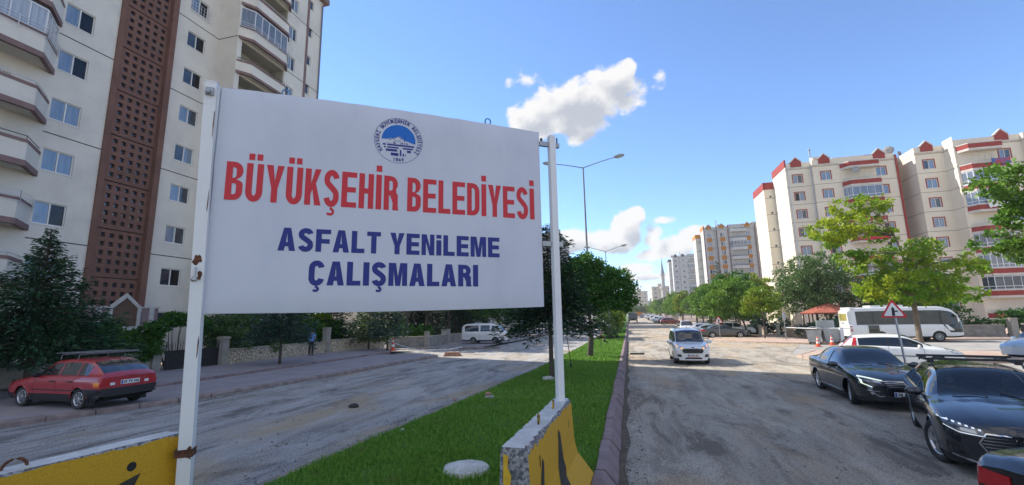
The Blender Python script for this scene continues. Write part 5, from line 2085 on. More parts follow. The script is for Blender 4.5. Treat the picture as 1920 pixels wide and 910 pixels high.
conifer('spruce_tree', 'broad dark spruce behind the corner hedge', (-25.6, 50, .15), 8.5, 3.2, .6, 20, 13, 32, L_SPRD, .14, .2, .42, seed=12)
conifer('spruce_tree', 'narrow dark spruce left of the minibus roof', (-20.6, 52, .15), 8.0, 2.7, .6, 20, 13, 32, L_SPRUCE, .14, .2, .42, seed=13)
for i, (x, y, hh, rr_, lmm, lab) in enumerate([(-17.4, 55, 7.0, 3.2, L_DARK, 'dark rounded tree right behind the minibus'), (-13.6, 60, 6.4, 2.9, L_MID, 'mid green tree behind the front of the minibus'),
                                             (-11.8, 70, 6.5, 2.8, L_YEL, 'yellow green tree at the street edge beyond the minibus'), (-16.5, 68, 8.5, 3.5, L_DARK, 'tall dark tree behind the trees at the minibus'),
                                             (-24, 62, 9.5, 3.8, L_DARK, 'tall dark tree behind the broad spruce'), (-13.5, 92, 8, 3.2, L_MID, 'tree far along the left pavement'), (-13.5, 112, 8, 3.2, L_MID, 'second tree far along the left pavement'),
                                             (-13.2, 135, 8, 3.2, L_DARK, 'third tree far along the left pavement')]):
    broadleaf('broadleaf_tree', lab, (x, y, .12 + gz(y)), hh, rr_, 1.5, 9000 if y < 80 else 4500, lmm, .24 if y < 80 else .34, .13, seed=40 + i)
for i, (x, y) in enumerate([(-20.8, 39.8), (-21.0, 44.8), (-20.6, 50.0), (-20.2, 55.5), (-19.6, 61.5)]):
    broadleaf('tall_tree', ['tall broad tree over the corner hedge behind the board', 'second tall broad tree behind the board, over the grey cabinet', 'tall broad tree left behind the minibus', 'tall broad tree behind the minibus roof', 'farthest tall broad tree behind the minibus'][i], (x, y, .12), 13.2, 4.2, 2.6, 11000, L_DARK, .34, .2, seed=140 + i, lumps=14)
shrub('garden_hedge', 'dark hedge behind the cream rubble wall and the walking man', (-24.2, 29.5, .15), boxl(-.6, .8, -5.0, 5.5, .6, 2.0, 30, .75, rv), 20000, L_DARK, .14)
# more trees deep in the left gardens: they throw the shade on the road beyond the sunlit strip
for i, (x, y, hh) in enumerate([(-23.5, 44.5, 9.5), (-21.5, 49.0, 9.5), (-22.0, 56, 11), (-20, 61, 11)]):
    conifer('spruce_tree', ['tall spruce at the back of the corner garden', 'tall spruce between the corner hedge and the minibus', 'tall spruce behind the minibus trees', 'tallest spruce of the left gardens beyond the minibus'][i], (x - 3.5, y, .15), hh, 3.1, .8, 26, 13, 30, L_SPRD, .15, .2, .46, seed=60 + i)

# median
conifer('cedar_tree', 'dark drooping conifer on the median behind the right post of the board', (-2.95, 17.2, .17), 5.9, 1.85, 2.35, 22, 14, 75, L_SPRD, .10, .38, .22, seed=14, power=.62)
broadleaf('round_tree', 'round dark green tree on the median by the lamp post', (-2.42, 27.6, .17), 6.25, 2.75, 2.0, 30000, L_DARK, .15, .15, seed=15, flat=.62, lean=(.35, 0),
          shape=[(.0, 0, 3.9, 1.4, 1.5, .9), (-1.2, .2, 3.6, 1.0, 1.2, .62), (-.8, -.4, 4.9, 1.15, 1.1, .70), (.9, .3, 4.7, 1.2, 1.2, .72), (1.7, -.2, 3.9, 1.15, 1.1, .75), (2.15, .4, 3.2, .85, .9, .52), (.2, -.3, 5.5, .95, .95, .55), (-.35, .7, 5.2, 1.0, .9, .6), (1.45, -.6, 3.0, .75, .8, .42), (-1.6, -.3, 4.5, .8, .9, .55), (1.9, -.3, 4.6, .75, .8, .5), (.7, .2, 3.05, .9, .9, .4)])
broadleaf('young_tree', 'small yellowish tree on the median beyond the round tree', (-2.6, 47, .17), 2.9, 1.15, .7, 2600, L_OLIVE, .16, .05, seed=16)
conifer('young_spruce', 'small dark shrubby conifer on the median beside the second lamp', (-1.9, 49.5, .17), 2.4, .9, .15, 11, 9, 20, L_SPRUCE, .05, .15, .25, seed=17)
broadleaf('weeping_tree', 'light green weeping shrub on the median right of the second lamp', (-1.55, 56, .18), 3.3, 1.15, 1.0, 3000, L_YEL, .2, .06, seed=18, flat=1.2)
broadleaf('young_tree', 'bare reddish sapling on the sunlit median grass', (-2.15, 34.5, .17), 1.35, .38, .5, 160, mat('leaf_reddish', (.20, .13, .08), .6), .10, .025, seed=19, lumps=4)
for i, y in enumerate((66, 78, 92, 108, 126, 150)):
    broadleaf('median_tree', ORD[i] + ' small tree on the median beyond the weeping shrub', (-2.3 + .3 * math.sin(i * 2), y, .16 + gz(y)), 3.6 + .5 * math.sin(i), 1.5, 1.0, 2600, (L_MID, L_YEL, L_DARK)[i % 3], .26, .07, seed=70 + i, group='small trees along the far median')
# right side
rm = random.Random(12)
MAPLE_L = []
for _ in range(34):
    q = rm.random()
    z = 3.0 + 5.2 * q
    wl_, wr_ = (1.6 + 2.2 * min(1, q * 1.9)) * (1.0 if q < .75 else 1.9 - 1.2 * q), (3.4 - 2.6 * q)
    s_ = rm.uniform(.42, .85)
    MAPLE_L.append((rm.uniform(-wl_, wr_), rm.uniform(-1.6, 1.6), z, s_ * 1.25, s_ * 1.1, s_ * .62))
MAPLE_L += [(-2.9, 0, 6.9, .7, .6, .38), (-3.3, .1, 6.5, .5, .5, .3), (2.6, 0, 4.4, .9, .8, .5), (-1.0, .1, 8.2, .45, .4, .6), (-2.7, 0, 4.6, .7, .6, .3)]
broadleaf('maple_tree', 'yellow green maple with a forked pale trunk in front of the bus', (14.7, 28.6, .14), 8.3, 4.0, 3.2, 15000, L_MAPLE, .175, .12, bark=M_BARKL, seed=5, open_=1,
          shape=MAPLE_L or [(-2.6, .2, 6.3, 1.15, 1.2, .55), (-1.5, -.5, 7.4, 1.1, 1.0, .5), (-1.35, .3, 5.2, 1.25, 1.2, .6), (-.3, .4, 6.3, 1.3, 1.2, .75), (-.9, 0, 8.1, .5, .5, .55), (.8, -.4, 5.6, 1.2, 1.2, .7), (1.9, .2, 5.6, 1.1, 1.0, .55), (2.6, 0, 4.6, 1.0, 1.0, .5), (.3, .3, 4.6, 1.2, 1.1, .5), (-2.3, 0, 4.5, .8, .8, .35), (1.4, .4, 6.7, .8, .8, .5), (.2, -.2, 7.2, .8, .8, .45), (-1.0, .1, 4.0, .9, .9, .4), (1.7, -.3, 4.0, .9, .9, .4)])
broadleaf('maple_tree', 'maple reaching in with long leafy branches at the right edge', (17.3, 20.0, .14), 8.4, 4.6, 2.6, 24000, L_MID, .175, .16, bark=M_BARKL, seed=6, open_=1,
          shape=[(-3.3, 0, 7.0, 1.0, .9, .55), (-2.2, .2, 6.2, 1.2, 1.1, .7), (-4.1, .1, 4.75, .95, .6, .30), (-3.0, -.1, 4.35, 1.0, .7, .38), (-2.0, .1, 4.6, 1.0, .9, .45), (-.8, 0, 6.5, 1.6, 1.6, 1.0), (.8, .4, 7.0, 1.6, 1.6, 1.0), (1.5, -.5, 5.0, 1.6, 1.6, 1.0), (-2.9, .3, 5.6, .8, .8, .4), (-.5, .5, 4.4, 1.2, 1.2, .6)])
broadleaf('dark_tree', 'tall dark feathery tree in front of the left corner of the cream block', (19.6, 55.5, .14), 8.8, 4.3, 1.8, 22000, L_OLIVE, .21, .16, seed=7, lumps=14, flat=.8)
broadleaf('dark_tree', 'wide dark tree behind the bus roof', (26.8, 53, .14), 6.8, 4.6, 1.4, 14000, L_DARK, .24, .16, seed=8, lumps=12, flat=.7)
broadleaf('street_tree', 'bright green tree with a leaning trunk behind the grey saloon', (12.5, 54.9, .13), 6.4, 3.3, 1.9, 12000, L_MID, .22, .10, seed=9, lumps=11, lean=(-1.2, 0))
broadleaf('street_tree', 'bright green tree on a thin straight trunk left of the round sign', (12.75, 49.6, .13), 5.0, 2.2, 2.0, 7000, L_YEL, .19, .07, seed=10, lumps=8)
broadleaf('street_tree', 'dense dark green tree above the parked cars on the right', (13.4, 64.5, .15), 7.9, 3.8, 1.8, 12000, L_DARK, .26, .12, seed=11, lumps=11)
broadleaf('street_tree', 'green tree behind the silver parked cars', (10.9, 67, .15), 6.5, 3.0, 1.7, 9500, L_MID, .25, .11, seed=12, lumps=9)
conifer('spruce_tree', 'pointed conifer rising above the parked car trees on the right', (14.2, 78, .3), 10.6, 2.4, 1.0, 20, 11, 26, L_SPRUCE, .14, .15, .45, seed=21)
shrub('blue_shrub', 'pale bluish shrubs behind the low right wall', (19.2, 50.2, .13), boxl(-3.2, 3.0, -.8, .8, .5, 1.5, 16, .7, rv), 9000, L_BLUE, .17)
shrub('dark_shrub', 'dark shrubs behind the wall right of the bus', (32.5, 52.5, .13), boxl(-4, 5, -.8, .8, .5, 1.7, 18, .8, rv), 9000, L_DARK, .19)
shrub('blue_shrub', 'bluish shrub left of the round sign behind the pavement', (14.9, 57.5, .13), boxl(-1.8, 1.8, -.8, .8, .5, 1.7, 10, .8, rv), 5000, L_BLUE, .18)
FT = []
for i in range(22):
    y = 74 + i * 8.5 + rv.uniform(-2, 2)
    x = 13.3 + rv.uniform(-1.2, 1.6)
    lm = (L_YEL, L_MID, L_OLIVE, L_MID, L_DARK)[i % 5]
    lab = ORD[i] + ' street tree beyond the pointed conifer in the row beside the parked cars'
    if i < 5:
        FT.append(broadleaf('street_tree', lab, (x, y, .12 + gz(y)), rv.uniform(6, 8.4), rv.uniform(2.8, 3.6), 1.7, 6500, lm, .30, .12, seed=90 + i, lumps=9, group='street trees beside the parked cars'))
    else:
        s = FT[i % 5]
        c = copy_tree(s, (x, y, .1 + gz(y)), rv.uniform(0, 6), lab)
        c.scale = (rv.uniform(.85, 1.15),) * 2 + (rv.uniform(.85, 1.2),)
for i in range(12):
    y = 80 + i * 14
    c = copy_tree(FT[(i * 2) % 5], (21 + rv.uniform(-2, 2), y, .1 + gz(y)), rv.uniform(0, 6), ORD[i] + ' tree along the foot of the grey and orange blocks on the right', 'second row of far right trees')
    c.scale = (1.15, 1.15, rv.uniform(1.0, 1.3))
for i in range(9):
    y = 160 + i * 16
    c = copy_tree(FT[i % 5], (-14 + rv.uniform(-2, 1.5), y, .1 + gz(y)), rv.uniform(0, 6), ORD[i] + ' tree far along the left pavement, past the minibus trees', 'distant left street trees')
for i in range(7):
    c = copy_tree(FT[(i * 3) % 5], (-6 + i * 3.4, 300 + rv.uniform(-8, 12), gz(300)), rv.uniform(0, 6), ORD[i] + ' tree from the left in the clump closing the street', 'trees at the street end')
# ------------------------------------------------------------------ vehicles: one lofted body, cut into panels
def pchip(xs, ys, x):
    xs, ys, x = np.asarray(xs, float), np.asarray(ys, float), np.asarray(x, float)
    h = np.diff(xs)
    d = np.diff(ys) / h
    m = np.zeros_like(ys)
    for i in range(1, len(xs) - 1):
        if d[i - 1] * d[i] > 0:
            w1, w2 = 2 * h[i] + h[i - 1], h[i] + 2 * h[i - 1]
            m[i] = (w1 + w2) / (w1 / d[i - 1] + w2 / d[i])
    m[0], m[-1] = d[0], d[-1]
    k = np.clip(np.searchsorted(xs, x) - 1, 0, len(xs) - 2)
    t = (x - xs[k]) / h[k]
    return ((2 * t ** 3 - 3 * t ** 2 + 1) * ys[k] + (t ** 3 - 2 * t ** 2 + t) * h[k] * m[k] + (-2 * t ** 3 + 3 * t ** 2) * ys[k + 1] + (t ** 3 - t ** 2) * h[k] * m[k + 1])


SUB = [1, 5, 4, 2, 1, 6, 2, 4]            # rows between the section's control points
ROWS = []
for a, n in enumerate(SUB):
    ROWS += [(a, i / n) for i in range(n)]
ROWS.append((len(SUB), 0.0))


def paint(name, col, metal=0.0, rough=.32, flake=None):
    return mat(name, col, rough, metal, coat=1.0, spec=.5, col2=flake, nscale=60 if flake else 3)


P_BLACK = paint('paint_black', (.005, .007, .011), .0, .25)
P_NAVY = paint('paint_black_blue', (.006, .009, .016), .0, .22)
P_WHITE = paint('paint_white', (.74, .75, .75), 0, .35)
P_RED = paint('paint_red', (.36, .012, .022), .0, .38)
P_GREY = paint('paint_grey', (.085, .088, .09), .4, .35)
P_SILVER = paint('paint_silver', (.46, .48, .50), .5, .32)
P_MAROON = paint('paint_maroon', (.17, .015, .018), .1, .35)
P_BLUE = paint('paint_pale_blue', (.42, .55, .70), .3, .35)
P_GREEN = paint('paint_dark_teal', (.03, .05, .06), .3, .35)


def make_wheel(r, wd, style=5, dark=False):
    """tyre and rim meshes, axle along y, outer face at +y"""
    ty = MB().lathe([(r * .62, -wd * .48), (r * .93, -wd * .5), (r * .985, -wd * .40), (r, -wd * .2), (r, wd * .2), (r * .985, wd * .40), (r * .93, wd * .5), (r * .70, wd * .46), (r * .66, wd * .36)], axis='y', n=28)
    ri = MB().lathe([(r * .68, -wd * .4), (r * .69, wd * .40), (r * .66, wd * .46), (r * .61, wd * .40), (r * .60, wd * .0)], axis='y', n=28)
    ri.lathe([(0, wd * .40), (r * .13, wd * .40), (r * .15, wd * .30), (r * .15, wd * .05)], axis='y', n=14)
    for k in range(style):
        a = 2 * math.pi * k / style
        for sgn in ((-1, 1) if style <= 5 else (0,)):
            b = a + sgn * .13
            w_ = r * (.055 if style <= 5 else .06)
            c0, c1 = (math.cos(a + sgn * .25) * r * .12, math.sin(a + sgn * .25) * r * .12), (math.cos(b) * r * .64, math.sin(b) * r * .64)
            d = Vector((c1[0] - c0[0], c1[1] - c0[1])).normalized()
            n_ = Vector((-d.y, d.x)) * w_
            vs = []
            for y in (wd * .20, wd * .40):
                for c in (c0, c1):
                    q = 1.25 if c is c1 else .9
                    vs += [(c[0] + n_.x * q, y, c[1] + n_.y * q), (c[0] - n_.x * q, y, c[1] - n_.y * q)]
            ri.add(vs, ((0, 1, 3, 2), (4, 6, 7, 5), (0, 4, 5, 1), (2, 3, 7, 6), (0, 2, 6, 4), (1, 5, 7, 3)))
    bk = MB().lathe([(0, -wd * .1), (r * .60, -wd * .1), (r * .62, wd * .02)], axis='y', n=20)
    return ty.mesh('tyre', M_RUBBER), ri.mesh('rim', M_ALLOY if not dark else M_GALV), bk.mesh('brake_disc', M_DARKM)


WH = {}


def car(name, label, cat, loc, heading, sp, body_mat, group=None, steer=0.0, detail=True):
    """sp: stations (s, w, zs, zb, zt, wr) from the front bumper back, plus window, door and lamp layout"""
    S = np.array(sp['st'], float)
    L = S[-1, 0]
    wb, fo, r = sp['wb'], sp['fo'], sp['r']
    x0 = wb / 2 + fo                         # x of the front bumper
    t = thing(name, label, cat, loc, heading, group)
    brk = set([round(float(v), 4) for v in np.linspace(0, L, max(2, int(L / sp.get('res', .065))))])
    wins, doors = sp.get('wins', []), sp.get('doors', [])
    seams = [d for dr in doors for d in dr]
    edges = [v for w_ in wins for v in w_] + list(sp['ws']) + list(sp.get('rw', [])) + [sp['bn'][0], sp['bn'][1]] + list(sp.get('boot', []))
    edges = [e for e in edges if 0 < e < L]
    allv = sorted(set([0.0, L] + edges + [x for s in seams for x in (s - .005, s + .005)]))
    ss = list(allv)
    for b in sorted(brk):
        if min(abs(b - v) for v in ss) > .018:
            ss.append(b)
    ss = np.array(sorted(ss))
    w, zs, zb, zt, wr = [pchip(S[:, 0], S[:, i], ss) for i in (1, 2, 3, 4, 5)]
    nS, nR = len(ss), len(ROWS)
    crown = np.minimum(sp.get('crown', .06), (zt - zb) * .45)
    zr = zt - crown
    cp = np.zeros((nS, 9, 2))
    tum = sp.get('tum', .07)
    cp[:, 0] = np.stack([w - tum, zs], 1)
    cp[:, 1] = np.stack([w - .025, zs + .12], 1)
    cp[:, 2] = np.stack([w, zs + .5 * (zb - zs)], 1)
    cp[:, 3] = np.stack([w - .006, zb - .09], 1)
    cp[:, 4] = np.stack([w - .035, zb], 1)
    cp[:, 5] = np.stack([w - .07, np.minimum(zb + .018, zr)], 1)
    cp[:, 6] = np.stack([np.minimum(wr, w - .075), zr], 1)
    cp[:, 7] = np.stack([np.minimum(wr, w - .075) * .66, zt - crown * .30], 1)
    cp[:, 8] = np.stack([np.zeros(nS), zt], 1)
    G = np.zeros((nS, nR, 3))
    for j, (a, f) in enumerate(ROWS):
        if a == 8:
            q = cp[:, 8]
        else:
            p0, p1 = cp[:, a], cp[:, a + 1]
            q = p0 + (p1 - p0) * f
            if a in (1, 2):
                q = q.copy()
                q[:, 0] += .010 * math.sin(math.pi * f)
            if a in (6, 7):
                pm = cp[:, max(a - 1, 0)] if a == 7 else p0
                q = q.copy()
                q[:, 1] += .012 * math.sin(math.pi * f)
            if a == 5:
                q = q.copy()
                q[:, 0] += sp.get('bow', .018) * math.sin(math.pi * f) * np.clip((zr - zb) / .3, 0, 1)
        G[:, j, 0] = x0 - ss
        G[:, j, 1] = q[:, 0]
        G[:, j, 2] = q[:, 1]
    bulge = sp.get('bulge', (.09, .05))
    wm0, wm1 = G[0, :, 1].max(), G[-1, :, 1].max()
    f0 = np.clip(1 - ss / .6, 0, 1) ** 2
    f1 = np.clip(1 - (L - ss) / .3, 0, 1) ** 2
    G[:, :, 0] += bulge[0] * np.clip(1 - (G[:, :, 1] / wm0) ** 2, 0, 1) * f0[:, None]
    G[:, :, 0] -= bulge[1] * np.clip(1 - (G[:, :, 1] / wm1) ** 2, 0, 1) * f1[:, None]
    arch = [(fo, r), (fo + wb, r)]
    Ra = r + sp.get('gap', .05)
    # wheel arches
    inside = np.zeros((nS, nR), bool)
    side_rows = [j for j, (a, f) in enumerate(ROWS) if a <= 3]
    for j in side_rows:
        for c, cz in arch:
            dx, dz = ss - c, G[:, j, 2] - cz
            d = np.hypot(dx, dz)
            ins = (d < Ra)
            inside[:, j] |= ins
    parts = {}

    def put(key, quad, flip):
        vs = [tuple(v) for v in quad]
        if flip:
            vs = [(x, -y, z) for x, y, z in vs][::-1]
        parts.setdefault(key, []).append(vs)
    G2 = G.copy()
    for j in side_rows:
        for c, cz in arch:
            dx, dz = ss - c, G[:, j, 2] - cz
            d = np.hypot(dx, dz)
            m = (d < Ra) & (d > 1e-6)
            G2[m, j, 0] = x0 - (c + dx[m] / d[m] * Ra)
            G2[m, j, 2] = cz + dz[m] / d[m] * Ra
    ws, rw, bn, boot = sp['ws'], sp.get('rw', (99, 99)), sp['bn'], sp.get('boot', (99, 99))
    glass_hi = sp.get('glass_hi', 5)
    hatch = sp.get('hatch', False)
    for i in range(nS - 1):
        sm = (ss[i] + ss[i + 1]) / 2
        narrow = any(abs(sm - q) < .006 for q in seams)
        for j in range(nR - 1):
            a, f = ROWS[j]
            if a <= 3 and inside[i, j] and inside[i + 1, j] and inside[i, j + 1] and inside[i + 1, j + 1]:
                continue
            k = int(round(f * SUB[a])) if a < 8 else 0
            key = 'body'
            if a >= 6 and ws[0] < sm < ws[1]:
                key = 'windscreen'
            elif a >= 6 and rw[0] < sm < rw[1]:
                key = 'rear_window'
            elif a >= 5 and bn[0] < sm < bn[1]:
                key = 'bonnet'
            elif a >= 5 and boot[0] < sm < boot[1]:
                key = 'boot_lid'
            elif a == 5 and k < glass_hi and k >= sp.get('glass_lo', 0) and any(p < sm < q for p, q in wins):
                key = 'side_window%d' % [n for n, (p, q) in enumerate(wins) if p < sm < q][0]
            elif a == 5 and ws[1] - .3 < sm < sp.get('pill_end', 0) and k < glass_hi:
                key = 'pillar_trim' if sp.get('black_pillars') else 'body'
            elif a in (1, 2, 3, 4) and narrow:
                key = 'panel_gap'
            elif a in (1, 2, 3, 4):
                for n, (p, q) in enumerate(doors):
                    if p < sm < q:
                        key = sp.get('door_names', ['front_door', 'rear_door'])[n] + str(n)
            if a == 0:
                key = 'sill'
            if a == 1 and sp.get('cladding') and k < 2:
                key = 'sill'
            q = [G2[i, j], G2[i, j + 1], G2[i + 1, j + 1], G2[i + 1, j]]
            both = key in ('body', 'windscreen', 'rear_window', 'bonnet', 'boot_lid')
            put(key + ('' if both else 'L'), q, False)
            put(key + ('' if both else 'R'), q, True)
    # noses
    nacross = 26
    capv, capf = [], []
    for end, (i, sgn) in enumerate(((0, 1), (nS - 1, -1))):
        rows = G[i]
        for j in range(nR - 1):
            a, f = ROWS[j]
            for k in range(nacross):
                u0, u1 = -1 + 2 * k / nacross, -1 + 2 * (k + 1) / nacross
                q = []
                for (jj, u) in ((j, u0), (j, u1), (j + 1, u1), (j + 1, u0)):
                    p = rows[jj]
                    q.append(((x0 if end == 0 else x0 - L) + sgn * bulge[end] * (1 - (p[1] * u / (wm0, wm1)[end]) ** 2), p[1] * u, p[2]))
                if sgn < 0:
                    q = q[::-1]
                zmid = (q[0][2] + q[2][2]) / 2
                parts.setdefault('front_bumper' if end == 0 else 'rear_bumper', []).append(q)
    mm = {'windscreen': sp.get('wsmat', M_GLASS), 'rear_window': M_GLASS, 'sill': M_BLACK if sp.get('blacksill', True) else body_mat, 'panel_gap': M_SEAM, 'pillar_trim': M_BLACK,
          'front_bumper': sp.get('fb', body_mat), 'rear_bumper': sp.get('rb', body_mat)}
    allv_, allf = [], []
    order = sorted(parts, key=lambda k: k != 'body')
    objs = {}
    for key in order:
        vmap, V, F = {}, [], []
        for q in parts[key]:
            ids = []
            for p in q:
                kk = (round(p[0], 4), round(p[1], 4), round(p[2], 4))
                if kk not in vmap:
                    vmap[kk] = len(V)
                    V.append(p)
                ids.append(vmap[kk])
            ids2 = [v for n, v in enumerate(ids) if v != ids[n - 1]]
            if len(set(ids2)) >= 3:
                F.append(tuple(ids2))
        o = len(allv_)
        allv_ += V
        allf += [tuple(v + o for v in f) for f in F]
        nm = key.rstrip('LR')
        nm = nm.rstrip('0123456789')
        if nm == 'panel_gap':
            V = [(x, y * .994, z) for x, y, z in V]
        if nm in ('side_window',):
            V = [(x, y - math.copysign(.006, y), z) for x, y, z in V]
        mb = MB().add(V, F, True)
        m_ = mm.get(nm, sp.get('winmat', M_GLASS) if nm == 'side_window' else body_mat)
        objs[key] = mb.build(nm, m_, t)
    bvh = BVHTree.FromPolygons([Vector(v) for v in allv_], allf)

    def decal(nm, poly, axis, m, off=.006, thick=.02, mirror=False, parent=None, grid=.05, smooth=True):
        res = []
        for sg in ((1, -1) if mirror else (1,)):
            P = []
            n = len(poly)
            for i in range(n):
                p, q = poly[i], poly[(i + 1) % n]
                k = max(1, int(math.hypot(q[0] - p[0], q[1] - p[1]) / grid))
                P += [(p[0] + (q[0] - p[0]) * jj / k, p[1] + (q[1] - p[1]) * jj / k) for jj in range(k)]
            pts = [Vector(p) for p in P]
            e = [(i, (i + 1) % len(P)) for i in range(len(P))]
            a0, a1 = min(p[0] for p in P), max(p[0] for p in P)
            b0, b1 = min(p[1] for p in P), max(p[1] for p in P)
            na, nb = int((a1 - a0) / grid), int((b1 - b0) / grid)
            for i in range(1, na):
                for jj in range(1, nb):
                    pts.append(Vector((a0 + (a1 - a0) * i / na, b0 + (b1 - b0) * jj / nb)))
            v2, e2, f2, _, _, _ = delaunay_2d_cdt(pts, e, [], 1, 1e-5)
            vs, bad = [], False
            for p in v2:
                if axis == 'f':
                    o_, d_ = Vector((6 + L, sg * p[0], p[1])), Vector((-1, 0, 0))
                elif axis == 'r':
                    o_, d_ = Vector((-6 - L, sg * p[0], p[1])), Vector((1, 0, 0))
                elif axis == 't':
                    o_, d_ = Vector((x0 - p[0], sg * p[1], 9)), Vector((0, 0, -1))
                else:
                    o_, d_ = Vector((x0 - p[0], sg * 6, p[1])), Vector((0, -sg, 0))
                hit = bvh.ray_cast(o_, d_)
                if hit[0] is None:
                    bad = True
                    vs.append(None)
                    continue
                vs.append(tuple(hit[0] - d_ * off))
            good = [v for v in vs if v is not None]
            if not good:
                continue
            mean = [sum(c) / len(good) for c in zip(*good)]
            if bad:
                ax = 1 if axis == 's' else 2 if axis == 't' else 0
                out = []
                for p, v in zip(v2, vs):
                    if v is None:
                        q = {'f': (mean[0], sg * p[0], p[1]), 'r': (mean[0], sg * p[0], p[1]), 's': (x0 - p[0], mean[1], p[1]), 't': (x0 - p[0], sg * p[1], mean[2])}[axis]
                        v = q
                    out.append(v)
                vs = out
            d_ = {'f': (-1, 0, 0), 'r': (1, 0, 0), 's': (0, -sg, 0), 't': (0, 0, -1)}[axis]
            k = len(vs)
            back = [(v[0] + d_[0] * thick, v[1] + d_[1] * thick, v[2] + d_[2] * thick) for v in vs]
            fs = []
            cnt = {}
            for f in f2:
                A, B, C = [Vector(vs[i]) for i in f[:3]]
                nrm = (B - A).cross(C - A)
                if nrm.dot(Vector(d_)) > 0:
                    f = f[::-1]
                fs.append(tuple(f))
                for i in range(len(f)):
                    cnt[(f[i], f[(i + 1) % len(f)])] = 1
            for (i, jj) in list(cnt):
                if (jj, i) not in cnt:
                    fs.append((jj, i, i + k, jj + k))
            res.append(MB().add(vs + back, fs).build(nm, m, parent if parent is not None else t))
        return res
    # underbody
    ub = MB()
    iw = [(0.12, .8), (fo - r - .1, .9), (fo, .9), (fo + wb, .9), (fo + wb + r + .1, .9), (L - .12, .8)]
    poly = []
    for s_, q in iw:
        poly.append((x0 - s_, float(np.interp(s_, S[:, 0], S[:, 1])) - .25))
    poly = poly + [(x, -y) for x, y in poly[::-1]]
    ub.prism(poly, float(S[:, 2].min()) + .01, float(S[:, 3].min()) - .02)
    ub.build('underbody', M_SEAM, t)
    # wheels
    key = (r, sp.get('tw', .2), sp.get('rim', 5), sp.get('rimdark', False))
    if key not in WH:
        WH[key] = make_wheel(*key)
    ty, ri, bk = WH[key]
    for (c, fr) in ((fo, True), (fo + wb, False)):
        W = float(np.interp(c, S[:, 0], S[:, 1]))
        for sg in (1, -1):
            o = bpy.data.objects.new('wheel', bk)
            COL.objects.link(o)
            o.parent = t
            o.location = (x0 - c, sg * (W - sp.get('tw', .2) * .5 - sp.get('wheel_in', .025)), r)
            o.rotation_euler = (0, 0, (0 if sg > 0 else math.pi) + (steer if fr else 0))
            for nm, me in (('tyre', ty), ('rim', ri)):
                q = bpy.data.objects.new(nm, me)
                COL.objects.link(q)
                q.parent = o
            # lip round the arch
            if detail:
                pts = []
                for k in range(25):
                    an = R(4 + 172 * k / 24)
                    s_, z_ = c + math.cos(an) * Ra, r + math.sin(an) * Ra
                    if z_ < float(np.interp(s_, S[:, 0], S[:, 2])) + .02:
                        continue
                    hit = bvh.ray_cast(Vector((x0 - s_ - math.copysign(.0, math.cos(an)), sg * 6, z_ + .012)), Vector((0, -sg, 0)))
                    if hit[0] is not None:
                        yy = hit[0].y
                        if abs(yy) > W - .14:
                            pts.append((x0 - s_, yy - sg * .004, z_))
                if len(pts) > 4:
                    MB().tube(pts, .016, 6).build('wheel_arch', sp.get('archm', body_mat), t)
    t['x0'] = x0
    return t, decal, x0, bvh


def ell(a, b, n=14, ra=1, rb=1):
    return [(a + ra * math.cos(2 * math.pi * k / n), b + rb * math.sin(2 * math.pi * k / n)) for k in range(n)]


def mirrors(t, x, y, z, m, size=1.0, arm=True):
    for sg in (1, -1):
        mb = MB()
        vs, fs = [], []
        nu, nv = 10, 7
        for i in range(nv + 1):
            th = math.pi * i / nv
            for k in range(nu):
                ph = 2 * math.pi * k / nu
                px, py, pz = math.sin(th) * math.cos(ph), math.cos(th), math.sin(th) * math.sin(ph)
                vs.append((x + px * .075 * size * (1 if px > 0 else .35), sg * (y + .10 * size + py * .115 * size), z + pz * .075 * size))
        for i in range(nv):
            for k in range(nu):
                fs.append((i * nu + k, i * nu + (k + 1) % nu, (i + 1) * nu + (k + 1) % nu, (i + 1) * nu + k))
        mb.add(vs, fs, True)
        mb.tube([(x + .03, sg * (y + .04), z - .03), (x + .05, sg * (y - .05), z - .07)], .022, 6)
        mb.build('wing_mirror', m, t)


def plate(t, decal, yc, z, axis, txt, w=.50, h=.11):
    o = decal('number_plate', [(yc - w / 2, z - h / 2), (yc + w / 2, z - h / 2), (yc + w / 2, z + h / 2), (yc - w / 2, z + h / 2)], axis, M_PLATE, .02, .03, grid=.3)[0]
    xs = [v.co.x for v in o.data.vertices]
    xf = max(xs) + .002 if axis == 'f' else min(xs) - .002
    # flatten the plate
    for v in o.data.vertices:
        v.co.x = xf - .002 * (1 if axis == 'f' else -1) if abs(v.co.x - (max(xs) if axis == 'f' else min(xs))) < .028 else v.co.x
    sg = 1 if axis == 'f' else -1          # text runs along +y seen from the front
    a = -w / 2
    MB().quad((xf, sg * (yc + a + .004), z - h / 2 + .006), (xf, sg * (yc + a + .045), z - h / 2 + .006), (xf, sg * (yc + a + .045), z + h / 2 - .006), (xf, sg * (yc + a + .004), z + h / 2 - .006)).build('plate_band', M_PLATEB, o)
    v, f = text_mesh(txt, h * .88, 1.08, .004)
    mx = max(p[0] for p in v) - min(p[0] for p in v)
    k = min(1.0, (w - .08) / mx)
    MB().add([(xf + .0005 * sg, sg * (yc + .022 + p[0] * k), z - h * .31 + p[1]) for p in v], f).build('plate_number', M_INK, o)
    return o


def handles(t, bvh, x0, spots, m, ln=.19):
    for s_, z in spots:
        for sg in (1, -1):
            h = bvh.ray_cast(Vector((x0 - s_, sg * 6, z)), Vector((0, -sg, 0)))
            if h[0]:
                y = h[0].y
                MB().box(x0 - s_ - ln / 2, x0 - s_ + ln / 2, min(y + sg * .004, y + sg * .035), max(y + sg * .004, y + sg * .035), z - .014, z + .014).build('door_handle', m, t)


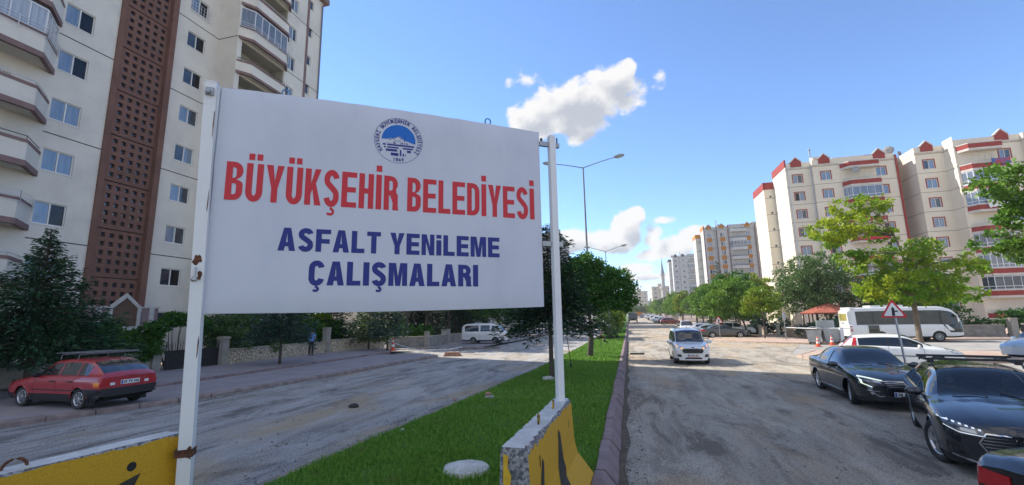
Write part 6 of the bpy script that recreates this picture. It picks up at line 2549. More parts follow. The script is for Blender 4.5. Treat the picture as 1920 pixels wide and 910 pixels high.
# ---- red hatchback with a roof rack on the left pavement
SP_OLD = dict(wb=2.46, fo=.76, r=.285, tw=.17, rim=8, gap=.045, bow=.006, tum=.05, crown=.03, bulge=(.03, .03), blacksill=True, cladding=True,
              st=[(0, .70, .30, .62, .66, .50), (.10, .76, .24, .66, .71, .58), (.5, .80, .22, .75, .80, .60), (1.15, .81, .20, .85, .90, .66), (1.22, .81, .20, .86, .925, .66), (1.95, .81, .20, .90, 1.345, .58), (2.6, .81, .20, .905, 1.375, .585), (3.25, .81, .20, .91, 1.33, .57), (3.38, .805, .21, .91, 1.29, .565), (3.92, .78, .28, .90, .965, .62), (4.00, .76, .34, .84, .88, .58)],
              ws=(1.22, 1.93), rw=(3.36, 3.88), bn=(.06, 1.17), boot=(3.9, 3.99), wins=[(1.36, 2.22), (2.28, 2.98), (3.03, 3.44)], doors=[(1.30, 2.25), (2.25, 3.00)], fb=M_BLACK, rb=P_RED)
lada, dc, x0, bv = car('red_hatchback', 'old red hatchback with a roof rack and seven spoke wheels parked on the left pavement', 'car', (-16.45, 10.52, .15), R(178), SP_OLD, P_RED)
dc('rear_bumper_bar', [(-.78, .34), (.78, .34), (.80, .56), (-.80, .56)], 'r', M_BLACK, .05, .2)
dc('bumper_side', [(3.42, .36), (3.98, .36), (3.98, .56), (3.42, .56)], 's', M_BLACK, .02, .06, mirror=True)
dc('front_bumper_bar', [(-.72, .32), (.72, .32), (.74, .52), (-.74, .52)], 'f', M_BLACK, .05, .2)
dc('tail_lamp', [(.52, .62), (.765, .62), (.765, .82), (.52, .82)], 'r', M_TAIL, .012, .03, mirror=True)
dc('indicator', [(3.80, .62), (3.99, .62), (3.99, .74), (3.80, .74)], 's', M_AMBER, .012, .03, mirror=True)
dc('reversing_lamp', [(.40, .64), (.52, .64), (.52, .71), (.40, .71)], 'r', M_PLATE, .012, .03, mirror=True)
dc('headlamp', [(.42, .56), (.70, .57), (.70, .68), (.42, .67)], 'f', M_LAMP, .01, .03, mirror=True)
plate(lada, dc, 0, .70, 'r', '09 TV 342', .50, .12)
dc('rub_strip', [(1.2, .50), (3.3, .50), (3.3, .53), (1.2, .53)], 's', M_BLACK, .008, .02, mirror=True)
dc('mud_flap', [(3.62, .12), (3.66, .12), (3.66, .30), (3.62, .30)], 's', M_BLACK, .0, .15)
mirrors(lada, x0 - 1.45, .76, .93, M_BLACK)
handles(lada, bv, x0, [(2.1, .76), (2.86, .76)], M_BLACK)
rk = MB()
for s_ in (2.0, 2.75):
    rk.tube([(x0 - s_, -.62, 1.36), (x0 - s_, -.60, 1.49), (x0 - s_, .60, 1.49), (x0 - s_, .62, 1.36)], .016, 6)
for y in (-.60, -.3, 0, .3, .60):
    rk.tube([(x0 - 1.75, y, 1.53), (x0 - 3.35, y, 1.55)], .016, 6)
for s_ in (1.75, 2.3, 2.9, 3.35):
    rk.tube([(x0 - s_, -.60, 1.53), (x0 - s_, .60, 1.53)], .014, 6)
rk.build('roof_rack', mat('rack_grey', (.16, .17, .18), .45, .4), lada)
MB().tube([(x0 - 1.3, -.7, .92), (x0 - 1.45, -.72, 1.75)], .004, 4).build('aerial', M_DARKM, lada)
for sg in (1, -1):
    MB().box(x0 - 3.62, x0 - 3.60, sg * .70 - .09, sg * .70 + .09, .10, .34).build('mud_flap', M_BLACK, lada)

# ---- black saloon with the diamond badge
SP_SAL = dict(wb=2.71, fo=.90, r=.325, tw=.21, rim=5, bulge=(.14, .07), bow=.02,
              st=[(0, .66, .24, .60, .66, .40), (.07, .74, .21, .68, .75, .50), (.28, .84, .19, .76, .845, .58), (.65, .895, .18, .84, .925, .63), (1.15, .905, .17, .905, .985, .66), (1.30, .905, .17, .92, 1.01, .68), (2.12, .905, .17, .95, 1.405, .575), (2.6, .905, .17, .96, 1.44, .585), (3.15, .905, .17, .97, 1.41, .575), (3.42, .90, .18, .975, 1.365, .565), (4.10, .885, .21, .995, 1.065, .66), (4.52, .83, .28, .97, 1.04, .62), (4.62, .76, .36, .90, .96, .56)],
              ws=(1.30, 2.10), rw=(3.42, 4.06), bn=(.10, 1.25), boot=(4.09, 4.58), wins=[(1.50, 2.42), (2.48, 3.30), (3.34, 3.72)], doors=[(1.42, 2.45), (2.45, 3.40)], pill_end=3.35, black_pillars=True)
meg, dc, x0, bv = car('black_saloon', 'black saloon with a silver diamond badge and bright C shaped lights, second in the queue', 'car', (6.66, 15.9, 0), R(266), SP_SAL, P_BLACK, steer=R(-12))
dc('headlamp', [(.44, .66), (.80, .70), (.83, .78), (.70, .80), (.46, .73)], 'f', M_LAMPDARK, .008, .03, mirror=True)
dc('light_signature', [(.42, .745), (.60, .785), (.80, .82), (.825, .80), (.815, .64), (.66, .565), (.645, .585), (.785, .655), (.79, .79), (.61, .755), (.43, .72)], 'f', M_DRL, .014, .02, mirror=True)
dc('headlamp_lens', [(.47, .67), (.60, .69), (.60, .74), (.48, .72)], 'f', M_LAMP, .013, .02, mirror=True)
for k, (z, hw) in enumerate(((.715, .44), (.675, .40), (.635, .37), (.595, .34), (.555, .30))):
    dc('grille_bar', [(-hw, z), (hw, z), (hw, z + .014), (-hw, z + .014)], 'f', M_CHROME if k in (0, 4) else M_GALV, .02, .02, grid=.09)
dc('grille', [(-.46, .725), (.46, .725), (.36, .545), (.0, .525), (-.36, .545)], 'f', M_BLACK, .006, .02)
bd = [(-.055, 0), (0, .085), (.055, 0), (0, -.085)]
hb = bv.ray_cast(Vector((9, 0, .665)), Vector((-1, 0, 0)))[0]
bm_ = MB()
bo = [(-.062, 0), (0, -.105), (.062, 0), (0, .105)]
for q0, q1 in ((.48, 1.0),):
    for i in range(4):
        a, b = bo[i], bo[(i + 1) % 4]
        pts = [(a[0] * q0, a[1] * q0), (a[0], a[1]), (b[0], b[1]), (b[0] * q0, b[1] * q0)]
        bm_.add([(hb.x + .012, y, .655 + z) for y, z in pts] + [(hb.x + .05, y * .93, .655 + z * .93) for y, z in pts], ((4, 5, 6, 7), (0, 1, 5, 4), (1, 2, 6, 5), (2, 3, 7, 6), (3, 0, 4, 7)))
bm_.build('badge', M_CHROME, meg)
dc('lower_intake', [(-.62, .24), (.62, .24), (.56, .38), (-.56, .38)], 'f', M_BLACK, .006, .02)
dc('fog_lamp_bezel', [(.50, .33), (.72, .36), (.74, .47), (.66, .49), (.50, .42)], 'f', M_BLACK, .008, .02, mirror=True)
dc('fog_lamp', ell(.66, .43, 12, .035, .035), 'f', M_LAMP, .016, .02, mirror=True)
dc('chrome_blade', [(.44, .355), (.54, .345), (.63, .42), (.62, .435), (.535, .37), (.44, .375)], 'f', M_CHROME, .02, .02, mirror=True)
dc('chrome_blade', [(.52, .465), (.75, .485), (.75, .50), (.52, .48)], 'f', M_CHROME, .02, .02, mirror=True)
plate(meg, dc, 0.0, .42, 'f', '38 AAN 2')
mirrors(meg, x0 - 1.62, .86, .98, P_BLACK, 1.15)
handles(meg, bv, x0, [(2.25, .82), (3.2, .84)], P_BLACK)
dc('door_moulding', [(1.45, .27), (3.3, .27), (3.3, .30), (1.45, .30)], 's', M_CHROME, .006, .02, mirror=True)
for i in range(2):
    MB().tube([(x0 - 1.24, .55 - i * .7, 1.02), (x0 - 1.42, .05 - i * .6, 1.075)], .008, 5).build('wiper', M_BLACK, meg)

# ---- dark estate with the row of bright light blades, first in the queue
def see_through():
    m = bpy.data.materials.new('windscreen_glass')
    m.use_nodes = True
    nt = m.node_tree
    b = nt.nodes['Principled BSDF']
    b.inputs['Base Color'].default_value = (.010, .013, .017, 1)
    b.inputs['Roughness'].default_value = .03
    b.inputs['Specular IOR Level'].default_value = .8
    b.inputs['Coat Weight'].default_value = .6
    tr = nt.nodes.new('ShaderNodeBsdfTransparent')
    tr.inputs[0].default_value = (.55, .62, .66, 1)
    ms = nt.nodes.new('ShaderNodeMixShader')
    ms.inputs[0].default_value = .42
    nt.links.new(b.outputs[0], ms.inputs[1])
    nt.links.new(tr.outputs[0], ms.inputs[2])
    nt.links.new(ms.outputs[0], nt.nodes['Material Output'].inputs['Surface'])
    return m


M_WSC = see_through()
SP_EST = dict(wb=2.82, fo=.88, r=.335, tw=.225, rim=5, bulge=(.13, .05), bow=.02, wsmat=M_WSC,
              st=[(0, .70, .24, .62, .68, .40), (.07, .77, .20, .70, .77, .50), (.28, .865, .18, .78, .87, .60), (.65, .915, .17, .86, .945, .66), (1.15, .925, .165, .915, 1.0, .69), (1.30, .925, .165, .93, 1.025, .70), (2.15, .925, .165, .955, 1.405, .595), (2.7, .925, .165, .965, 1.435, .60), (3.5, .925, .165, .985, 1.425, .595), (4.2, .91, .20, 1.0, 1.36, .58), (4.62, .86, .27, 1.0, 1.10, .62), (4.76, .79, .35, .94, 1.0, .60)],
              ws=(1.30, 2.13), rw=(4.24, 4.60), bn=(.10, 1.25), boot=(4.62, 4.72), wins=[(1.52, 2.50), (2.56, 3.45), (3.50, 4.15)], doors=[(1.45, 2.53), (2.53, 3.52)], pill_end=4.1, black_pillars=True)
audi, dc, x0, bv = car('dark_estate', 'near black estate with a row of bright light blades and roof bars, nearest oncoming car', 'car', (6.16, 10.42, 0), R(249), SP_EST, P_NAVY, steer=R(20))
dc('headlamp', [(.46, .64), (.70, .66), (.845, .73), (.86, .80), (.70, .785), (.44, .70)], 'f', M_LAMPDARK, .008, .03, mirror=True)
dc('headlamp_lens', [(.52, .655), (.68, .68), (.68, .72), (.53, .70)], 'f', M_LAMP, .013, .02, mirror=True)
for k in range(6):
    y = .47 + k * .062
    z = .700 + k * .0165
    dc('light_blade', [(y, z - .004), (y + .030, z + .004), (y + .020, z + .022), (y - .004, z + .014)] if k < 5 else [(y, z - .004), (y + .10, z + .012), (y + .09, z + .032), (y - .005, z + .018)], 'f', M_DRLW, .016, .015, mirror=True)
dc('light_line', [(.46, .628), (.70, .648), (.84, .71), (.84, .72), (.70, .658), (.46, .638)], 'f', M_DRLW, .016, .015, mirror=True)
dc('grille', [(-.42, .66), (.42, .66), (.50, .54), (.40, .36), (-.40, .36), (-.50, .54)], 'f', M_BLACK, .006, .02)
for a, b in (((-.43, .675), (.43, .675)), ((.43, .675), (.515, .54)), ((-.43, .675), (-.515, .54)), ((.515, .54), (.40, .35)), ((-.515, .54), (-.40, .35))):
    lp = stroke([a, b], .016)
    dc('grille_frame', lp, 'f', M_CHROME, .02, .02)
for z, hw in ((.62, .45), (.575, .47), (.53, .49), (.485, .46), (.44, .43), (.40, .41)):
    dc('grille_bar', [(-hw, z), (hw, z), (hw, z + .012), (-hw, z + .012)], 'f', M_CHROME, .014, .02, grid=.1)
for k in range(4):
    yc = (-1.5 + k) * .068
    for h_ in (0, 1):
        dc('ring_badge', stroke([(yc + .045 * math.cos(math.pi * (h_ + i / 10)), .60 + .045 * math.sin(math.pi * (h_ + i / 10))) for i in range(11)], .009), 'f', M_CHROME, .026 + .002 * k, .01, grid=.2)
dc('side_intake', [(.56, .26), (.84, .30), (.84, .50), (.62, .46)], 'f', M_BLACK, .006, .02, mirror=True)
dc('intake_blade', [(.56, .255), (.80, .30), (.80, .325), (.56, .275)], 'f', M_CHROME, .02, .02, mirror=True)
plate(audi, dc, 0.0, .42, 'f', '38 AFB 406')
mirrors(audi, x0 - 1.66, .88, 1.0, P_NAVY, 1.15)
handles(audi, bv, x0, [(2.3, .83), (3.3, .85)], P_NAVY)
dc('door_moulding', [(1.45, .25), (3.4, .25), (3.4, .275), (1.45, .275)], 's', M_CHROME, .006, .02, mirror=True)
rl = MB()
for sg in (1, -1):
    rl.tube([(x0 - 2.25, sg * .60, 1.41), (x0 - 2.35, sg * .60, 1.47), (x0 - 4.0, sg * .59, 1.46), (x0 - 4.1, sg * .59, 1.39)], .016, 6)
rl.build('roof_rail', M_DARKM, audi)
MB().box(x0 - 2.56, x0 - 2.48, -.70, .70, 1.505, 1.545).box(x0 - 2.57, x0 - 2.47, .55, .64, 1.45, 1.51).box(x0 - 2.57, x0 - 2.47, -.64, -.55, 1.45, 1.51).build('roof_bar', M_DARKM, audi)
MB().box(x0 - 3.46, x0 - 3.38, -.70, .70, 1.505, 1.545).box(x0 - 3.47, x0 - 3.37, .55, .64, 1.45, 1.51).box(x0 - 3.47, x0 - 3.37, -.64, -.55, 1.45, 1.51).build('roof_bar', M_DARKM, audi)
for y in (.38, -.38):
    MB().box(x0 - 2.75, x0 - 2.62, y - .25, y + .25, .55, 1.08).box(x0 - 2.66, x0 - 2.58, y - .13, y + .13, 1.10, 1.27).build('seat', M_BLACK, audi)
MB().box(x0 - 1.75, x0 - 1.45, -.78, .78, .80, .965).build('dashboard', M_BLACK, audi)
MB().lathe([(.165, -.012), (.185, 0), (.165, .012), (.15, 0), (.165, -.012)], n=20).mesh
st_ = MB().lathe([(.165, -.014), (.185, 0), (.165, .014), (.150, 0), (.165, -.014)], n=20)
st_.v = [(x0 - 1.95 + z * .9 - y * .35 if False else x0 - 1.95 + y * .35, x + .38, .98 + y * .9) for x, y, z in st_.v]
st_.build('steering_wheel', M_BLACK, audi)
for i in range(2):
    MB().tube([(x0 - 1.24, .6 - i * .7, 1.03), (x0 - 1.42, .08 - i * .6, 1.09)], .008, 5).build('wiper', M_BLACK, audi)

# ---- black car cutting in at the lower right corner: only its rear corner shows
SP_BLK = dict(SP_SAL)
blk, dc, x0, bv = car('black_saloon', 'black car at the lower right corner showing its boot edge and tail lamp', 'car', (5.80, 6.10, 0), R(23), SP_BLK, paint('paint_black_dusty', (.012, .013, .015), .1, .25))
dc('tail_lamp', [(4.44, .70), (4.62, .70), (4.62, .90), (4.40, .93)], 's', M_TAIL, .012, .03, mirror=True)
dc('tail_lamp', [(.46, .74), (.80, .74), (.80, .90), (.46, .88)], 'r', M_TAIL, .012, .03, mirror=True)
handles(blk, bv, x0, [(2.25, .82), (3.2, .84)], P_BLACK)

# ---- white van coming towards us in the sun
SP_VAN = dict(wb=2.49, fo=.86, r=.31, tw=.19, rim=5, bulge=(.15, .02), bow=.03, crown=.07, rimdark=True,
              st=[(0, .72, .24, .74, .82, .45), (.08, .78, .20, .82, .90, .52), (.30, .85, .19, .92, .985, .60), (.62, .87, .18, .98, 1.045, .64), (.84, .88, .18, 1.01, 1.09, .68), (1.62, .88, .18, 1.07, 1.68, .64), (2.2, .88, .18, 1.08, 1.755, .665), (3.6, .88, .19, 1.08, 1.755, .665), (4.0, .87, .22, 1.07, 1.70, .66), (4.10, .85, .27, 1.05, 1.60, .66), (4.16, .80, .30, .96, 1.2, .62)],
              ws=(.84, 1.60), rw=(4.02, 4.10), bn=(.10, .80), wins=[(1.05, 1.95), (2.02, 2.95), (3.02, 3.85)], doors=[(1.0, 1.98), (1.98, 3.0)], pill_end=3.0)
van, dc, x0, bv = car('white_van', 'small white passenger van driving towards us in the sun with amber lit lamps', 'van', (2.98, 26.7, 0), R(270), SP_VAN, P_WHITE)
dc('headlamp', [(.44, .80), (.66, .82), (.82, .93), (.82, 1.0), (.70, .99), (.46, .89)], 'f', M_LAMP, .008, .03, mirror=True)
dc('indicator', [(.66, .86), (.80, .94), (.80, .985), (.70, .97)], 'f', M_AMBERL, .014, .02, mirror=True)
dc('indicator', [(.46, .80), (.56, .81), (.56, .86), (.47, .86)], 'f', M_AMBERL, .014, .02, mirror=True)
dc('grille', [(-.42, .59), (.42, .59), (.50, .69), (.45, .80), (-.45, .80), (-.50, .69)], 'f', M_BLACK, .022, .02)
dc('grille_rim', [(-.435, .575), (.435, .575), (.52, .69), (.465, .815), (-.465, .815), (-.52, .69)], 'f', M_CHROME, .01, .02)
dc('badge', ell(0, .865, 14, .065, .027), 'f', mat('badge_blue', (.01, .03, .18), .3, coat=.8), .012, .015)
dc('lower_intake', [(-.42, .30), (.42, .30), (.36, .38), (-.36, .38)], 'f', M_BLACK, .008, .02)
dc('fog_lamp_bezel', [(.52, .40), (.72, .40), (.76, .48), (.72, .53), (.58, .53)], 'f', M_BLACK, .008, .02, mirror=True)
plate(van, dc, 0.0, .485, 'f', '38 NP 447', .52, .115)
dc('plate_frame', [(-.27, .405), (.27, .405), (.27, .425), (-.27, .425)], 'f', mat('plate_frame_red', (.6, .06, .03), .5), .02, .02)
mirrors(van, x0 - 1.2, .84, 1.09, P_WHITE, 1.35)
handles(van, bv, x0, [(1.82, .93), (2.15, .93)], M_BLACK)
for i in range(2):
    MB().tube([(x0 - .80, .55 - i * .75, 1.1), (x0 - .93, -.02 - i * .55, 1.19)], .009, 5).build('wiper', M_BLACK, van)
for sg in (1, -1):
    MB().tube([(x0 - 1.8, sg * .62, 1.74), (x0 - 1.9, sg * .62, 1.80), (x0 - 3.6, sg * .62, 1.80), (x0 - 3.7, sg * .62, 1.74)], .018, 6).build('roof_rail', M_GALV, van)
MB().tube([(x0 - 1.75, 0, 1.73), (x0 - 1.95, 0, 2.0)], .006, 4).build('aerial', M_BLACK, van)

# ---- white hatchback side-on behind the black saloon, and its pale blue kin at the edge
SP_PUN = dict(wb=2.51, fo=.85, r=.30, tw=.19, rim=5, bulge=(.12, .04), bow=.025,
              st=[(0, .66, .25, .60, .66, .40), (.07, .73, .21, .68, .74, .48), (.30, .81, .19, .78, .87, .56), (.65, .84, .18, .87, .98, .60), (.95, .845, .18, .90, 1.04, .63), (1.9, .845, .18, .94, 1.47, .55), (2.4, .845, .18, .96, 1.49, .555), (3.3, .845, .18, .99, 1.45, .55), (3.6, .83, .20, 1.0, 1.385, .53), (3.92, .80, .26, 1.0, 1.09, .58), (4.03, .75, .32, .92, .97, .55)],
              ws=(.95, 1.88), rw=(3.56, 3.92), bn=(.10, .90), wins=[(1.25, 2.35), (2.42, 3.42)], doors=[(1.25, 2.40), (2.40, 3.3)], pill_end=3.3, black_pillars=True)
pun, dc, x0, bv = car('white_hatchback', 'white hatchback with high red tail lamps standing side on behind the black saloon', 'car', (11.25, 23.9, 0), R(-16), SP_PUN, P_WHITE)
dc('tail_lamp', [(3.50, 1.0), (3.68, 1.0), (3.56, 1.34), (3.46, 1.34)], 's', M_TAIL, .012, .03, mirror=True)
dc('tail_lamp', [(.50, .98), (.62, .98), (.50, 1.34), (.44, 1.34)], 'r', M_TAIL, .012, .03, mirror=True)
dc('headlamp', [(.10, .70), (.34, .73), (.60, .89), (.55, .92), (.25, .84)], 's', M_LAMP, .01, .03, mirror=True)
dc('door_moulding', [(1.30, .56), (3.25, .60), (3.25, .635), (1.30, .595)], 's', M_BLACK, .012, .02, mirror=True)
plate(pun, dc, 0.0, .72, 'r', '38 YE 591')
mirrors(pun, x0 - 1.42, .80, .99, P_WHITE, 1.1)
handles(pun, bv, x0, [(2.2, .86)], P_WHITE)
CHILD.clear()
pb = copy_tree(pun, (20.3, 29.0, 0), R(205), 'pale blue car at the right edge just above the estate roof bars')
pb.name = 'pale_blue_hatchback'
repaint(pb, P_WHITE, P_BLUE)

# ---- grey saloon and the parked row
gre, dc, x0, bv = car('grey_saloon', 'dark grey saloon parked side on by the pavement corner with the warning sign', 'car', (9.72, 52.85, .02), R(2), SP_SAL, P_GREY, detail=False)
dc('tail_lamp', [(4.28, .76), (4.58, .76), (4.58, .92), (4.30, .92)], 's', M_TAIL, .012, .03, mirror=True)
dc('tail_lamp', [(.46, .76), (.78, .76), (.78, .92), (.46, .92)], 'r', M_TAIL, .012, .03, mirror=True)
dc('headlamp', [(.14, .66), (.36, .70), (.52, .80), (.30, .80)], 's', M_LAMP, .01, .03, mirror=True)
mirrors(gre, x0 - 1.62, .86, .98, P_GREY, 1.1)
handles(gre, bv, x0, [(2.25, .82), (3.2, .84)], P_GREY)
SP_SUV = dict(wb=2.67, fo=.84, r=.35, tw=.22, rim=5, bulge=(.10, .04), bow=.02, archm=M_BLACK, cladding=True,
              st=[(0, .74, .30, .78, .88, .5), (.08, .80, .26, .86, .96, .56), (.3, .88, .25, .96, 1.04, .62), (.95, .905, .24, 1.02, 1.11, .68), (1.1, .905, .24, 1.03, 1.15, .68), (1.85, .905, .24, 1.06, 1.62, .60), (2.6, .905, .24, 1.08, 1.66, .62), (3.7, .90, .24, 1.09, 1.63, .61), (4.1, .87, .30, 1.08, 1.40, .62), (4.30, .82, .36, 1.02, 1.1, .60)],
              ws=(1.1, 1.83), rw=(3.8, 4.14), bn=(.1, 1.05), wins=[(1.35, 2.25), (2.32, 3.15), (3.2, 3.7)], doors=[(1.3, 2.28), (2.28, 3.2)], pill_end=3.15)
suv, dc, x0, bv = car('white_suv', 'white off-roader parked just behind the dark grey saloon', 'car', (11.2, 56.0, .02), R(2), SP_SUV, P_WHITE, detail=False)
dc('tail_lamp', [(.62, .95), (.80, .95), (.80, 1.25), (.66, 1.25)], 'r', M_TAIL, .012, .03, mirror=True)
dc('headlamp', [(.10, .82), (.32, .85), (.34, .95), (.14, .95)], 's', M_LAMP, .01, .03, mirror=True)
mirrors(suv, x0 - 1.5, .86, 1.12, P_WHITE, 1.2)
hat, dc, x0, bv = car('silver_hatchback', 'silver hatchback parked rear out beyond the white off-roader', 'car', (9.15, 59.3, .03), R(-12), SP_PUN, P_SILVER, detail=False)
dc('tail_lamp', [(.48, .80), (.74, .80), (.74, 1.0), (.48, 1.0)], 'r', M_TAIL, .012, .03, mirror=True)
dc('tail_lamp', [(3.72, .80), (4.0, .80), (4.0, 1.0), (3.8, 1.0)], 's', M_TAIL, .012, .03, mirror=True)
mirrors(hat, x0 - 1.42, .80, .99, P_SILVER, 1.1)
CHILD.clear()


def park(src, old, new, x, y, hd, name, label, group='cars parked in the row along the right side'):
    c = copy_tree(src, (x, y, gz(y) + .02), R(hd), label, group)
    c.name = name
    if new is not None:
        repaint(c, old, new)
    return c


park(gre, P_GREY, P_SILVER, 9.3, 56.2, -4, 'silver_saloon', 'silver saloon with its tail to the road between the grey saloon and the silver hatchback')
park(hat, P_SILVER, P_GREEN, 9.6, 62.6, -6, 'dark_hatchback', 'dark hatchback parked behind the silver cars near the white pickup')
park(hat, P_SILVER, P_MAROON, 8.45, 104, 0, 'maroon_hatchback', 'dark red hatchback parked side on at the near end of the far row')
for i, (x, y, src, old, new, nm, lab) in enumerate([
        (8.2, 109, hat, P_SILVER, P_GREEN, 'dark_hatchback', 'dark car right behind the dark red hatchback'), (7.9, 115, gre, P_GREY, P_SILVER, 'silver_saloon', 'silver saloon in the far parked row'),
        (7.8, 121, suv, P_WHITE, None, 'white_suv', 'white off-roader in the far parked row'), (7.7, 128, hat, P_SILVER, P_BLUE, 'pale_blue_hatchback', 'pale blue car in the far parked row'),
        (7.7, 136, van, P_WHITE, None, 'white_van', 'white van parked in the far row'), (7.8, 147, gre, P_GREY, None, 'grey_saloon', 'grey saloon in the far parked row'),
        (7.7, 160, hat, P_SILVER, None, 'silver_hatchback', 'silver hatchback towards the end of the far row'), (7.8, 176, suv, P_WHITE, None, 'white_suv', 'last white off-roader of the far row')]):
    park(src, old, new, x, y, -5 + (i * 37) % 12, nm, lab)
park(van, P_WHITE, None, 2.4, 215, 270, 'white_van', 'white van far down the road beside the orange truck', 'far oncoming traffic')
park(gre, P_GREY, None, 5.2, 205, 265, 'grey_saloon', 'grey car far down the road in front of the orange truck', 'far oncoming traffic')

# ---- white pickup behind the van
SP_PICK = dict(wb=3.0, fo=.85, r=.36, tw=.22, rim=5, bulge=(.10, .03), bow=.01,
               st=[(0, .76, .32, .80, .90, .5), (.08, .82, .28, .88, .98, .58), (.3, .89, .27, .98, 1.06, .64), (1.1, .91, .26, 1.03, 1.13, .70), (1.25, .91, .26, 1.04, 1.17, .70), (1.95, .91, .26, 1.07, 1.70, .62), (2.5, .91, .26, 1.08, 1.74, .63), (3.2, .91, .26, 1.08, 1.70, .62), (3.45, .91, .26, 1.08, 1.18, .72), (3.55, .91, .28, 1.07, 1.10, .80), (5.0, .90, .32, 1.05, 1.08, .80), (5.08, .88, .36, 1.0, 1.03, .78)],
               ws=(1.25, 1.93), rw=(3.2, 3.44), bn=(.1, 1.2), wins=[(1.5, 2.3), (2.36, 3.1)], doors=[(1.45, 2.33), (2.33, 3.15)], pill_end=3.1)
pick, dc, x0, bv = car('white_pickup', 'white double cab pickup following behind the white van', 'pickup', (7.15, 63.5, .03), R(268), SP_PICK, P_WHITE, detail=False)
dc('headlamp', [(.52, .80), (.84, .84), (.84, .98), (.55, .95)], 'f', M_LAMP, .01, .03, mirror=True)
dc('grille', [(-.48, .66), (.48, .66), (.48, .94), (-.48, .94)], 'f', M_BLACK, .008, .02)
mirrors(pick, x0 - 1.6, .88, 1.15, M_BLACK, 1.4)

# ---- white minibus on the left forecourt
SP_MINI = dict(wb=2.22, fo=.95, r=.30, tw=.18, rim=6, rimdark=True, bulge=(.06, .02), bow=.02, crown=.08, gap=.06, tum=.04,
               st=[(0, .76, .28, 1.02, 1.10, .66), (.08, .81, .25, 1.06, 1.16, .69), (.20, .83, .24, 1.08, 1.24, .70), (.80, .845, .23, 1.12, 1.80, .66), (1.2, .845, .23, 1.14, 1.90, .67), (2.5, .845, .23, 1.14, 1.95, .68), (4.0, .845, .24, 1.14, 1.90, .67), (4.25, .84, .27, 1.13, 1.80, .66), (4.36, .80, .30, 1.08, 1.60, .64)],
               ws=(.16, .78), rw=(4.22, 4.34), bn=(.02, .14), wins=[(.55, 1.32), (1.50, 2.45), (2.62, 4.05)], doors=[(.42, 1.40), (1.40, 2.55)], door_names=['front_door', 'sliding_door'], pill_end=0)
mini, dc, x0, bv = car('minibus', 'white minibus standing side on at the far left forecourt', 'minibus', (-13.75, 42.95, .13), R(1), SP_MINI, P_WHITE)
dc('rub_strip', [(.2, .72), (4.2, .72), (4.2, .745), (.2, .745)], 's', M_GALV, .006, .02, mirror=True)
dc('bumper_bar', [(-.8, .36), (.8, .36), (.8, .50), (-.8, .50)], 'f', M_PLATE, .05, .1)
dc('headlamp', [(.48, .66), (.72, .66), (.72, .82), (.48, .82)], 'f', M_LAMP, .01, .03, mirror=True)
dc('indicator', [(.03, .68), (.14, .68), (.14, .78), (.03, .78)], 's', M_AMBER, .012, .02, mirror=True)
mirrors(mini, x0 - .45, .82, 1.20, M_BLACK, 1.2)

# ---- the white bus
M_BGLASS = mat('bus_glass', (.012, .018, .017), .04, spec=.6, coat=.3, col2=(.03, .04, .036), nscale=1.2)
SP_BUS = dict(winmat=M_BGLASS, wb=3.9, fo=1.65, r=.40, tw=.26, rim=8, rimdark=True, bulge=(.22, .06), bow=.0, crown=.12, gap=.07, tum=.06, res=.11, glass_hi=5,
              st=[(0, .98, .42, 1.15, 1.5, .80), (.10, 1.06, .38, 1.22, 1.9, .88), (.30, 1.12, .34, 1.26, 2.35, .93), (.75, 1.15, .32, 1.30, 2.74, .96), (1.3, 1.15, .32, 1.36, 2.84, .98), (4, 1.15, .32, 1.38, 2.88, .99), (7.2, 1.15, .34, 1.38, 2.86, .98), (7.55, 1.13, .40, 1.38, 2.80, .96), (7.70, 1.10, .46, 1.36, 2.66, .94)],
              ws=(.02, .95), rw=(9, 9), bn=(0, .01), wins=[(.25, 1.30), (1.42, 2.85), (2.90, 4.40), (4.45, 5.9), (5.95, 7.15)], doors=[(.30, 1.25), (5.55, 6.45)], door_names=['front_door', 'rear_door'], pill_end=7.2, black_pillars=True)
bus, dc, x0, bv = car('bus', 'white midi bus with a dark glass band standing across the side street', 'bus', (22.1, 45.2, 0), R(-3), SP_BUS, P_WHITE, detail=False)
dc('rear_window', [(-.78, 1.75), (.78, 1.75), (.80, 2.35), (-.80, 2.35)], 'r', mat('bus_curtain', (.40, .36, .10), .4, col2=(.16, .15, .06), nscale=3, stretch=(1, 5, .2), coat=.5), .012, .03)
dc('tail_lamp', [(7.50, .86), (7.66, .86), (7.66, 1.32), (7.50, 1.32)], 's', M_TAIL, .012, .02, mirror=True)
for z in (.97, 1.08, 1.19):
    dc('lamp_divider', [(7.49, z), (7.67, z), (7.67, z + .04), (7.49, z + .04)], 's', P_WHITE, .018, .02, mirror=True)
dc('door_glass', [(5.62, .55), (6.38, .55), (6.38, 1.36), (5.62, 1.36)], 's', M_BGLASS, .012, .03, mirror=True)
dc('door_glass', [(.34, .95), (1.02, 1.35), (1.0, 1.4), (.34, 1.4)], 's', M_BGLASS, .012, .03, mirror=True)
dc('cab_glass', [(.03, .74), (.90, .74), (1.28, 1.30), (1.28, 1.44), (.03, 1.5)], 's', M_BGLASS, .010, .03, mirror=True)
dc('front_glass', [(-.98, .78), (.98, .78), (.98, 1.6), (-.98, 1.6)], 'f', M_BGLASS, .01, .03)
dc('side_flap', [(.62, .90), (.98, .90), (1.20, 1.36), (1.05, 1.36)], 's', P_WHITE, .03, .03, mirror=True)
dc('bumper_corner', [(.02, .50), (1.05, .50), (1.05, .72), (.02, .72)], 's', P_WHITE, .03, .04, mirror=True)
dc('engine_vent', [(3.9, .42), (4.2, .42), (4.2, .52), (3.9, .52)], 's', M_BLACK, .008, .02, mirror=True)
dc('maker_badge', [(-.22, 1.50), (.22, 1.50), (.22, 1.60), (-.22, 1.60)], 'r', M_GALV, .012, .02)
